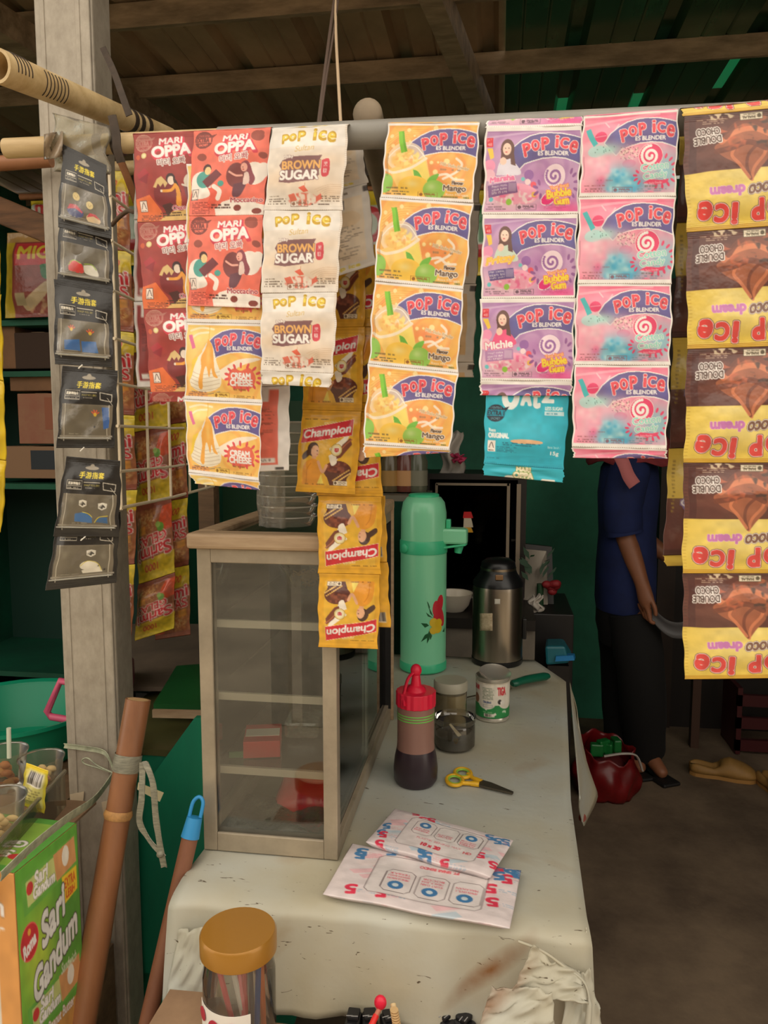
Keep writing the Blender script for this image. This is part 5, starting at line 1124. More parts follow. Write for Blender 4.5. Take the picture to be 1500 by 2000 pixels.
    def mtext(s, t, cx, cy, h, w=None, rot=0, skew=0):
        v, tr, sz = glyphs(t); k = h*s.h/100.0/sz[1]; kx = k if w is None else w*s.w/100.0/sz[0]
        q = v*np.array([kx, -k]); q[:, 0] -= q[:, 1]*skew; a = math.radians(-rot); R_ = np.array([[math.cos(a), -math.sin(a)], [math.sin(a), math.cos(a)]])
        q = q@R_.T+s.p(cx, cy); m = np.zeros((s.h, s.w), bool)
        for i, j, l in tr:
            A, B, C_ = q[i], q[j], q[l]; x0 = max(int(min(A[0], B[0], C_[0])), 0); x1 = min(int(max(A[0], B[0], C_[0]))+2, s.w)
            y0 = max(int(min(A[1], B[1], C_[1])), 0); y1 = min(int(max(A[1], B[1], C_[1]))+2, s.h)
            if x1 <= x0 or y1 <= y0: continue
            X, Y = s.X[y0:y1, x0:x1], s.Y[y0:y1, x0:x1]
            e0 = (B[0]-A[0])*(Y-A[1])-(B[1]-A[1])*(X-A[0]); e1 = (C_[0]-B[0])*(Y-B[1])-(C_[1]-B[1])*(X-B[0]); e2 = (A[0]-C_[0])*(Y-C_[1])-(A[1]-C_[1])*(X-C_[0])
            m[y0:y1, x0:x1] |= ((e0 >= 0) & (e1 >= 0) & (e2 >= 0)) | ((e0 <= 0) & (e1 <= 0) & (e2 <= 0))
        return m
    def text(s, t, cx, cy, h, c, w=None, rot=0, skew=0, bold=0, out=(), a=1.0):
        m = s.mtext(t, cx, cy, h, w, rot, skew); q = s.w/420.0
        if bold: m = dil(m, bold*q)
        tot = 0; L = []
        for oc, ow in out: tot += ow; L.append((oc, tot))
        for oc, ow in reversed(L): s.put(dil(m, ow*q), oc)
        f = m.astype(float); f = (f+np.roll(f, 1, 0)+np.roll(f, -1, 0)+np.roll(f, 1, 1)+np.roll(f, -1, 1))/5
        return s.put(f, c, a)
    def micro(s, x0, y0, x1, y1, n, c, a=0.8, fill=0.72, jag=0.35):
        """rows of print too small to read"""
        for i in range(n):
            ya = y0+(y1-y0)*(i+0.2)/n; yb = y0+(y1-y0)*(i+0.75)/n; x = x0; xe = x1-(x1-x0)*jag*s.r.rand()
            while x < xe:
                L = (x1-x0)*s.r.uniform(0.02, 0.09)
                if s.r.rand() < fill: s.rect(x, ya, min(x+L*0.9, xe), yb, c, a)
                x += L
        return s
    def grain(s, amp=0.03, k=24):
        g = s.r.rand(s.h//k+2, s.w//k+2); yy = s.Y/k; xx = s.X/k; i, j = yy.astype(int), xx.astype(int); fy, fx_ = yy-i, xx-j
        fy = fy*fy*(3-2*fy); fx_ = fx_*fx_*(3-2*fx_)
        n = g[i, j]*(1-fy)*(1-fx_)+g[i+1, j]*fy*(1-fx_)+g[i, j+1]*(1-fy)*fx_+g[i+1, j+1]*fy*fx_
        s.a *= (1+amp*(2*n-1))[..., None]; return n
    def mottle(s, c, x, y, rx, ry, k=14, a=0.7, th=0.5):
        g = s.r.rand(s.h//k+3, s.w//k+3); yy = s.Y/k; xx = s.X/k; i, j = yy.astype(int), xx.astype(int); fy, fx_ = yy-i, xx-j
        n = g[i, j]*(1-fy)*(1-fx_)+g[i+1, j]*fy*(1-fx_)+g[i, j+1]*(1-fy)*fx_+g[i+1, j+1]*fy*fx_
        m = np.clip((n-th)*5, 0, 1)*np.clip((1-s.mell(x, y, rx, ry))*3, 0, 1); return s.put(m, c, a)
    def swirl(s, cx, cy, c, n=6, k=1.0, a=0.5, ph=0.0, sx=1.0):
        P = s.p(cx, cy); d = np.hypot((s.X-P[0])*sx, s.Y-P[1])/s.w; th = np.arctan2(s.Y-P[1], s.X-P[0])
        return s.put(np.clip(np.sin(d*n*6.28+k*th+ph)*1.5-0.5, 0, 1), c, a)
    def flip180(s): s.a = s.a[::-1, ::-1].copy(); return s
    def halal(s, x, y, w=14, h=5, c=(70, 50, 30), bgc=None, t='HALAL'):
        if bgc: s.rect(x, y, x+w, y+h, bgc)
        s.frame(x, y, x+w, y+h, c, 0.45); s.ell(x+w*0.16, y+h*0.5, w*0.09, h*0.3, c); s.text(t, x+w*0.62, y+h*0.36, h*0.34, c, w=w*0.55, bold=0.6)
        return s.micro(x+w*0.32, y+h*0.62, x+w*0.95, y+h*0.92, 1, c)
    def barcode(s, x0, y0, x1, y1, n=26):
        s.rect(x0, y0, x1, y1, (240, 232, 220)); x = x0
        for i in range(n):
            b = (x1-x0)/n; w_ = b*s.r.choice([0.3, 0.5, 0.8]); s.rect(x, y0, x+w_, y1-(y1-y0)*0.1, (30, 24, 22)); x += b
        return s
    def drops(s, cx, cy, rx, ry, n, c, r=1.6, a0=0, a1=360):
        for k in range(n):
            t = math.radians(a0+(a1-a0)*k/max(n-1, 1)); s.ell(cx+rx*math.cos(t), cy+ry*math.sin(t), r*1.6, r*0.9, c, rot=math.degrees(t))
        return s
    def perf(s, c=(120, 96, 76), y=1.0):
        for k in range(42): s.rect(1.5+k*2.35, y-0.5, 2.6+k*2.35, y+0.5, c, 0.75)
        return s
WHT = (246, 242, 238)
# ---------------------------------------------------------------- drink sachet logo: red letters on a violet arch
ARCH = [(24, 36), (30, 25), (38, 17), (47, 11), (57, 8), (67, 7.4), (79, 8.2), (91, 11), (101, 14.5), (101, 43), (93, 39.5), (84, 37), (72, 36), (60, 37), (50, 40), (42, 43), (36, 50)]
def logo(c, dx=0):
    A_ = [(x+dx, y) for x, y in ARCH]
    c.poly(A_, (92, 78, 140), out=WHT, ow=1.0)
    c.poly([(x, y) for x, y in A_ if y < 40 or x > 60], (92, 78, 140))
    c.blob(40+dx, 30, 9, 10, (84, 104, 190), a=0.45); c.blob(94+dx, 26, 6, 12, (70, 84, 190), a=0.4)
    for ch, x, y, h, w, r in (('P', 44, 27.5, 17, 8.5, 14), ('O', 52.5, 22.5, 14, 9.2, 9), ('P', 62.5, 20.5, 17, 8.5, 5), ('i', 74.5, 18, 17.5, 3.6, -2), ('C', 82, 19.5, 14, 9.6, -5), ('e', 91.5, 23.5, 15, 8.8, -12)):
        c.text(ch, x+dx, y, h*0.86, (226, 62, 76), w=w*0.8, rot=r, bold=3.0 if ch != 'i' else 2.2, out=((WHT, 1.6),))
    for x, y in ((43.5, 23.5), (52, 19), (62, 16.5), (90.5, 20)): c.ell(x+dx, y+2.5, 0.9, 2.2, (150, 40, 62), rot=20)
    c.text('ES BLENDER', 71+dx, 31.8, 4.8, WHT, w=31, rot=0.5, bold=1.0)
def pi_base(bgc, seed):
    c = Cv(420, 350, bgc, seed); return c
def pi_edges(c, side=1.6, top=3.0, bot=4.5):
    c.rect(0, 0, side, 100, WHT); c.rect(100-side, 0, 100, 100, WHT); c.rect(0, 0, 100, top, WHT); c.rect(0, 100-bot, 100, 100, WHT)
    c.perf((132, 104, 84), 99.0); c.grain(0.03); return c
def d_mango():
    c = pi_base((248, 186, 84), 2)
    c.swirl(70, 62, (244, 146, 74), 7, 1.0, 0.6); c.swirl(30, 30, (250, 214, 120), 5, 2.0, 0.5); c.blob(60, 60, 26, 16, (236, 116, 66), a=0.7); c.blob(15, 50, 9, 30, (238, 140, 70), a=0.5)
    for k in range(5): c.line([(4, 22+4*k), (20, 10+3*k), (45, 8+2.5*k)], 0.5, (226, 136, 50), 0.7)
    for x, y, r in ((6, 17, 2.2), (24, 9, 2.2), (31, 17, 1.2), (9, 30, 2), (27, 25, 1.4), (53, 6, 2.6), (68, 49, 3), (52, 52, 1.8), (59, 51, 1.2), (80, 71, 1.8), (57, 64, 2.6)): c.ell(x, y, r, r*1.2, (252, 222, 150), out=(240, 176, 84), ow=0.4)
    logo(c)
    for q in ([(78, 45), (84, 52), (80, 62), (66, 72)], [(60, 68), (70, 66), (78, 72), (88, 72)]): c.line(q, 2.6, (250, 240, 226), 0.85)
    c.ell(24, 46, 20, 20, (250, 226, 190), a=0.75); c.poly([(4, 62), (10, 70), (20, 92), (46, 92), (54, 80), (46, 46)], (252, 208, 112)); c.poly([(28, 58), (45, 50), (54, 80), (40, 84)], (248, 222, 104))
    c.mottle((248, 196, 96), 24, 48, 17, 15, 16, 0.95, 0.25); c.mottle((252, 226, 130), 26, 46, 15, 12, 11, 0.9, 0.5); c.mottle((240, 160, 70), 22, 52, 12, 9, 13, 0.7, 0.6)
    c.line([(3, 62), (12, 66), (30, 60), (46, 47)], 3.0, (250, 236, 214), 0.9); c.line([(5, 45), (12, 36), (22, 31), (34, 32), (45, 46)], 1.0, (250, 246, 236), 0.9)
    c.poly([(12.5, 11), (18.5, 10), (25, 38), (18.5, 40)], (120, 198, 40)); c.poly([(16.5, 10.4), (18.5, 10), (25, 38), (22.5, 38.8)], (96, 172, 30))
    c.poly([(33, 62), (39, 65), (46, 78), (43, 82), (36, 74)], (96, 176, 56), sm=True); c.poly([(47, 80), (52, 70), (61, 66), (57, 76)], (110, 186, 60), sm=True)
    c.ell(35, 84, 17, 14, (252, 202, 70)); c.blob(33, 80, 8, 5, (254, 226, 130)); c.ell(57, 86, 12, 12, (142, 200, 76)); c.blob(54, 82, 6, 5, (186, 222, 130)); c.ell(2, 80, 10, 13, (140, 200, 80))
    c.text('Flavour', 82, 76.5, 4.2, (90, 64, 44), w=12, bold=0.6, out=((WHT, 2),)); c.text('Mango', 79, 84, 8.6, (96, 70, 50), w=24, bold=1.4, out=((WHT, 2.6),))
    c.text('Milk Shake Powder', 77, 55, 4.2, (206, 170, 120), w=31, rot=-9, bold=0.6, out=((WHT, 1),)); c.micro(62, 58, 90, 62, 1, (150, 116, 80))
    c.micro(5, 84, 40, 88, 1, (120, 100, 60)); c.micro(5, 89, 36, 95, 2, (90, 80, 60)); c.halal(40, 89, 21, 7, (150, 90, 30)); c.text('Rasa Mangga', 82, 91, 3.2, WHT, w=24, bold=0.5); c.micro(64, 92.5, 97, 95.5, 1, (70, 90, 40))
    for x in (3, 4.5): c.line([(x, 40), (x, 70)], 0.5, (120, 80, 40), 0.8, sm=False)
    return pi_edges(c)
def d_cotton():
    c = pi_base((246, 142, 170), 3)
    c.swirl(20, 60, (250, 176, 196), 4, 2, 0.7); c.blob(50, 4, 60, 10, (242, 92, 132), a=0.8); c.blob(88, 70, 22, 26, (126, 206, 220), a=0.9); c.blob(62, 60, 14, 20, (248, 120, 150), a=0.7)
    c.line([(3, 12), (40, 7), (80, 3)], 2.5, (250, 190, 206), 0.6); c.blob(32, 100, 50, 8, (242, 86, 128), a=0.8); c.poly([(62, 97), (72, 93), (82, 97)], (242, 90, 130), sm=True)
    for q in ([(24, 10), (28, 16)], [(38, 13), (34, 20)]): c.line(q, 1.4, (252, 214, 220), 0.7, sm=False)
    logo(c)
    c.blob(20, 62, 20, 22, (250, 184, 200), k=1.0); c.blob(12, 74, 14, 14, (250, 170, 190)); c.blob(26, 44, 20, 9, (176, 226, 220), k=1.5); c.ell(16, 45, 9, 7, (172, 224, 220), a=0.8)
    c.blob(50, 52, 14, 14, (248, 166, 186), k=1.4); c.mottle((250, 222, 206), 50, 48, 11, 10, 8, 0.8, 0.5)
    for k in range(46): c.ell(50+c.r.uniform(-9, 9), 50+c.r.uniform(-9, 7), 0.45, 0.5, (110, 60, 66), a=0.8)
    for k in range(9): c.ell(20+c.r.uniform(-8, 14), 44+c.r.uniform(-4, 3), 0.5, 0.6, (60, 90, 90), a=0.8)
    c.ell(50, 61, 7, 5, (244, 110, 150), a=0.7)
    c.blob(22, 82, 6, 8, (240, 90, 150), a=0.8); c.blob(43, 78, 19, 17, (120, 204, 230), k=1.0); c.blob(36, 86, 13, 10, (130, 206, 230), k=1.2); c.blob(55, 86, 14, 9, (60, 180, 222), k=1.2, a=0.9)
    for k in range(40):
        x, y = 43+c.r.uniform(-15, 15), 79+c.r.uniform(-12, 13); c.blob(x, y, 3.4, 3.6, ((180, 228, 238), (60, 172, 216), (120, 204, 230))[k % 3], a=0.75, k=1.6)
    for k in range(26):
        x, y = 16+c.r.uniform(-11, 14), 64+c.r.uniform(-12, 18); c.blob(x, y, 4.4, 4.4, ((252, 206, 216), (246, 150, 180))[k % 2], a=0.5, k=1.5)
    c.blob(22, 80, 5, 7, (240, 96, 150), a=0.7)
    c.poly([(4, 18), (8.5, 16), (17, 36), (12.5, 39)], (60, 184, 190)); c.ell(20, 28, 6, 6.5, (232, 60, 110)); c.line([(15, 28), (25, 27)], 0.8, (250, 150, 180))
    c.ell(72, 53, 12, 14, (236, 60, 108), out=WHT, ow=0.5)
    for k in range(46):
        t = k/45*11.0; r = 1.6+0.75*t; c.ell(71.5+r*math.cos(t), 53+r*1.2*math.sin(t), 1.5, 1.8, WHT)
    c.drops(82, 70, 17, 18, 9, (232, 60, 108), 1.7, -70, 100); c.drops(66, 76, 9, 8, 4, (232, 60, 108), 1.5, 120, 220)
    c.text('Cotton', 77, 65, 8.5, (140, 218, 204), w=29, rot=8, bold=1.3, out=((WHT, 2.2),)); c.text('Candy', 78, 76, 9.5, (140, 218, 204), w=25, rot=8, bold=1.3, out=((WHT, 2.2),))
    c.poly([(65, 84), (72, 80), (84, 81), (92, 79), (90, 84), (78, 86)], (236, 66, 110)); c.text('Milk Shake Powder', 76, 84, 2.6, WHT, w=18, rot=5, bold=0.4); c.micro(66, 86, 86, 89, 1, (120, 110, 110))
    c.micro(5, 85, 28, 88, 1, (176, 96, 110)); c.micro(5, 89, 28, 94, 2, (150, 90, 100)); c.halal(34, 88, 21, 7, (130, 100, 120)); c.micro(60, 89.5, 92, 94, 2, (80, 140, 160)); c.line([(3, 50), (3, 78)], 0.5, (150, 90, 100), 0.7, sm=False)
    c.micro(14, 79, 40, 82, 1, (150, 80, 100), 0.4)
    return pi_edges(c, 1.6, 2.2, 5.5)
def d_gum(v):
    c = pi_base((196, 150, 196), 4+v)
    c.swirl(60, 55, (170, 118, 178), 5, 1.5, 0.7); c.blob(50, 4, 60, 9, (158, 108, 170), a=0.9); c.blob(28, 82, 32, 16, (250, 206, 218), k=1.0); c.blob(60, 60, 16, 14, (166, 96, 170), a=0.6); c.blob(85, 94, 26, 10, (236, 70, 140), a=0.9); c.blob(20, 100, 20, 5, (246, 130, 170), a=0.7)
    c.line([(3, 12), (40, 7), (75, 4)], 2, (214, 184, 216), 0.6)
    logo(c)
    c.poly([(8, 74), (20, 68), (40, 66), (54, 72), (58, 80), (48, 88), (26, 88), (10, 82)], (248, 164, 194), sm=True); c.mottle((240, 96, 150), 36, 78, 24, 10, 14, 0.8, 0.5); c.mottle((252, 228, 232), 32, 82, 24, 9, 10, 0.9, 0.55)
    for x, y, q, r in ((47, 56, (150, 96, 170), 5), (41, 61, (110, 200, 206), 2), (52, 67, (240, 80, 100), 3), (8, 83, (100, 200, 210), 2.2), (27, 86, (150, 210, 70), 3), (53, 78, (246, 190, 90), 2.6), (46, 64, (250, 220, 226), 3), (6, 44, (246, 150, 190), 6), (5, 55, (248, 190, 210), 6)): c.ell(x, y, r, r*1.15, q)
    # singer, shown only as a small plain figure
    hair = (96, 62, 56); cloth = ((226, 220, 236), (206, 226, 206), (240, 80, 130))[v]
    c.poly([(12, 56), (16, 42), (24, 36), (32, 42), (38, 56)], cloth, sm=True); c.ell(24, 26, 7, 12, hair); c.poly([(18, 26), (30, 26), (33, 46), (28, 44), (27, 32), (20, 32), (17, 44)], hair); c.ell(23.5, 26, 4.4, 7.2, (246, 206, 186)); c.ell(20, 40, 3.4, 4.5, (246, 206, 186)); c.ell(22.8, 29.5, 1.2, 0.7, (210, 80, 90))
    for ex in (21.8, 25.4): c.ell(ex, 25, 0.6, 0.6, (60, 40, 40))
    c.rect(2.5, 12, 9, 22.5, (222, 40, 54)); c.text('JKT', 5.7, 15, 3.2, (250, 190, 190), w=5, bold=0.3); c.text('48', 5.7, 19.4, 3.6, (250, 190, 190), w=4.4, bold=0.3); c.poly([(2.8, 24), (8.5, 24), (10.5, 35), (7, 37)], (250, 206, 70))
    if v == 0:
        c.text('Marsha', 19, 60, 6, (236, 116, 166), w=26, rot=4, bold=1.6, out=((WHT, 1.8),)); c.poly([(4, 67), (34, 64), (36, 76), (5, 81)], (126, 84, 140), sm=False); T = ('Pesan manis', 'untuk kamu', 'bila di sini'); tc = WHT
    elif v == 1:
        c.text('Fritzy', 20, 55, 10.5, (250, 200, 60), w=29, rot=7, skew=0.2, bold=1.6, out=((WHT, 1.2), ((240, 130, 50), 1.2))); c.poly([(8, 67), (34, 64), (35, 76), (9, 79)], (92, 76, 140)); T = ('Hai kamu,', 'scan ini', 'dulu yuk!'); tc = WHT
    else:
        c.text('Michie', 20, 56, 9, WHT, w=29, rot=6, bold=2.0, out=(((228, 50, 110), 2.4),)); c.poly([(5, 64), (35, 61), (36, 74), (7, 77)], (176, 124, 176)); T = ('Hey! coba', 'scan ini deh', 'aku tunggu!'); tc = WHT
    for k, t in enumerate(T): c.text(t, 16.5 if v != 1 else 17, 68.2+3.6*k-(2 if v == 2 else 0), 2.9, tc, w=16, rot=4, bold=0.5)
    c.rect(26, 65.5 if v != 2 else 63, 34, 75 if v != 2 else 72.5, (226, 214, 220), 0.35)
    c.ell(74, 57, 11, 13, (246, 220, 232), out=(176, 130, 184), ow=0.8)
    for k in range(40):
        t = k/39*10.0; r = 1.2+0.75*t; c.ell(73.5+r*math.cos(t), 57+r*1.2*math.sin(t), 1.2, 1.4, (150, 96, 166))
    c.drops(90, 66, 7, 15, 6, (142, 82, 150), 1.9, -80, 90); c.drops(60, 72, 6, 8, 4, (142, 82, 150), 1.9, 90, 250)
    c.poly([(61, 83), (66, 77), (73, 78), (74, 84), (68, 89), (62, 88)], (236, 40, 120), out=WHT, ow=0.8, sm=True)
    c.text('Tutti Frutti', 79, 69, 3.8, (250, 150, 60), w=19, rot=10, bold=1.0, out=((WHT, 1.0), ((220, 50, 60), 1.0))); c.text('Bubble', 79, 76, 9, (252, 222, 60), w=25, rot=9, bold=2.2, out=(((232, 60, 90), 1.6), (WHT, 1.6))); c.text('Gum', 82, 84.5, 8.5, (252, 222, 60), w=15, rot=6, bold=2.2, out=(((232, 60, 90), 1.6), (WHT, 1.6)))
    c.micro(66, 88, 92, 91, 1, (150, 90, 130), 0.6); c.micro(4, 87, 16, 89.5, 1, (120, 90, 110)); c.micro(4, 90, 30, 95, 2, (130, 96, 116)); c.halal(35, 88.5, 21, 6.5, (110, 80, 100)); c.micro(64, 91, 93, 94.5, 2, (200, 60, 120), 0.6); c.line([(2.8, 62), (2.8, 88)], 0.45, (110, 80, 100), 0.7, sm=False)
    return pi_edges(c, 1.8, 4.5, 3.5)
def d_cheese():
    c = pi_base((250, 198, 96), 8)
    c.swirl(60, 70, (246, 164, 76), 6, 1.6, 0.6); c.blob(10, 20, 30, 22, (252, 232, 140), a=0.9); c.poly([(46, 60), (70, 46), (96, 44), (70, 56), (52, 72)], (252, 236, 214), sm=True)
    for q in ([(6, 10), (20, 6), (36, 8)], [(6, 22), (16, 14), (30, 12)]): c.line(q, 2.2, (250, 246, 214), 0.8)
    logo(c)
    c.poly([(8, 82), (6, 68), (14, 50), (24, 36), (32, 24), (38, 34), (42, 50), (48, 66), (47, 80), (34, 88), (18, 88)], (248, 238, 214), sm=True)
    for k in range(6): c.line([(8, 62+5*k), (24, 67+5*k), (46, 62+5*k)], 0.7, (206, 184, 150), 0.9)
    c.poly([(30, 20), (36, 30), (38, 46), (40, 62), (44, 70), (38, 68), (35, 58), (33, 70), (29, 56), (26, 62), (24, 84), (19, 82), (22, 60), (22, 44), (27, 32)], (246, 170, 66), sm=True); c.poly([(10, 48), (18, 44), (12, 58), (9, 70), (5, 74)], (248, 206, 60), sm=True); c.blob(31, 42, 3, 14, (250, 196, 96))
    c.poly([(4, 16), (8.5, 15), (13.5, 32), (9, 34)], (238, 110, 160)); c.line([(30, 0), (31, 20)], 0.8, (226, 180, 60)); c.line([(12, 90), (26, 92), (46, 88)], 0.7, (120, 90, 50), 0.8)
    c.poly([(57, 66), (60, 60), (66, 57), (74, 60), (84, 56), (90, 62), (92, 70), (88, 80), (78, 84), (64, 82), (58, 76)], (234, 98, 74), sm=True); c.drops(76, 68, 21, 15, 16, (226, 70, 76), 2.0)
    c.text('CREAM', 73.5, 66.5, 7.2, WHT, w=25, bold=2.0, out=(((206, 70, 56), 1.4),)); c.text('CHEESE', 74, 75, 8, WHT, w=28, rot=1, bold=2.0, out=(((206, 70, 56), 1.4),)); c.micro(62, 82, 88, 86, 1, (150, 90, 40))
    c.rect(5, 89, 30, 96, (226, 140, 80), 0.6); c.micro(5, 88, 30, 96, 3, (120, 80, 70)); c.halal(38, 88.5, 20, 7.5, (140, 96, 30), (250, 206, 90)); c.micro(64, 91, 96, 95, 2, (150, 100, 40)); c.line([(2.6, 54), (2.6, 86)], 0.5, (120, 90, 40), 0.8, sm=False)
    return pi_edges(c, 1.4, 2.6, 5.0)
def d_sultan():
    c = Cv(400, 420, (236, 226, 214), 9)
    c.rect(0, 0, 100, 24, (240, 235, 228)); c.blob(70, 40, 40, 10, (232, 206, 176), a=0.7); c.blob(30, 62, 60, 14, (232, 204, 172), a=0.8); c.blob(80, 78, 40, 14, (226, 194, 160), a=0.7); c.blob(50, 95, 80, 10, (240, 232, 222), a=0.9)
    for k in range(7): c.line([(64+3*k, 76+2*k), (80, 70+2.4*k), (100, 69+2.6*k)], 0.5, (206, 170, 134), 0.8)
    for ch, x, y, h, w, r in (('p', 23, 13.5, 10, 7, 8), ('o', 30.5, 12, 8, 7.5, 5), ('P', 40, 10.5, 11, 8, 4), ('i', 54, 9.5, 12, 3, 0), ('c', 62, 11, 10, 8.5, -3), ('e', 72, 13, 11, 9, -8)):
        x = 48+(x-47)*1.22; c.text(ch, x+1.5, y, h*1.15, (198, 154, 24), w=w*1.12, rot=r, bold=3.4); c.text(ch, x+1.0, y-1.4, h*0.62, (244, 214, 70), w=w*0.9, rot=r, bold=1.0)
    c.text('Sultan', 47, 26, 7, (214, 180, 104), w=24, rot=6, skew=0.3, bold=0.4)
    c.poly([(20, 40), (34, 36), (70, 35), (66, 42), (68, 58), (62, 64), (30, 68), (16, 66), (20, 52), (16, 46)], (126, 82, 84)); c.text('Milky', 27.5, 36.5, 4.6, (250, 244, 234), w=12, rot=4, bold=1.2, out=(((126, 82, 84), 1.4),))
    c.text('BROWN', 44, 46, 9.6, (240, 178, 96), w=48, rot=1, bold=2.6, out=(((126, 82, 84), 1.6),)); c.text('SUGAR', 42, 58, 10.6, (248, 244, 238), w=49, rot=1, bold=3.0, out=(((126, 82, 84), 1.6),))
    c.poly([(70, 41), (79, 40), (80, 58), (71, 59)], (214, 62, 76), sm=True); c.text('黑', 75, 46, 5.5, WHT, w=5, bold=0.4); c.text('糖', 75, 53.5, 5.5, WHT, w=5, bold=0.4)
    c.line([(51, 68), (51, 74)], 0.6, (200, 140, 90)); c.poly([(43, 74), (50, 71), (56, 78), (50, 79)], (226, 92, 66)); c.mottle((228, 100, 80), 50, 87, 21, 8, 14, 0.9, 0.38); c.mottle((250, 228, 214), 52, 85, 16, 6, 12, 0.9, 0.5); c.poly([(30, 82), (38, 80), (42, 88), (34, 90)], (230, 110, 88)); c.poly([(66, 84), (72, 80), (74, 86), (66, 90)], (226, 104, 84))
    c.micro(4, 82, 20, 84, 1, (110, 90, 70)); c.micro(4, 85, 32, 93, 3, (96, 80, 66)); c.micro(72, 82, 96, 90, 3, (110, 90, 70), jag=0.0); c.micro(60, 91, 97, 94, 1, (90, 70, 60)); c.halal(34, 88.5, 22, 7, (140, 100, 80))
    c.rect(0, 96, 100, 100, (238, 230, 220)); c.perf((150, 130, 110), 99.3); c.rect(0, 0, 1.2, 100, (240, 236, 230)); c.rect(97, 0, 100, 100, (236, 226, 214))
    for k in range(40): c.rect(97, 2.5*k, 100, 2.5*k+0.8, (214, 200, 186))
    c.grain(0.04); return c
def d_back(bg, edge, warm, seed, bar=True):
    c = Cv(360, 380, edge, seed); c.rect(4, 12, 90, 90, bg); c.rect(8, 4, 70, 8, edge); c.micro(30, 4, 84, 9, 1, (110, 96, 80))
    if bar: c.barcode(14, 14, 66, 27)
    c.rect(93, 2, 100, 9, (60, 52, 48)); c.micro(10, 30, 46, 44, 5, (96, 80, 66)); c.ell(70, 38, 16, 9, warm, a=0.5)
    for y in (46, 56, 66, 76): c.micro(8, y, 88, y+8, 4, (100, 84, 70), 0.7)
    c.text('pop ice', 60, 94, 5, (222, 196, 40), w=40, bold=1.4); c.grain(0.04); return c
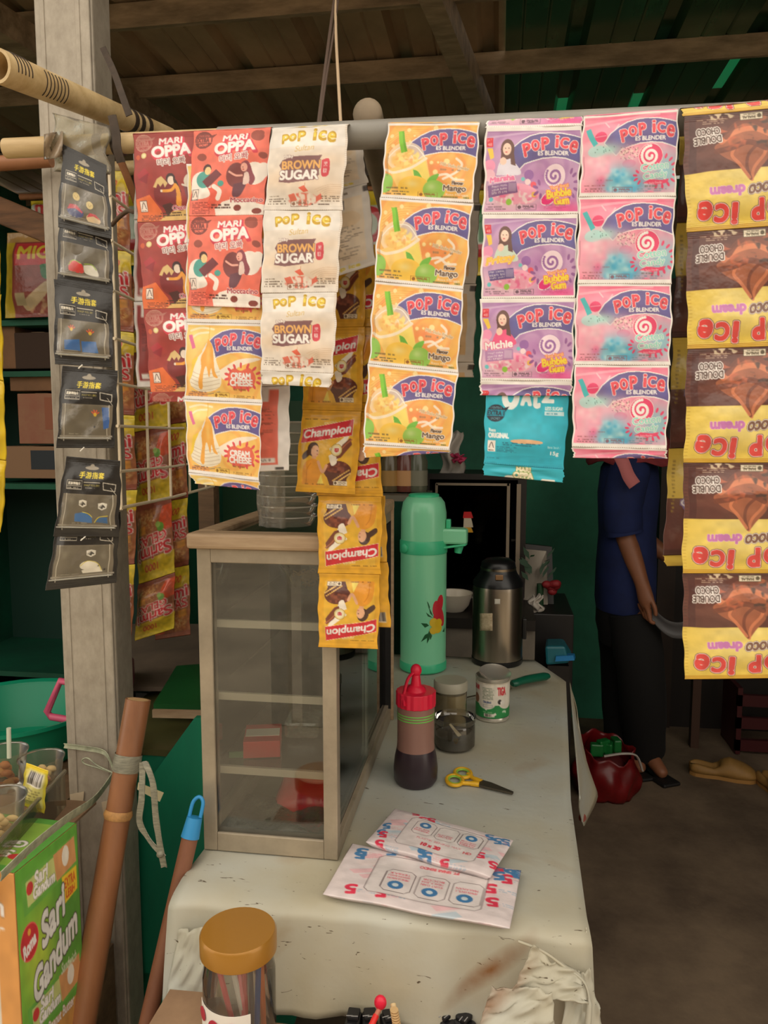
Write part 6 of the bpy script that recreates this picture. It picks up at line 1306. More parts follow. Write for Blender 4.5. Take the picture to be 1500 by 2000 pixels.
def d_oppa(kind):
    base = (158, 50, 46) if kind == 'choco' else (246, 112, 92)
    c = Cv(400, 470, base, 12); dk = (112, 34, 36)
    c.swirl(40, 60, tuple(int(v*0.93) for v in base), 3, 2, 0.4)
    c.poly([(17, 10), (10, 2.5), (26, 3.5), (29, 7)], (110, 60, 54)) if False else None
    m = (176, 104, 92) if kind == 'choco' else (124, 52, 48)
    c.ell(14, 11, 11.5, 9.6, m, out=(206, 150, 130) if kind == 'choco' else (110, 44, 42), ow=0.5); c.poly([(22, 6), (31, 4), (25, 9)], m); c.rect(2.5, 8, 25.5, 14, base); c.text('1 RENTENG', 14, 5.6, 2.4, base, w=14, bold=0.4); c.text('EXTRA 1', 14, 11, 5, m, w=21, bold=1.6); c.text('SACHET', 14, 16.8, 2.6, base, w=12, bold=0.6)
    pk = (214, 52, 74); ox = 0 if kind == 'choco' else 4
    for ch in (('MARI', 51+ox, 9.5, 7.4, 31, 5), ('OPPA', 52+ox, 21.5, 13.5, 52, 8)):
        c.text(ch[0], ch[1]+1.6, ch[2]+1.0, ch[3], pk, w=ch[4], rot=ch[5]*0.6, bold=8)
    c.text('MARI', 51+ox, 9, 6.6, WHT, w=31, rot=3, skew=0.12, bold=2.6); c.text('OPPA', 52+ox, 20.5, 12.5, WHT, w=51, rot=5, bold=4.6)
    c.text('마리 오빠', 52+ox, 33, 8, dk if kind == 'choco' else (176, 40, 56), w=37, rot=6, bold=0.5, out=((WHT, 3.8),))
    if kind == 'choco':
        c.ell(15, 26, 4, 3.4, (226, 206, 130)); c.ell(15, 26, 2.4, 2, (240, 230, 180)); c.ell(6, 27, 3, 3, (206, 84, 50)); c.poly([(4, 46), (16, 40), (24, 48), (10, 56)], (170, 40, 50)); c.poly([(6, 52), (22, 46), (18, 58)], (140, 30, 40))
        c.poly([(0, 74), (20, 70), (34, 88), (36, 100), (0, 100)], (232, 106, 52), sm=False); c.poly([(30, 100), (38, 94), (54, 88), (80, 92), (100, 94), (100, 100)], (226, 184, 106)); c.poly([(60, 90), (84, 82), (100, 84), (100, 100), (40, 100)], (226, 184, 106))
        c.ell(43, 70, 17, 16, (120, 34, 38)); c.poly([(26, 62), (32, 53), (38, 50), (46, 58), (42, 63), (40, 58), (36, 62), (33, 58), (30, 63)], (222, 188, 120))
        c.ell(50, 53, 6, 6.5, (52, 30, 32)); c.ell(50.5, 55, 4.6, 5, (246, 226, 206)); c.poly([(53, 50), (58, 56), (64, 70), (60, 66), (54, 58)], (52, 30, 32)); c.line([(38, 66.5), (50, 66), (56, 60)], 4.0, (240, 156, 50)); c.poly([(54, 58), (60, 62), (63, 74), (62, 84), (56, 82), (57, 70)], (240, 156, 50), sm=True); c.ell(37, 66.5, 1.6, 1.6, (246, 226, 206)); c.poly([(36, 82), (48, 80), (56, 86), (50, 88), (42, 95), (40, 90)], (70, 34, 34))
        c.ell(82, 56, 15, 10, (236, 224, 206)); c.poly([(66, 62), (98, 62), (96, 88), (74, 88)], (124, 62, 72)); c.line([(65, 60), (80, 63), (99, 60)], 2.6, (240, 228, 214)); c.mottle((250, 240, 220), 82, 56, 12, 7, 10, 0.9, 0.4); c.poly([(75, 40), (79, 40), (81, 56), (78, 56)], (84, 40, 52))
        c.text('Choco Hazelnut', 72, 85, 4.6, (190, 60, 90), w=44, rot=3, bold=1.2, out=((WHT, 1.6),)); c.micro(6, 92, 40, 99, 5, (90, 40, 30)); c.micro(30, 90, 74, 95, 2, (60, 40, 30), 0.9)
    else:
        for x, y, r in ((84, 8, 10), (14, 31, 7), (92, 31, 6), (88, 5, 5)): c.ell(x, y, r*0.9, r*0.6, (150, 64, 52), rot=20)
        c.poly([(0, 68), (4, 52), (16, 48), (26, 54), (28, 66), (26, 78), (6, 80)], (250, 240, 230), sm=True); c.ell(84, 52, 14, 13, (250, 240, 230)); c.ell(94, 48, 8, 9, (250, 240, 230))
        c.ell(61, 54, 13, 14, (124, 58, 60)); c.poly([(58, 64), (74, 62), (70, 74), (64, 79), (57, 77)], (98, 52, 66), sm=True); c.poly([(67, 40), (73, 37.5), (78, 42), (81, 50), (85, 58), (82, 65), (77, 62), (74, 50), (68, 46)], (140, 62, 76), sm=True); c.ell(70.5, 45, 4.2, 4.8, (246, 176, 160)); c.ell(69, 45, 0.7, 0.5, (80, 40, 40)); c.ell(69.5, 47.4, 1.2, 0.5, (190, 60, 60)); c.line([(52, 50), (60, 54), (68, 54)], 2.6, (246, 176, 160)); c.poly([(71, 51), (76, 51), (78, 62), (70, 64)], (236, 206, 196), sm=True)
        c.ell(18, 58, 10, 10, (70, 160, 150)); c.ell(22, 45, 5.4, 5.4, (66, 34, 36)); c.ell(23, 47.5, 4.2, 4.8, (250, 214, 150)); c.poly([(16, 60), (34, 46), (42, 53), (24, 68)], (110, 46, 54), sm=False); c.poly([(24, 68), (36, 70), (36, 82), (30, 92), (24, 88), (28, 76)], (236, 90, 70), sm=True); c.line([(32, 66), (40, 72), (38, 80)], 6, (250, 240, 230)); c.ell(41, 63, 4, 3.4, (70, 160, 150))
        c.poly([(36, 100), (34, 92), (44, 84), (60, 80), (80, 84), (100, 88), (100, 100)], (250, 240, 230), sm=False); c.text('Moccacino', 76, 82, 5.4, (176, 44, 60), w=42, bold=1.4, out=((WHT, 2),)); c.ell(64, 91, 5, 3.6, (130, 52, 44)); c.ell(90, 95, 6.5, 3.4, (130, 52, 44))
        c.rect(2, 69, 11.5, 82, (246, 228, 214)); c.frame(2, 69, 11.5, 82, (60, 40, 40), 0.6); c.line([(4, 78), (6.8, 71), (9.6, 78)], 0.9, (70, 50, 50)); c.micro(3, 80, 11, 81.5, 1, (70, 50, 50)); c.micro(4, 84, 34, 98, 8, (130, 40, 40)); c.micro(30, 86, 58, 92, 2, (60, 30, 30), 0.9)
    if kind == 'choco':
        c.rect(5, 76, 15, 89, (246, 228, 214)); c.frame(5, 76, 15, 89, (60, 40, 40), 0.6); c.line([(7, 85), (10, 78), (13, 85)], 0.9, (70, 50, 50)); c.micro(6, 86.5, 14, 88, 1, (70, 50, 50))
    c.perf((226, 150, 110) if kind == 'choco' else (250, 170, 150), 99); c.grain(0.05); return c
def d_oppa_back(base):
    c = Cv(330, 380, WHT, 14); c.rect(4, 4, 84, 92, base); c.rect(10, 2, 70, 18, (244, 238, 232)); c.barcode(14, 5, 60, 17)
    for y in (24, 33, 42, 51): c.micro(10, y, 80, y+7, 4, tuple(int(v*0.55) for v in base), 0.75)
    c.poly([(46, 74), (60, 64), (74, 72), (64, 74)], tuple(min(255, int(v*1.1)) for v in base)); c.rect(8, 84, 80, 90, (244, 238, 232)); c.text('P. SEJAHTERA E', 46, 87, 3.4, (90, 60, 60), w=56, bold=0.4)
    c.rect(80, 95.5, 92, 98.5, (50, 44, 42)); c.grain(0.05); return c
def d_oatz():
    c = Cv(400, 440, (30, 178, 206), 15); c.blob(30, 50, 40, 30, (60, 196, 218), a=0.5); c.blob(70, 80, 40, 20, (20, 160, 190), a=0.5)
    c.text('O', 30, 22, 27, (240, 250, 250), w=17, bold=9); c.text('A', 49, 24, 15, (240, 250, 250), w=11, bold=6); c.text('t', 61, 25, 18, (240, 250, 250), w=8, bold=6); c.text('Z', 75, 21, 14, (240, 250, 250), w=12, bold=6)
    m = (36, 44, 60); c.ell(13, 42, 11, 9.5, m, out=(20, 130, 160), ow=0.6); c.poly([(20, 37), (29, 34), (24, 41)], m); c.rect(2, 38.5, 24, 45.5, (24, 150, 182)); c.text('1 RENTENG', 13, 36, 2.4, (120, 206, 226), w=13, bold=0.4); c.text('EXTRA 1', 13, 42, 5.2, m, w=20, bold=1.4); c.text('SACHET', 13, 48, 2.6, (120, 206, 226), w=11, bold=0.5)
    c.text('Rasa', 9.5, 61, 3.6, (236, 246, 246), w=8, bold=1.2); c.text('ORIGINAL', 17, 67, 5.4, (236, 246, 246), w=25, bold=1.8); c.text('LESS SUGAR', 83, 35, 3.6, (236, 246, 246), w=21, bold=1.2); c.rect(72, 38, 95, 42.5, (196, 232, 240)); c.micro(74, 39, 93, 42, 1, (60, 150, 180))
    c.ell(52, 72.5, 20, 2.6, (226, 176, 130)); c.rect(4, 73, 13.5, 85.5, (246, 240, 232)); c.line([(6, 81), (8.7, 75), (11.4, 81)], 0.9, (70, 60, 60)); c.micro(5, 83, 13, 85, 1, (70, 60, 60)); c.micro(15, 74, 78, 78, 2, (20, 100, 130)); c.micro(15, 79, 45, 86, 4, (20, 100, 130)); c.text('Berat Bersih /', 86, 77, 2.4, (236, 246, 246), w=16, bold=0.4); c.text('15g', 87, 84, 5, (240, 250, 250), w=10, bold=1.4)
    for k in range(7): c.line([(3, 88+1.6*k), (40, 88.4+1.6*k), (98, 89.6+1.5*k)], 0.35, (16, 140, 170), 0.8)
    c.micro(3, 92, 26, 93.5, 1, (16, 90, 120)); c.perf((20, 110, 140), 99); c.grain(0.05); return c
def d_oatz_top():
    c = Cv(400, 70, (34, 182, 208), 16); c.poly([(26, 100), (28, 84), (36, 76), (46, 82), (56, 90), (60, 100)], (240, 240, 230)); c.poly([(72, 100), (74, 84), (90, 86), (90, 100)], (240, 240, 230))
    c.text('MARI', 50, 26, 34, (246, 238, 206), w=17, bold=2.4, out=(((120, 150, 60), 3),)); c.text('OPPA', 50, 72, 46, (246, 238, 206), w=24, bold=3.4, out=(((120, 150, 60), 3),)); return c
def d_choco(flip=True):
    c = Cv(440, 420, (236, 204, 84), 18); c.blob(55, 14, 60, 12, (246, 224, 130), a=0.9); c.blob(60, 40, 40, 10, (246, 226, 140), a=0.9)
    c.rect(0, 0, 100, 5, (222, 176, 50))
    c.poly([(0, 46), (6, 46), (60, 44), (100, 47), (100, 100), (0, 100)], (92, 50, 44)); c.poly([(4, 46), (8, 46), (8, 100), (4, 100)], (74, 38, 36), a=0.8)
    c.mottle((120, 66, 54), 60, 76, 50, 26, 26, 0.6, 0.5); c.mottle((62, 44, 40), 50, 78, 30, 22, 18, 0.7, 0.6)
    # swirl of chocolate cream
    c.poly([(40, 32), (46, 40), (54, 50), (64, 60), (66, 66), (58, 70), (52, 84), (40, 94), (22, 90), (16, 76), (22, 62), (30, 50)], (150, 84, 60), sm=True)
    for k, q in enumerate((((40, 33), (38, 46), (30, 58), (26, 66)), ((41, 34), (44, 48), (42, 60), (34, 70)), ((42, 36), (50, 50), (54, 60), (50, 70)), ((30, 60), (44, 70), (58, 66), (64, 62)), ((22, 76), (36, 84), (50, 80), (58, 72)), ((46, 88), (56, 84), (62, 76), (66, 68)))): c.line(q, 2.4 if k < 3 else 4.0, (206, 118, 78) if k % 2 == 0 else (112, 58, 46), 0.85)
    c.mottle((58, 40, 36), 42, 78, 20, 16, 13, 0.85, 0.62); c.mottle((196, 96, 64), 30, 66, 16, 14, 12, 0.6, 0.6)
    return c
def d_choco_front(strip_flip=True):
    # drawn upright: yellow head with the name, brown body below; hung upside down in the strip
    c = Cv(440, 420, (230, 196, 72), 18)
    c.rect(0, 0, 100, 4, (206, 158, 40)); c.blob(48, 28, 46, 14, (244, 222, 128), a=0.95, k=1.0); c.blob(50, 46, 40, 8, (246, 226, 140), a=0.8)
    c.rect(0, 50, 100, 97, (88, 48, 42)); c.rect(0, 97, 100, 100, (70, 38, 34)); c.mottle((112, 64, 54), 50, 78, 56, 24, 30, 0.6, 0.5); c.rect(90, 50, 96, 97, (72, 38, 36))
    # cream swirl with its tip upward
    c.poly([(46, 39), (52, 46), (58, 54), (70, 62), (76, 70), (68, 76), (58, 88), (44, 96), (26, 92), (20, 82), (28, 70), (32, 58), (40, 48)], (158, 88, 62), sm=True)
    for k, q in enumerate((((46, 40), (44, 50), (36, 60), (34, 66)), ((47, 41), (50, 52), (48, 62), (40, 70)), ((48, 42), (56, 54), (62, 62), (58, 70)), ((34, 66), (48, 72), (62, 68), (74, 66)), ((28, 76), (42, 84), (58, 82), (70, 74)), ((30, 84), (46, 92), (58, 88), (66, 78)))): c.line(q, 2.6 if k < 3 else 4.6, (214, 124, 84) if k % 2 == 0 else (110, 58, 46), 0.85)
    c.mottle((60, 46, 44), 36, 82, 20, 14, 15, 0.85, 0.58); c.mottle((206, 100, 66), 58, 78, 16, 14, 14, 0.7, 0.6); c.mottle((62, 46, 42), 22, 70, 14, 20, 18, 0.6, 0.55)
    for ch, x, y, h, w, r in (('P', 12, 22, 17, 11, 18), ('O', 27, 17, 14, 12, 10), ('P', 41, 15, 18, 10, 4), ('i', 60, 13, 18, 4, -2), ('C', 71, 14, 15, 12, -5), ('e', 85, 17, 15, 12, -10)):
        c.text(ch, x, y, h*0.9, (226, 62, 60), w=w*0.85, rot=r, bold=4.4, out=((WHT, 2.2), ((110, 60, 50), 1.4)))
    c.text('Choco', 34, 31.5, 11, (120, 84, 70), w=30, rot=6, skew=0.25, bold=2.2, out=((WHT, 1.6), ((90, 56, 46), 1.0))); c.text('dream', 66, 32, 8, (206, 120, 190), w=28, rot=1, bold=2.4, out=(((246, 224, 236), 1.4),))
    c.ell(13, 60, 13, 11, (122, 104, 160)); c.ell(13, 60, 11.4, 9.4, (238, 232, 236)); c.rect(0, 57.5, 26, 62.5, (122, 104, 160)); c.text('GRATIS 10', 13, 60, 4, WHT, w=22, bold=0.8); c.text('SACHET', 13, 65.4, 2.4, (110, 90, 130), w=9, bold=0.3); c.text('KELILING', 13, 54.6, 2.4, (110, 90, 130), w=9, bold=0.3)
    c.text('DOUBLE', 81, 77, 6.2, (72, 48, 40), w=22, rot=2, bold=0.8, out=((WHT, 2.6),)); c.text('CHOCO', 80, 84.5, 6.2, (72, 48, 40), w=19, rot=2, bold=0.8, out=((WHT, 2.6),))
    c.mottle((226, 206, 170), 70, 97, 14, 3, 8, 0.9, 0.4); c.micro(64, 91, 94, 96, 3, (206, 176, 150)); c.halal(34, 92.5, 19, 6, (90, 80, 60), (226, 214, 190)); c.micro(6, 93, 28, 96, 2, (206, 176, 150)); c.text('Milk Shake', 14, 3.4, 1.8, (90, 60, 30), w=12)
    for k in range(34): c.rect(96.5, 3*k, 99.6, 3*k+0.9, (64, 40, 34) if k > 16 else (200, 160, 60), 0.6)
    for k in range(5): c.rect(0, 0.8*k, 100, 0.8*k+0.3, (190, 146, 40), 0.6)
    c.grain(0.06); return c.flip180() if strip_flip else c
def d_choco_back():
    c = Cv(300, 340, (226, 190, 70), 20); c.rect(0, 46, 100, 94, (88, 46, 42)); c.rect(0, 94, 100, 100, (70, 40, 36)); c.blob(30, 28, 30, 20, (240, 216, 120), a=0.8)
    c.poly([(28, 14), (42, 8), (44, 36), (32, 36)], (216, 48, 52), out=(246, 230, 214), ow=1); c.ell(30, 50, 15, 11, (228, 222, 228), out=(120, 100, 156), ow=1.6); c.rect(12, 47, 60, 53, (126, 104, 160)); c.text('GRATIS', 26, 50, 5.4, WHT, w=26, bold=1.4); c.text('SACHET', 29, 56.5, 3, (90, 70, 110), w=14, bold=0.4)
    c.micro(4, 10, 7, 60, 14, (150, 120, 50), 0.7); c.micro(20, 95, 70, 98, 2, (220, 190, 170)); c.text('Dengan susu', 40, 3, 3, (250, 236, 200), w=30, bold=0.4); c.blob(20, 84, 10, 8, (176, 110, 90), a=0.5); c.grain(0.06); return c
def d_champ(back=False):
    c = Cv(320, 420, (232, 168, 34), 21)
    if back:
        c.micro(20, 8, 80, 60, 20, (130, 86, 20), 0.7); c.barcode(40, 76, 92, 92); c.grain(0.06); return c
    for k in range(9):
        c.rect(0, 0.9*k, 100, 0.9*k+0.35, (196, 132, 20), 0.5); c.rect(0, 92+0.9*k, 100, 92.3+0.9*k, (196, 132, 20), 0.5)
    c.rect(8, 11, 90, 90, (238, 182, 48)); c.poly([(52, 46), (78, 30), (84, 30), (66, 60)], (252, 244, 226)); c.poly([(56, 60), (74, 40), (86, 32), (88, 40), (72, 56)], (120, 56, 40)); c.line([(60, 58), (76, 42), (88, 34)], 2, (180, 100, 66))
    c.ell(68, 72, 22, 12, (96, 42, 32)); c.poly([(48, 72), (88, 72), (82, 90), (56, 90)], (80, 34, 28)); c.mottle((150, 76, 52), 68, 68, 20, 8, 14, 0.8, 0.5); c.poly([(52, 54), (62, 52), (66, 62), (58, 66)], (250, 240, 222), sm=True)
    for k in range(9): c.ell(62+3*k, 84-1.6*k, 2.0, 1.0, (226, 176, 90), rot=-30); c.ell(66+2.8*k, 87-1.5*k, 2.0, 1.0, (240, 196, 110), rot=-30)
    # runner, a plain figure
    c.ell(26, 47, 9, 8.5, (66, 40, 30)); c.poly([(20, 46), (8, 54), (10, 60), (22, 53)], (66, 40, 30), sm=True); c.ell(29.5, 49.5, 6.4, 7.4, (236, 178, 138)); c.rect(25, 55, 32, 61, (226, 164, 122)); c.ell(33, 48.6, 0.9, 0.6, (50, 30, 24)); c.ell(33.4, 53, 1.4, 0.6, (200, 90, 80)); c.poly([(8, 90), (11, 68), (22, 59), (34, 60), (42, 72), (40, 90)], (232, 150, 40), sm=True); c.line([(16, 88), (18, 72), (24, 64)], 1.4, (206, 120, 26)); c.line([(36, 62), (44, 74), (50, 66)], 4.5, (232, 170, 130)); c.poly([(34, 90), (42, 76), (46, 90)], (246, 222, 90))
    c.poly([(4, 40), (4, 24), (88, 10), (88, 29)], (214, 30, 44), out=(250, 226, 190), ow=0.6); c.text('Champion', 46, 26.5, 12.5, WHT, w=80, rot=9, skew=0.22, bold=2.4); c.text('MAYORA', 50, 14.6, 2.6, WHT, w=20, rot=8, bold=0.5); c.micro(6, 10, 50, 12, 1, (110, 70, 10))
    c.ell(64, 47, 8.6, 7, (240, 222, 150), out=(150, 110, 40), ow=0.6); c.ell(64, 47, 6.4, 5.2, (250, 240, 206)); c.poly([(60.5, 45), (67.5, 45), (67.5, 48.5), (64, 50), (60.5, 48.5)], (206, 40, 50)); c.text('DHA', 64, 46.8, 2.4, WHT, w=5, bold=0.4)
    c.halal(62, 84, 24, 6, (90, 70, 50), (240, 226, 200)); c.micro(14, 88, 60, 91, 1, (150, 90, 20)); c.grain(0.07); return c
def d_gelas(flip=False):
    c = Cv(300, 470, (146, 80, 50), 24); c.rect(0, 0, 100, 9, (222, 196, 40)); c.rect(0, 9, 100, 24, (214, 184, 36)); c.poly([(0, 24), (100, 20), (100, 27), (0, 32)], (206, 172, 34)); c.mottle((176, 110, 74), 50, 78, 60, 30, 18, 0.7, 0.5); c.mottle((206, 148, 90), 66, 76, 30, 20, 11, 0.7, 0.55); c.mottle((112, 56, 40), 40, 84, 40, 20, 14, 0.6, 0.6)
    c.rect(0, 92, 100, 100, (128, 60, 44)); c.poly([(0, 62), (20, 60), (34, 74), (26, 92), (0, 94)], (206, 72, 38)); c.text('1000', 60, 17, 9, (190, 50, 40), w=36, rot=2, skew=0.2, bold=1.4)
    c.text('Sarimi', 50, 36, 17, (206, 30, 40), w=86, rot=6, bold=3.6, out=((WHT, 5),)); c.text('GELAS', 54, 53, 13, (206, 36, 44), w=76, rot=6, bold=3.0, out=((WHT, 5),))
    c.blob(70, 74, 26, 16, (206, 120, 60), a=0.7); c.mottle((226, 180, 110), 68, 74, 26, 15, 7, 0.8, 0.5); c.ell(30, 66, 9, 6, (90, 150, 50)); c.ell(36, 70, 6, 4, (140, 180, 80)); c.poly([(70, 62), (90, 60), (90, 70), (72, 72)], (226, 150, 60)); c.grain(0.1, 18); return c.flip180() if flip else c
def d_sleeve(v):
    c = Cv(330, 460, (34, 31, 28), 30+v); c.ell(50, 12, 12, 2.4, (150, 140, 122)); c.ell(50, 10, 4, 3, (150, 140, 122))
    for k, ch in enumerate('手游指套'): c.text(ch, 35.5+11*k, 21, 8, (232, 208, 40), w=10, bold=1.6)
    c.frame(10, 28, 38, 39.5, (196, 188, 172), 0.8); c.text('武装到指尖', 24, 32, 3.6, (226, 218, 200), w=22, bold=0.8); c.rect(11, 35, 37, 35.6, (196, 188, 172)); c.micro(12, 36.6, 36, 38.6, 1, (190, 182, 166)); c.rect(40, 29.5, 68, 30.5, (206, 196, 176)); c.text('WASP FEELERS', 54, 33.6, 2.6, (214, 196, 90), w=26, bold=0.4); c.micro(44, 36.2, 68, 37.8, 1, (170, 160, 140)); c.poly([(72, 29), (92, 31), (91, 41), (73, 39)], (196, 188, 172)); c.poly([(73.2, 30), (90.8, 32), (90, 40), (74, 38)], (34, 31, 28)); c.line([(84, 36), (88, 40), (93, 45)], 0.8, (196, 188, 172))
    c.rect(6, 45, 94, 88, (112, 102, 86)); c.rect(12, 46, 88, 84, (104, 95, 80)); c.blob(22, 54, 8, 8, (150, 142, 126), a=0.6); c.blob(80, 58, 5, 8, (150, 142, 126), a=0.5)
    for x in (12, 88): c.line([(x, 45), (x+1, 60), (x-0.6, 74), (x, 92)], 1.2, (206, 198, 180), 0.9)
    def emblem(x, y): 
        c.poly([(x-7, y-3.6), (x, y-5), (x+7, y-3.6), (x+6.4, y+2.4), (x, y+5), (x-6.4, y+2.4)], (232, 228, 220)); c.poly([(x+0.5, y-2.4), (x+5, y+0.6), (x+4, y+1.6), (x+1.6, y+1), (x+0.5, y+3.2), (x-3, y+2)], (60, 56, 52)); 
        for q in range(5): c.line([(x-5.6+1.3*q, y+0.8-0.9*q), (x-3+0.9*q, y+1.2-0.6*q)], 0.7, (60, 56, 52))
    def flame(x, y, s=1.0):
        for a in (-50, -15, 20, 55): t = math.radians(a-90); c.line([(x, y), (x+7*s*math.cos(t), y+5.5*s*math.sin(t))], 2.0*s, (226, 92, 56))
        c.ell(x, y-0.5, 2.6*s, 2.2*s, (236, 196, 60))
    if v == 0:
        for x, y in ((36, 57), (62, 63)): c.ell(x, y, 7, 5, (236, 214, 150)); c.line([(x-3, y-1), (x, y+2), (x+3, y-1)], 0.8, (190, 160, 100))
        c.ell(34, 76, 15, 7, (54, 62, 130)); c.poly([(19, 75), (24, 68), (36, 67), (48, 74), (46, 76), (34, 72)], (206, 52, 76)); c.ell(68, 80, 14, 6, (236, 206, 160)); c.poly([(55, 79), (62, 73), (74, 73), (82, 79), (70, 76)], (214, 60, 76))
    elif v == 1:
        c.poly([(22, 76), (28, 68), (46, 70), (48, 82), (24, 82)], (222, 56, 56), sm=True); c.poly([(50, 72), (66, 70), (74, 76), (74, 84), (52, 82)], (240, 238, 230), sm=True); c.line([(23, 74), (32, 67), (45, 70)], 1.6, (160, 196, 60)); c.line([(52, 70), (64, 69), (72, 75)], 1.6, (160, 196, 60))
    elif v == 2: flame(32, 57); flame(64, 60); c.poly([(20, 70), (46, 68), (46, 82), (20, 82)], (50, 110, 190)); c.poly([(49, 70), (74, 69), (77, 83), (49, 83)], (50, 110, 190))
    elif v == 3: flame(66, 58, 1.1); c.poly([(77, 48), (88, 48), (90, 74), (82, 76)], (46, 96, 176)); c.ell(66, 73, 1.6, 1.4, (20, 18, 16))
    elif v == 4: emblem(42, 57); emblem(74, 60); c.poly([(30, 70), (44, 68), (58, 74), (58, 82), (30, 80)], (50, 110, 180)); c.line([(42, 68), (52, 70), (58, 74)], 1.2, (230, 214, 60)); c.poly([(64, 80), (72, 74), (84, 74), (84, 82)], (30, 96, 160)); c.line([(62, 81), (70, 74), (84, 72)], 1.2, (230, 214, 60))
    else: emblem(62, 56); c.ell(60, 72, 13, 6, (240, 234, 222)); c.poly([(50, 78), (76, 74), (80, 82), (52, 82)], (236, 230, 218)); c.line([(48, 72), (58, 66), (72, 70), (78, 80)], 1.0, (220, 200, 60)); c.ell(82, 79, 1.6, 1.3, (20, 18, 16))
    c.rect(4, 84, 96, 86, (150, 142, 128)); c.rect(6, 87.5, 94, 88.8, (176, 168, 152)); c.micro(16, 81, 56, 83.5, 1, (150, 142, 128)); c.rect(0, 91, 100, 100, (38, 35, 31)); c.grain(0.06); return c
def d_plain(col, seed=40, w=120, h=120): c = Cv(w, h, col, seed); c.grain(0.1); return c

def to_ink(img, lift=1.0):
    return lin(np.clip(img*(1-0.13*lift)+np.array([0.108, 0.098, 0.088])*lift, 0, 1)*255.0)
def sample(cv, nu, nv, v0=0.0, v1=1.0, u0=0.0, u1=1.0):
    a = cv.a; H_, W_ = a.shape[:2]
    k = max(1, int(round(W_*(u1-u0)/nu)))
    if k > 1:    # box filter before taking samples
        c = np.cumsum(np.pad(a, ((k//2+1, k//2), (k//2+1, k//2), (0, 0)), 'edge'), 0).cumsum(1)
        n = 2*(k//2); a = (c[n:, n:]-c[:-n, n:]-c[n:, :-n]+c[:-n, :-n])/(n*n); a = a[:H_, :W_]
    V_, U_ = np.meshgrid(np.linspace(v0, v1, nv), np.linspace(u0, u1, nu), indexing='ij')
    y = np.clip(V_*a.shape[0]-0.5, 0, a.shape[0]-1.001); x = np.clip(U_*a.shape[1]-0.5, 0, a.shape[1]-1.001)
    i, j = y.astype(int), x.astype(int); fy, fx_ = (y-i)[..., None], (x-j)[..., None]
    return a[i, j]*(1-fy)*(1-fx_)+a[i+1, j]*fy*(1-fx_)+a[i, j+1]*(1-fy)*fx_+a[i+1, j+1]*fy*fx_
def mesh_from_grid(name, P, colr, m, parent, back=None, depth=0.0, org=None):
    """printed sheet closed at the back: P (nv,nu,3), colours per vertex"""
    nv, nu = P.shape[:2]; n = nu*nv
    idx = np.arange(n).reshape(nv, nu)
    q = np.stack([idx[:-1, :-1], idx[1:, :-1], idx[1:, 1:], idx[:-1, 1:]], -1).reshape(-1, 4)
    V_ = P.reshape(-1, 3); C_ = colr.reshape(-1, 3)
    loop = np.concatenate([idx[0, :], idx[1:, -1], idx[-1, -2::-1], idx[-2:0:-1, 0]])
    nl = len(loop); ctr = V_.mean(0); du = P[nv//2, -1]-P[nv//2, 0]; dv = P[-1, nu//2]-P[0, nu//2]; N_ = unit(np.cross(du, dv))
    ring = V_[loop]*0.9+ctr*0.1+N_*depth
    o0 = ORG[parent.name] if parent is not None else np.array(org)
    AV = np.concatenate([V_, ring])-o0
    bq = np.stack([loop, np.roll(loop, -1), n+(np.arange(nl)+1) % nl, n+np.arange(nl)], -1)
    quads = np.concatenate([q, bq]); nq = len(quads)
    me = bpy.data.meshes.new(name); me.vertices.add(len(AV)); me.vertices.foreach_set('co', AV.ravel())
    me.loops.add(nq*4+nl); me.loops.foreach_set('vertex_index', np.concatenate([quads.ravel(), (n+np.arange(nl))]).astype(np.int32))
    me.polygons.add(nq+1); st = np.concatenate([np.arange(nq)*4, [nq*4]]).astype(np.int32); me.polygons.foreach_set('loop_start', st)
    me.polygons.foreach_set('loop_total', np.concatenate([np.full(nq, 4), [nl]]).astype(np.int32))
    at_ = me.attributes.new('ink', 'FLOAT_COLOR', 'POINT'); bc = np.array(back if back is not None else (0.75, 0.72, 0.68))
    cols = np.ones((len(AV), 4)); cols[:n, :3] = C_; cols[n:, :3] = bc; at_.data.foreach_set('color', cols.ravel())
    me.polygons.foreach_set('use_smooth', np.ones(nq+1, bool)); me.update(calc_edges=True); me.validate()
    return link_mesh(name, me, m, parent, org)
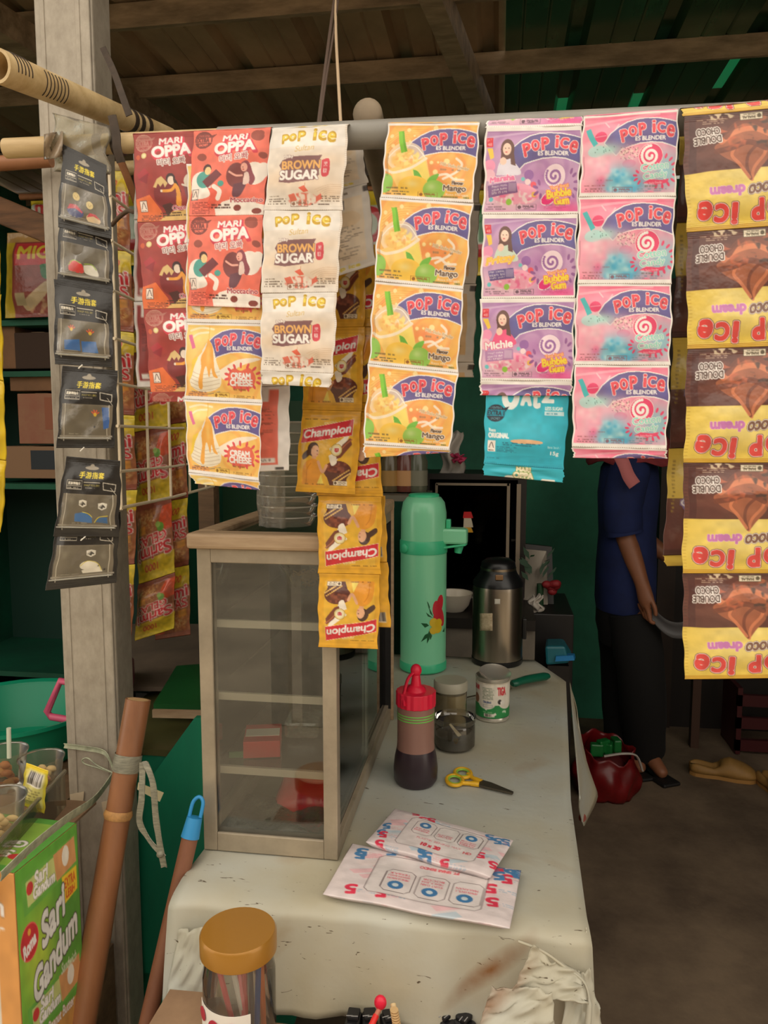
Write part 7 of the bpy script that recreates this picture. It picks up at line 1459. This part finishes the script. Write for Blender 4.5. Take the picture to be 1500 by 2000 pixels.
def pouch(parent, name, corners, cv, m, v0=0.0, v1=1.0, u0=0.0, u1=1.0, bulge=0.004, seed=0, px=1.35, size=None, wob=0.0009, back=None, curl=0.0, seam=0.10, crump=1.0, lift=1.0):
    TL, TR, BL, BR = [np.asarray(c, float) for c in corners]
    wpx, hpx = size; nu = int(np.clip(wpx/px, 10, 170)); nv = int(np.clip(hpx/px, 6, 190))
    U_, V_ = np.meshgrid(np.linspace(0, 1, nu), np.linspace(0, 1, nv)); U3, V3 = U_[..., None], V_[..., None]
    P = (TL*(1-U3)+TR*U3)*(1-V3)+(BL*(1-U3)+BR*U3)*V3
    r = np.random.RandomState(seed*7+3)
    du = unit(TR-TL); dv = unit(BL-TL); N_ = unit(np.cross(dv, du)) 
    if N_[1] > 0: N_ = -N_
    sm = lambda x: np.clip(x, 0, 1)**2*(3-2*np.clip(x, 0, 1))
    full = sm(U_/0.22)*sm((1-U_)/0.22)*(sm((V_*(v1-v0)+v0-0.04)/0.25)*sm((0.96-(V_*(v1-v0)+v0))/0.25))
    d_ = bulge*full
    for k in range(7):
        fx_, fy_, ph = r.uniform(2, 11), r.uniform(1.5, 7), r.uniform(0, 6.28); sg = r.choice([-1, 1]); d_ = d_+crump*0.00042*np.sin(fx_*U_+sg*fy_*V_*1.4+ph)*(0.4+0.6*full)
    for k in range(5):   # creases
        a, b, cc_ = r.uniform(-1, 1), r.uniform(-1, 1), r.uniform(-0.4, 0.6); t = (a*(U_-0.5)+b*(V_-0.5)-0.3*cc_)*9; d_ = d_+crump*0.0007*np.exp(-t*t)*full*r.choice([-1, 1])
    vv = V_*(v1-v0)+v0; d_ = d_+0.00018*np.sin(vv*420)*((vv < seam*0.6) | (vv > 1-seam*0.6))
    d_ = d_+curl*(U_-0.5)**2
    P = P+N_*d_[..., None]
    wl = wob*(np.sin(9*V_+r.uniform(0, 6))+0.6*np.sin(23*V_+r.uniform(0, 6))); P = P+du*(wl*(1-2*U_)*np.abs(1-2*U_))[..., None]
    return mesh_from_grid(name, P, to_ink(sample(cv, nu, nv, v0, v1, u0, u1), lift), m, parent, back, depth=0.0025)
PAPER = ink_mat('printed_matte_foil', 0.42, 0.5, bump=0.10); FOIL = ink_mat('printed_gloss_foil', 0.24, 0.6, bump=0.35); CARD = ink_mat('printed_card', 0.5, 0.4)
def qc(r0, r1, Y0, Y1=None):
    Y1 = Y0 if Y1 is None else Y1
    return (aY(r0[0], r0[1], Y0), aY(r0[2], r0[3], Y0), aY(r1[0], r1[1], Y1), aY(r1[2], r1[3], Y1)), (max(abs(r0[2]-r0[0]), abs(r1[2]-r1[0])), abs(r1[1]-r0[1]))
def strip(root, rows, designs, Y, m, part='sachet', head=None, tail=None, seed=1, bulge=0.004, px=1.2, dY=None, back=None, over=0, **k):
    """rows of (xl,yl,xr,yr); designs per row or one; head/tail: (row, v0, v1, design) partial sachets"""
    if head:
        c, s_ = qc(head[0], rows[0], Y+0.004, Y); pouch(root, part, c, head[3], m, head[1], head[2], seed=seed+40, size=s_, bulge=0.0008, px=px, back=back, **k)
    for i in range(len(rows)-1):
        y0 = Y+(dY[i] if dY else 0); y1 = Y+(dY[i+1] if dY else 0)
        c, s_ = qc(rows[i], rows[i+1], y0, y1); pouch(root, part, c, designs[i] if isinstance(designs, list) else designs, m, seed=seed+i, size=s_, bulge=bulge, px=px, back=back, **k)
    if tail:
        c, s_ = qc(rows[-1], tail[0], Y+(dY[-1] if dY else 0), Y+(dY[-1] if dY else 0)+0.003); pouch(root, part, c, tail[3], m, tail[1], tail[2], seed=seed+60, size=s_, bulge=0.0008, px=px, back=back, **k)
    if over:    # plain foil fold over the pipe
        a, b = aY(rows[0][0], rows[0][1], Y), aY(rows[0][2], rows[0][3], Y)
        if head: a, b = aY(head[0][0], head[0][1], Y+0.004), aY(head[0][2], head[0][3], Y+0.004)
        P = []
        for t in np.linspace(0, 1, 9):
            off = np.array([0, over*(1-math.cos(math.pi*t))/2, 0.10*over*math.sin(math.pi*t)]); P.append([a*(1-u)+b*u+off for u in np.linspace(0, 1, 24)])
        d = designs[0] if isinstance(designs, list) else designs; P = np.array(P)[::-1]
        col = to_ink(sample(d, 24, 9, 0.0, 0.05)); mesh_from_grid('fold_over_pipe', P, col, m, root, back, depth=0.0)
def sroot(label, p, group=None): return thing('sachet_strip', label, 'sachet strip', p, group)
Y0 = 0.945
mango, cotton, cheese, sultan = d_mango(), d_cotton(), d_cheese(), d_sultan()
gum = [d_gum(0), d_gum(1), d_gum(2)]
oppa_c, oppa_m = d_oppa('choco'), d_oppa('mocca'); oatz, oatz_t = d_oatz(), d_oatz_top()
choc, chocb = d_choco_front(True), d_choco_back(); champ, champ_f, champ_b = d_champ(), d_champ().flip180(), d_champ(True)
sb = d_back((232, 212, 184), (222, 214, 204), (226, 190, 140), 50); mb_ = d_back((236, 190, 130), (226, 214, 200), (240, 190, 90), 51)
bm_, bc_ = d_oppa_back((244, 112, 92)), d_oppa_back((150, 50, 50))
# mango
t = sroot('strip of orange mango drink sachets with green straws, four full sachets', aY(820, 880, Y0))
strip(t, [(757, 241, 938, 240), (743, 386, 924, 397), (730, 549, 907, 566), (720, 711, 894, 729), (709, 867, 880, 879)], mango, Y0, PAPER, tail=((711, 894, 879, 884), 0, 0.16, mango), seed=1, over=0.05)
strip(t, [(775, 252, 946, 250), (766, 395, 937, 397), (759, 552, 931, 555), (754, 706, 926, 708)], mb_, 1.0, PAPER, tail=((752, 733, 924, 737), 0, 0.18, mb_), seed=9, px=2.2)
# bubble gum
t = sroot('strip of purple bubble gum drink sachets with singer pictures', aY(1030, 770, Y0))
strip(t, [(948, 249, 1138, 246), (943, 419, 1129, 418), (939, 584, 1124, 582), (937, 743, 1119, 745)], gum, Y0, PAPER, head=((951, 236, 1140, 228), 0.88, 1.0, gum[0]), tail=((938, 772, 1116, 773), 0, 0.18, gum[0]), seed=12, over=0.05)
# cotton candy
t = sroot('strip of pink cotton candy drink sachets, four full sachets', aY(1210, 890, Y0))
strip(t, [(1139, 228, 1326, 214), (1131, 385, 1320, 384), (1126, 555, 1313, 555), (1121, 713, 1309, 714), (1117, 873, 1302, 878)], cotton, Y0-0.002, PAPER, tail=((1121, 894, 1302, 896), 0, 0.14, cotton), seed=20, over=0.05)
# brown sugar
t = sroot('strip of cream brown sugar drink sachets with gold lettering', aY(590, 750, Y0))
strip(t, [(530, 252, 681, 244), (516, 411, 668, 411), (511, 573, 659, 571), (509, 724, 651, 730)], sultan, Y0-0.006, PAPER, tail=((512, 750, 644, 757), 0, 0.17, sultan), seed=28, over=0.05)
strip(t, [(560, 262, 700, 255), (575, 392, 719, 357), (586, 562, 734, 517)], sb, 1.0, PAPER, seed=34, px=2.0)
# dark red and coral
t = sroot('strip of dark red chocolate drink sachets beside the wire grid', aY(330, 780, Y0+0.012))
strip(t, [(259, 262, 404, 256), (268, 434, 412, 428), (281, 604, 427, 600), (295, 766, 442, 764)], oppa_c, Y0+0.014, PAPER, tail=((296, 785, 442, 784), 0, 0.12, oppa_c), seed=40, over=0.04)
strip(t, [(262, 590, 400, 585), (268, 757, 405, 754)], bc_, 1.0, PAPER, seed=44, px=2.4)
strip(t, [(262, 262, 400, 258), (262, 430, 400, 424), (262, 590, 400, 585)], bc_, 1.0, PAPER, seed=46, px=4)
t = sroot('strip of coral mocha drink sachets, second from the pillar', aY(440, 600, Y0))
strip(t, [(378, 257, 530, 250), (369, 422, 515, 420), (367, 597, 508, 602)], oppa_m, Y0, PAPER, seed=48, over=0.045)
strip(t, [(425, 262, 566, 258), (427, 430, 566, 426), (430, 600, 566, 596), (432, 757, 566, 753), (430, 924, 565, 919)], bm_, 1.0, PAPER, seed=52, px=2.2)
t = sroot('strip of yellow cream cheese drink sachets under the coral strip', aY(440, 950, Y0))
strip(t, [(366, 320, 520, 318), (364, 475, 518, 474), (363, 630, 517, 633), (361, 780, 511, 788), (367, 923, 507, 940)], cheese, Y0+0.006, PAPER, tail=((383, 945, 506, 957), 0, 0.16, cheese), seed=60)
# oat
t = sroot('strip of turquoise oat drink sachets under the purple strip', aY(1030, 940, Y0))
strip(t, [(962, 385, 1128, 384), (958, 560, 1122, 560), (951, 733, 1114, 735), (944, 905, 1102, 917)], oatz, Y0+0.008, PAPER, tail=((944, 928, 1100, 943), 0, 1, oatz_t), seed=66)
# chocolate dream, hung upside down
t = sroot('strip of brown and yellow double chocolate sachets hanging upside down', aY(1450, 1320, Y0))
strip(t, [(1334, 227, 1572, 206), (1341, 454, 1578, 436), (1342, 682, 1578, 674), (1336, 904, 1572, 904), (1333, 1120, 1568, 1120), (1336, 1327, 1570, 1324)], choc, Y0-0.008, FOIL, head=((1331, 213, 1568, 190), 0.90, 1.0, choc), seed=72, bulge=0.006, over=0.05)
strip(t, [(1330, 225, 1545, 215), (1322, 435, 1537, 430), (1313, 660, 1528, 655), (1307, 876, 1522, 872), (1295, 1085, 1510, 1080)], chocb, 1.0, FOIL, tail=((1301, 1106, 1500, 1104), 0, 0.1, chocb), seed=80, px=2.0, bulge=0.006)
# champion malt sachets hanging lower and further back
t = sroot('strip of yellow malt drink sachets with red name band, hung upright', aY(640, 966, 1.06))
strip(t, [(612, 478, 716, 476), (604, 640, 712, 638), (590, 800, 707, 803), (577, 960, 694, 966)], champ, 1.055, FOIL, seed=90, bulge=0.006)
t = sroot('strip of yellow malt drink sachets hanging upside down before the cabinet', aY(680, 1264, 1.07))
strip(t, [(610, 480, 735, 478), (612, 640, 738, 638), (616, 803, 741, 805), (620, 968, 747, 970), (622, 1120, 743, 1122), (622, 1264, 738, 1268)], champ_f, 1.07, FOIL, seed=96, bulge=0.006)
strip(t, [(640, 968, 752, 968), (648, 1100, 757, 1098), (655, 1222, 763, 1226)], champ_b, 1.088, FOIL, seed=104, px=2.0)
cord('hanging_wire', 'thin wire holding the malt sachet strips to the bamboo end', [(664, 482, 1.06), (690, 380, 1.08), (716, 250, 1.12)], 0.0012, mat('dark_cord', (84, 66, 54), 0.7), cat='wire')
# noodle cup sachets behind the grid
gel, gelf = d_gelas(), d_gelas(True)
t = sroot('strip of instant noodle sachets half hidden by the pillar edge', aY(215, 1270, 1.46)); strip(t, [(160, 330, 250, 335), (162, 480, 255, 492), (165, 640, 262, 650), (168, 805, 262, 812), (172, 960, 268, 957), (175, 1110, 264, 1102), (182, 1275, 258, 1246)], gel, 1.46, FOIL, seed=110, bulge=0.010, px=1.6, crump=2.0)
t = sroot('strip of instant noodle sachets hanging upside down in the middle', aY(300, 1250, 1.50)); strip(t, [(250, 540, 330, 530), (255, 690, 330, 680), (258, 845, 332, 832), (266, 988, 334, 972), (270, 1142, 342, 1118), (263, 1252, 340, 1228)], gelf, 1.50, FOIL, seed=120, bulge=0.010, px=1.6, crump=2.0)
t = sroot('strip of instant noodle sachets nearest the display cabinet', aY(345, 1250, 1.53)); strip(t, [(296, 540, 366, 530), (298, 690, 366, 680), (300, 835, 364, 824), (300, 985, 366, 972), (302, 1118, 370, 1103), (304, 1250, 372, 1240)], gel, 1.53, FOIL, seed=130, bulge=0.010, px=1.6, crump=2.0)
o = MB().tube([aY(140, 335, 1.46), aY(400, 320, 1.60)], 0.014, 14).build('bamboo_rail', M_bam, None, smooth=50); tag(o, 'bamboo rail the noodle sachet strips hang from', 'rail')
# a yellow foil strip at the photo edge
yel = d_plain((226, 190, 20), 44); yel.swirl(50, 50, (196, 150, 10), 4, 3, 0.4); yel.mottle((180, 60, 30), 50, 60, 30, 20, 20, 0.5, 0.7)
t = sroot('strip of bright yellow foil packets cut off by the photo edge', aY(-30, 1040, 1.08)); strip(t, [(-80, 380, -6, 400), (-80, 560, 2, 575), (-84, 720, 8, 745), (-84, 880, 12, 900), (-84, 1040, 4, 1040)], yel, 1.08, FOIL, seed=140, bulge=0.014, px=3, crump=3.0)
cord('hanging_wire', 'thin wire holding the yellow foil strip below the roof', [(-43, 386, 1.08), (-40, 200, 1.09), (-36, 20, 1.10), (-34, -240, 1.12)], 0.0012, mat('dark_cord', (84, 66, 54), 0.7), cat='wire')
# ---------------------------------------------------------------- finger sleeve packs down the pillar
packs = [((122, 281, 207, 322), (112, 443, 220, 468), 'top finger sleeve pack on the pillar, blue and red sleeves'), ((116, 400, 216, 430), (111, 552, 222, 568), 'finger sleeve pack with red and white sleeves, second down the pillar'), ((107, 545, 219, 565), (106, 711, 220, 718), 'finger sleeve pack with two blue sleeves and two flame badges'), ((121, 714, 231, 724), (110, 875, 223, 875), 'finger sleeve pack with one flame badge and narrow blue sleeve'), ((129, 891, 236, 900), (104, 1048, 233, 1049), 'finger sleeve pack with two white horse badges'), ((116, 990, 236, 1000), (89, 1154, 226, 1138), 'lowest finger sleeve pack with white sleeves')]
ordr = [0.946, 0.964, 0.958, 0.958, 0.952, 0.960]
M_pack = ink_mat('printed_clear_pack', 0.25, 0.6, bump=0.2)
for v, (r0, r1, lab) in enumerate(packs):
    t = thing('finger_sleeve_pack', lab, 'pack', aY((r1[0]+r1[2])/2, (r1[1]+r1[3])/2, 0.955), 'finger sleeve packs on the pillar')
    c, s_ = qc(r0, r1, ordr[v]); cvp = d_sleeve(v); ph_ = pouch(t, 'printed_bag', c, cvp, M_pack, seed=150+v, size=s_, bulge=0.003, px=1.0, lift=0.25)
    TL, TR, BL, BR = c; n_ = np.array([0, -1.0, 0])
    def onp(u, w, f=0.004): return (TL*(1-u)+TR*u)*(1-w)+(BL*(1-u)+BR*u)*w+n_*f
    MB().tube([onp(0.05, 0.875), onp(0.95, 0.875)], 0.0011, 6).build('zip_seal', clear_mat('zip_plastic', haze=0.5, hazecol=(206, 198, 180), gloss=0.1), ph_, smooth=60)
    P = np.array([[onp(0.08+0.84*u, 0.46+0.40*w, 0.0052+0.0012*math.sin(9*u+5*w+v)) for u in np.linspace(0, 1, 10)] for w in np.linspace(0, 1, 8)])
    MB().surf(P).build('clear_window', clear_mat('pack_window', tint=(246, 244, 238), haze=0.04, gloss=0.0, rough=0.15, bump=0.10), ph_, smooth=180, fix=False)
    if v in (2, 3, 4): MB().tube([onp(0.52, 0.99, 0.005), onp(0.46, 1.04, 0.006)], 0.0009, 6).build('plastic_barb', mat('barb_plastic', (226, 220, 206), 0.4), t)
# ---------------------------------------------------------------- printed label round the milk can
def d_can():
    c = Cv(460, 220, (232, 226, 212), 60); c.rect(0, 62, 100, 100, (22, 130, 60)); c.ell(36, 56, 18, 18, (232, 226, 212)); c.ell(78, 56, 18, 18, (232, 226, 212))
    c.text('TIGA SAPI', 11, 16, 12, (206, 40, 50), w=17, bold=1.4); c.text('TIGA', 66, 22, 22, (206, 40, 50), w=17, bold=2.6); c.micro(28, 12, 52, 46, 8, (90, 110, 80)); c.text('Dairyfood', 38, 54, 8, (40, 60, 110), w=15, bold=0.8); c.frame(30, 60, 48, 68, (80, 90, 110), 0.4); c.ell(12, 48, 8, 14, (150, 96, 64)); c.ell(62, 52, 4, 7, (40, 36, 36)); c.ell(68, 54, 5, 6, (236, 232, 224)); c.ell(36, 73, 2.4, 4, (236, 236, 226)); c.micro(30, 80, 56, 84, 1, (180, 220, 170))
    c.rect(32, 86, 52, 95, (236, 230, 220)); c.barcode(34, 87, 46, 96, 14); c.poly([(50, 86), (54, 82), (56, 88), (52, 92)], (236, 230, 220)); c.text('490g', 72, 82, 8, (226, 230, 216), w=9, bold=0.8); c.rect(0, 0, 100, 3, (206, 196, 176)); c.grain(0.05); return c
cc_ = d_can(); nu, nv = 90, 60; a0, a1 = -math.pi*0.98, 0.0+0.06
P = np.array([[(kx+(KR*0.982)*math.cos(a), ky+(KR*0.982)*math.sin(a), TZ+H-0.009-(H-0.02)*v) for a in np.linspace(a0, a1, nu)] for v in np.linspace(0, 1, nv)])
mesh_from_grid('paper_label', P, to_ink(sample(cc_, nu, nv)), CARD, can.children[0], depth=-0.0002)
# ---------------------------------------------------------------- plastic bag packets on the counter
def d_packet(n, big):
    c = Cv(480, 300, (224, 212, 214), 70+n); r = c.r
    for k in range(26):
        x, y = r.uniform(0, 100), r.uniform(0, 100); q = r.choice(3); col = ((236, 170, 180), (160, 196, 216), (230, 214, 214))[q]
        c.poly([(x, y), (x+12, y-8), (x+16, y-2), (x+4, y+6)], col, a=0.6)
    for k in range(16):
        x, y = (r.uniform(1, 99), r.choice([r.uniform(2, 18), r.uniform(82, 98)])) if k < 10 else (r.choice([r.uniform(2, 15), r.uniform(85, 98)]), r.uniform(10, 90))
        c.text('5', x, y, 14, ((222, 46, 76), (60, 120, 176))[k % 2], w=6, rot=200 if not big else 190, bold=2.6)
        c.micro(x+4, y-2, x+18, y+4, 2, (226, 150, 160) if k % 2 else (130, 170, 200), 0.5)
    def rr(x0, y0, x1, y1, cf, lw=0.5): c.poly([(x0+3, y0), (x1-3, y0), (x1, y0+5), (x1, y1-5), (x1-3, y1), (x0+3, y1), (x0, y1-5), (x0, y0+5)], (90, 76, 80)); c.poly([(x0+3, y0+0.8), (x1-3, y0+0.8), (x1-lw, y0+5), (x1-lw, y1-5), (x1-3, y1-0.8), (x0+3, y1-0.8), (x0+lw, y1-5), (x0+lw, y0+5)], cf)
    rr(20, 15, 84, 86, (222, 214, 214))
    if big:
        c.text('PT. SINAR BENDO', 56, 26, 5, (216, 90, 100), w=22, rot=180, bold=0.5)
        for k, (x, T) in enumerate(((36, ('MENGGUNAKAN', 'BAHAN BAKU', 'TERBAIK')), (55, ('KUAT DAN', 'TIDAK MUDAH', 'BOCOR')), (74, ('AMAN UNTUK', 'MAKANAN')))):
            rr(x-8, 40, x+9, 80, (224, 216, 216)); c.ell(x, 68, 4.4, 7, (50, 112, 170)); c.ell(x, 68, 1.8, 3, (200, 216, 226))
            for j, w_ in enumerate(T): c.text(w_, x, 57-5*j, 3.6, (206, 60, 80), w=12, rot=180, bold=0.4)
    else:
        for k, (x, T) in enumerate(((34, ('AMAN UNTUK', 'MAKANAN')), (53, ('KUAT DAN', 'LENTUR')), (72, ('MENGGUNAKAN', 'BAHAN BAKU', 'TERBAIK')))):
            rr(x-8, 20, x+9, 54, (224, 216, 216)); 
            if k != 1: c.ell(x, 30, 4.6, 7.4, (50, 112, 170)); c.ell(x, 30, 2, 3, (200, 216, 226))
            for j, w_ in enumerate(T): c.text(w_, x, 41+4.6*j, 3.6, (206, 60, 80), w=12, bold=0.4)
        c.text('PLASTIK BENING MAX', 52, 62, 4, (206, 110, 120), w=36, bold=0.3); c.text('10 x 20', 48, 74, 7, (206, 50, 70), w=15, bold=1.4); c.text('HD', 76, 68, 5, (206, 80, 90), w=6, bold=0.8)
    c.grain(0.05); return c
def packet(label, px4, cvx, z, seed, th):
    TL, TR, BR, BL = [aZ(x, y, z) for x, y in px4]
    t = thing('plastic_bag_packet', label, 'packet', (TL+BR)/2-np.array([0, 0, th]), 'packets of plastic bags on the counter')
    nu, nv = 190, 110; U_, V_ = np.meshgrid(np.linspace(0, 1, nu), np.linspace(0, 1, nv)); U3, V3 = U_[..., None], V_[..., None]
    P = (TL*(1-U3)+TR*U3)*(1-V3)+(BL*(1-U3)+BR*U3)*V3; r = np.random.RandomState(seed)
    d_ = th*0.4*(np.clip(np.minimum(U_, 1-U_)*14, 0, 1)*np.clip(np.minimum(V_, 1-V_)*9, 0, 1))**0.5
    for k in range(8): d_ = d_+0.0005*np.sin(r.uniform(3, 16)*U_+r.uniform(-9, 9)*V_+r.uniform(0, 6))
    P[..., 2] += d_; o_ = mesh_from_grid('printed_wrap', P, to_ink(sample(cvx, nu, nv)), FOIL, t, depth=th*0.98, back=(0.5, 0.45, 0.45))
    return t
packet('pink and blue printed plastic bag packet, larger lower one by the counter edge', [(688, 1648), (1018, 1703), (996, 1815), (630, 1746)], d_packet(1, True), TZ+0.010, 5, 0.008)
packet('pink and blue printed plastic bag packet, smaller one marked 10 x 20 on top', [(772, 1578), (1003, 1642), (958, 1714), (714, 1645)], d_packet(2, False), TZ+0.022, 6, 0.010)
# ---------------------------------------------------------------- biscuit carton
def d_carton(side):
    c = Cv(420, 420, (216, 146, 70), 80)
    if side == 'front': 
        c.rect(0, 0, 100, 100, (220, 150, 76)); c.rect(0, 34, 84, 74, (222, 216, 200)); c.micro(4, 38, 80, 72, 12, (120, 110, 100), 0.5); c.text('Gandum', 60, 16, 8, WHT, w=60, bold=2, out=(((70, 50, 30), 1.4),)); c.text('Sugar', 70, 27, 5, WHT, w=40, bold=1); c.rect(50, 80, 86, 92, (230, 224, 210)); c.barcode(54, 82, 82, 91, 16); c.grain(0.05); return c
    if side == 'top':
        c.rect(0, 0, 100, 100, (70, 150, 50)); c.poly([(8, 10), (92, 10), (92, 90), (8, 90)], (130, 180, 60)); c.ell(50, 60, 26, 20, (222, 160, 110)); c.text('Sari', 70, 70, 12, WHT, w=24, rot=180, bold=3, out=(((50, 70, 30), 2),)); c.text('Gandum', 62, 52, 12, WHT, w=44, rot=180, bold=3, out=(((50, 70, 30), 2),)); c.ell(88, 74, 7, 5, (196, 40, 44)); c.rect(0, 70, 26, 96, (240, 200, 40)); c.text('ISI 3', 13, 82, 10, (206, 90, 30), w=18, rot=180, bold=1.6); c.grain(0.05); return c
    c.rect(0, 0, 100, 84, (86, 168, 50)); c.blob(30, 46, 36, 26, (190, 210, 60), a=0.9); c.blob(80, 40, 30, 40, (60, 120, 40), a=0.6)
    for (y, k) in ((8, 1.0), (68, 1.0)):
        c.poly([(8, y-2), (96, y-4), (98, y+12), (10, y+15)], (96, 170, 60)); c.poly([(14, y), (90, y-2), (92, y+10), (16, y+12)], (196, 206, 120)); c.poly([(58, y-2), (94, y-3), (96, y+10), (62, y+12)], (214, 150, 90)); c.ell(78, y+3, 6, 5, (236, 230, 214)); c.ell(20, y+4, 5, 3, (206, 50, 50)); c.text('Sari', 38, y+2, 6, WHT, w=20, skew=0.2, bold=1.6, out=(((60, 80, 40), 1.4),)); c.text('Gandum', 42, y+8, 5.4, WHT, w=34, skew=0.2, bold=1.6, out=(((60, 80, 40), 1.4),))
    c.poly([(70, 20), (96, 20), (96, 32), (74, 34)], (240, 200, 40)); c.text('EXTRA', 84, 24.5, 5, (206, 70, 30), w=18, bold=1.2); c.text('LEBIH', 84, 30, 4, (206, 70, 30), w=15, bold=0.8)
    c.ell(16, 36, 13, 8, (200, 40, 46), out=(230, 90, 80), ow=0.8); c.text('Roma', 16, 37.5, 6, WHT, w=19, rot=12, bold=1.8); c.ell(16, 31.4, 2.4, 1.6, (230, 160, 60))
    c.text('Sari', 54, 34, 15, (232, 232, 226), w=38, rot=11, skew=0.22, bold=4.4, out=(((60, 56, 50), 2.6),)); c.text('Gandum', 56, 53, 14, (232, 232, 226), w=74, rot=11, skew=0.22, bold=4.4, out=(((60, 56, 50), 2.6),)); c.text('Sandwich', 76, 64, 5, (214, 220, 190), w=26, skew=0.3, bold=0.8); c.text('Peanut Butter', 60, 85, 5, WHT, w=44, skew=0.2, bold=1.2, out=(((150, 90, 40), 1),)); c.grain(0.06); return c
K0 = aY(28, 1706, 0.88); K1 = aX(148, 1584, K0[0]+0.01); K1[2] = K0[2]; hb = 0.31
bx_ = thing('biscuit_carton', 'green and orange wheat biscuit carton strapped beside the pillar', 'carton', (K0[0]-0.1, K0[1]+0.1, K0[2]-hb))
fr_dir = unit(np.cross(unit(K1-K0), (0, 0, 1))); L0 = K0-fr_dir*0.2; L1 = K1-fr_dir*0.2; dn = np.array([0, 0, -hb])
def flat(parent, name, TL, TR, BL, BR, cvx, nu, nv, m=CARD, off=0.0006):
    U_, V_ = np.meshgrid(np.linspace(0, 1, nu), np.linspace(0, 1, nv)); U3, V3 = U_[..., None], V_[..., None]
    P = (TL*(1-U3)+TR*U3)*(1-V3)+(BL*(1-U3)+BR*U3)*V3; n_ = unit(np.cross(BL-TL, TR-TL))
    return mesh_from_grid(name, P+n_*off, to_ink(sample(cvx, nu, nv)), m, parent, depth=0.0004)
MB().hexa([K0+dn, K1+dn, L1+dn, L0+dn, K0, K1, L1, L0]).build('box', mat('carton_kraft', (196, 134, 76), 0.7), bx_)
flat(bx_, 'side_print', K0, K1, K0+dn, K1+dn, d_carton('side'), 150, 190)
flat(bx_, 'front_print', L0, K0, L0+dn, K0+dn, d_carton('front'), 80, 120)
flat(bx_, 'top_print', L1, K1, L0, K0, d_carton('top'), 100, 110)
o = MB().bx(-1.0, K0[0]-0.03, 0.85, 1.18, 0, K0[2]-hb-0.002).build('wooden_bench', M_wood, None); tag(o, 'low wooden bench under the biscuit carton', 'bench')
# snack pouch with barcode in the tray
ybag = Cv(160, 200, (196, 178, 40), 90); ybag.rect(20, 10, 92, 90, (206, 196, 110)); ybag.barcode(26, 12, 86, 40, 18); ybag.micro(26, 46, 88, 84, 6, (110, 100, 60)); ybag.rect(0, 0, 100, 8, (236, 206, 40))
t = thing('snack_pouch', 'yellow snack pouch with barcode beside the cup of pink crackers', 'pouch', aY(65, 1570, 1.03)); c, s_ = qc((52, 1490, 94, 1505), (38, 1570, 86, 1590), 1.03); pouch(t, 'foil', c, ybag, FOIL, seed=160, size=s_, bulge=0.008, px=1.6)
# ---------------------------------------------------------------- hanging noodle multipacks at the back
def d_mig():
    c = Cv(260, 420, (130, 50, 44), 91); c.rect(0, 0, 16, 100, (190, 160, 30)); c.rect(0, 0, 100, 12, (170, 130, 70)); c.rect(20, 14, 100, 40, (190, 40, 48)); c.text('MIGOR', 74, 25, 15, (214, 190, 50), w=96, bold=5); c.poly([(62, 40), (100, 38), (100, 58), (80, 58), (66, 54)], (30, 110, 60), sm=True); c.text('Pre', 88, 47, 9, (200, 220, 200), w=22, skew=0.2, bold=1.6); c.poly([(30, 84), (50, 72), (70, 60), (84, 60), (70, 76), (40, 92)], (196, 170, 130), sm=True); c.mottle((206, 170, 120), 70, 88, 40, 10, 14, 0.7, 0.5); c.rect(22, 72, 38, 86, (170, 150, 110)); c.grain(0.08); return c
t = thing('noodle_multipack', 'brown noodle pouch with red and yellow name band on the goods shelf', 'noodle pack', aY(50, 620, 2.1)); c, s_ = qc((14, 455, 130, 450), (10, 622, 132, 618), 2.10); pouch(t, 'pouch', c, d_mig(), FOIL, seed=170, size=s_, bulge=0.02, px=1.4)
def d_yel(ch, col): c = Cv(240, 300, (224, 198, 40), 92); c.rect(0, 60, 100, 80, (186, 40, 48)); c.poly([(20, 20), (96, 18), (96, 66), (20, 66)], (190, 206, 190)); c.text(ch, 56, 42, 40, col, w=44, bold=8, out=((WHT, 2),)); c.grain(0.08); return c
for k, (r0, r1, ch, cl, lab) in enumerate((((236, 378, 340, 376), (236, 520, 345, 516), 'B', (40, 120, 60), 'yellow noodle multipack with green letter behind the dark red strip'), ((60, 392, 118, 390), (60, 450, 118, 450), 'm', (190, 40, 40), 'small yellow pack above the brown noodle pouch'), ((668, 374, 772, 372), (672, 540, 776, 536), 'D', (196, 50, 60), 'yellow noodle multipack with red letter behind the mango strip'), ((905, 372, 1000, 370), (905, 540, 1000, 536), 'M', (40, 120, 60), 'yellow noodle multipack with green letter behind the purple strip'))):
    t = thing('noodle_multipack', lab, 'noodle pack', aY((r0[0]+r0[2])/2, r1[1], 2.35), 'noodle multipacks hung at the back'); c, s_ = qc(r0, r1, 2.35); pouch(t, 'pouch', c, d_yel(ch, cl), FOIL, seed=180+k, size=s_, bulge=0.03, px=2.0)
o = MB().tube([aY(40, 385, 2.37), aY(1100, 362, 2.37)], 0.01, 10).build('rear_rail', M_bamb, None, smooth=50); tag(o, 'dim brown rail at the back carrying noodle multipacks', 'rail')
bpy.data.objects.remove(_fo, do_unlink=True); bpy.data.curves.remove(_fc)
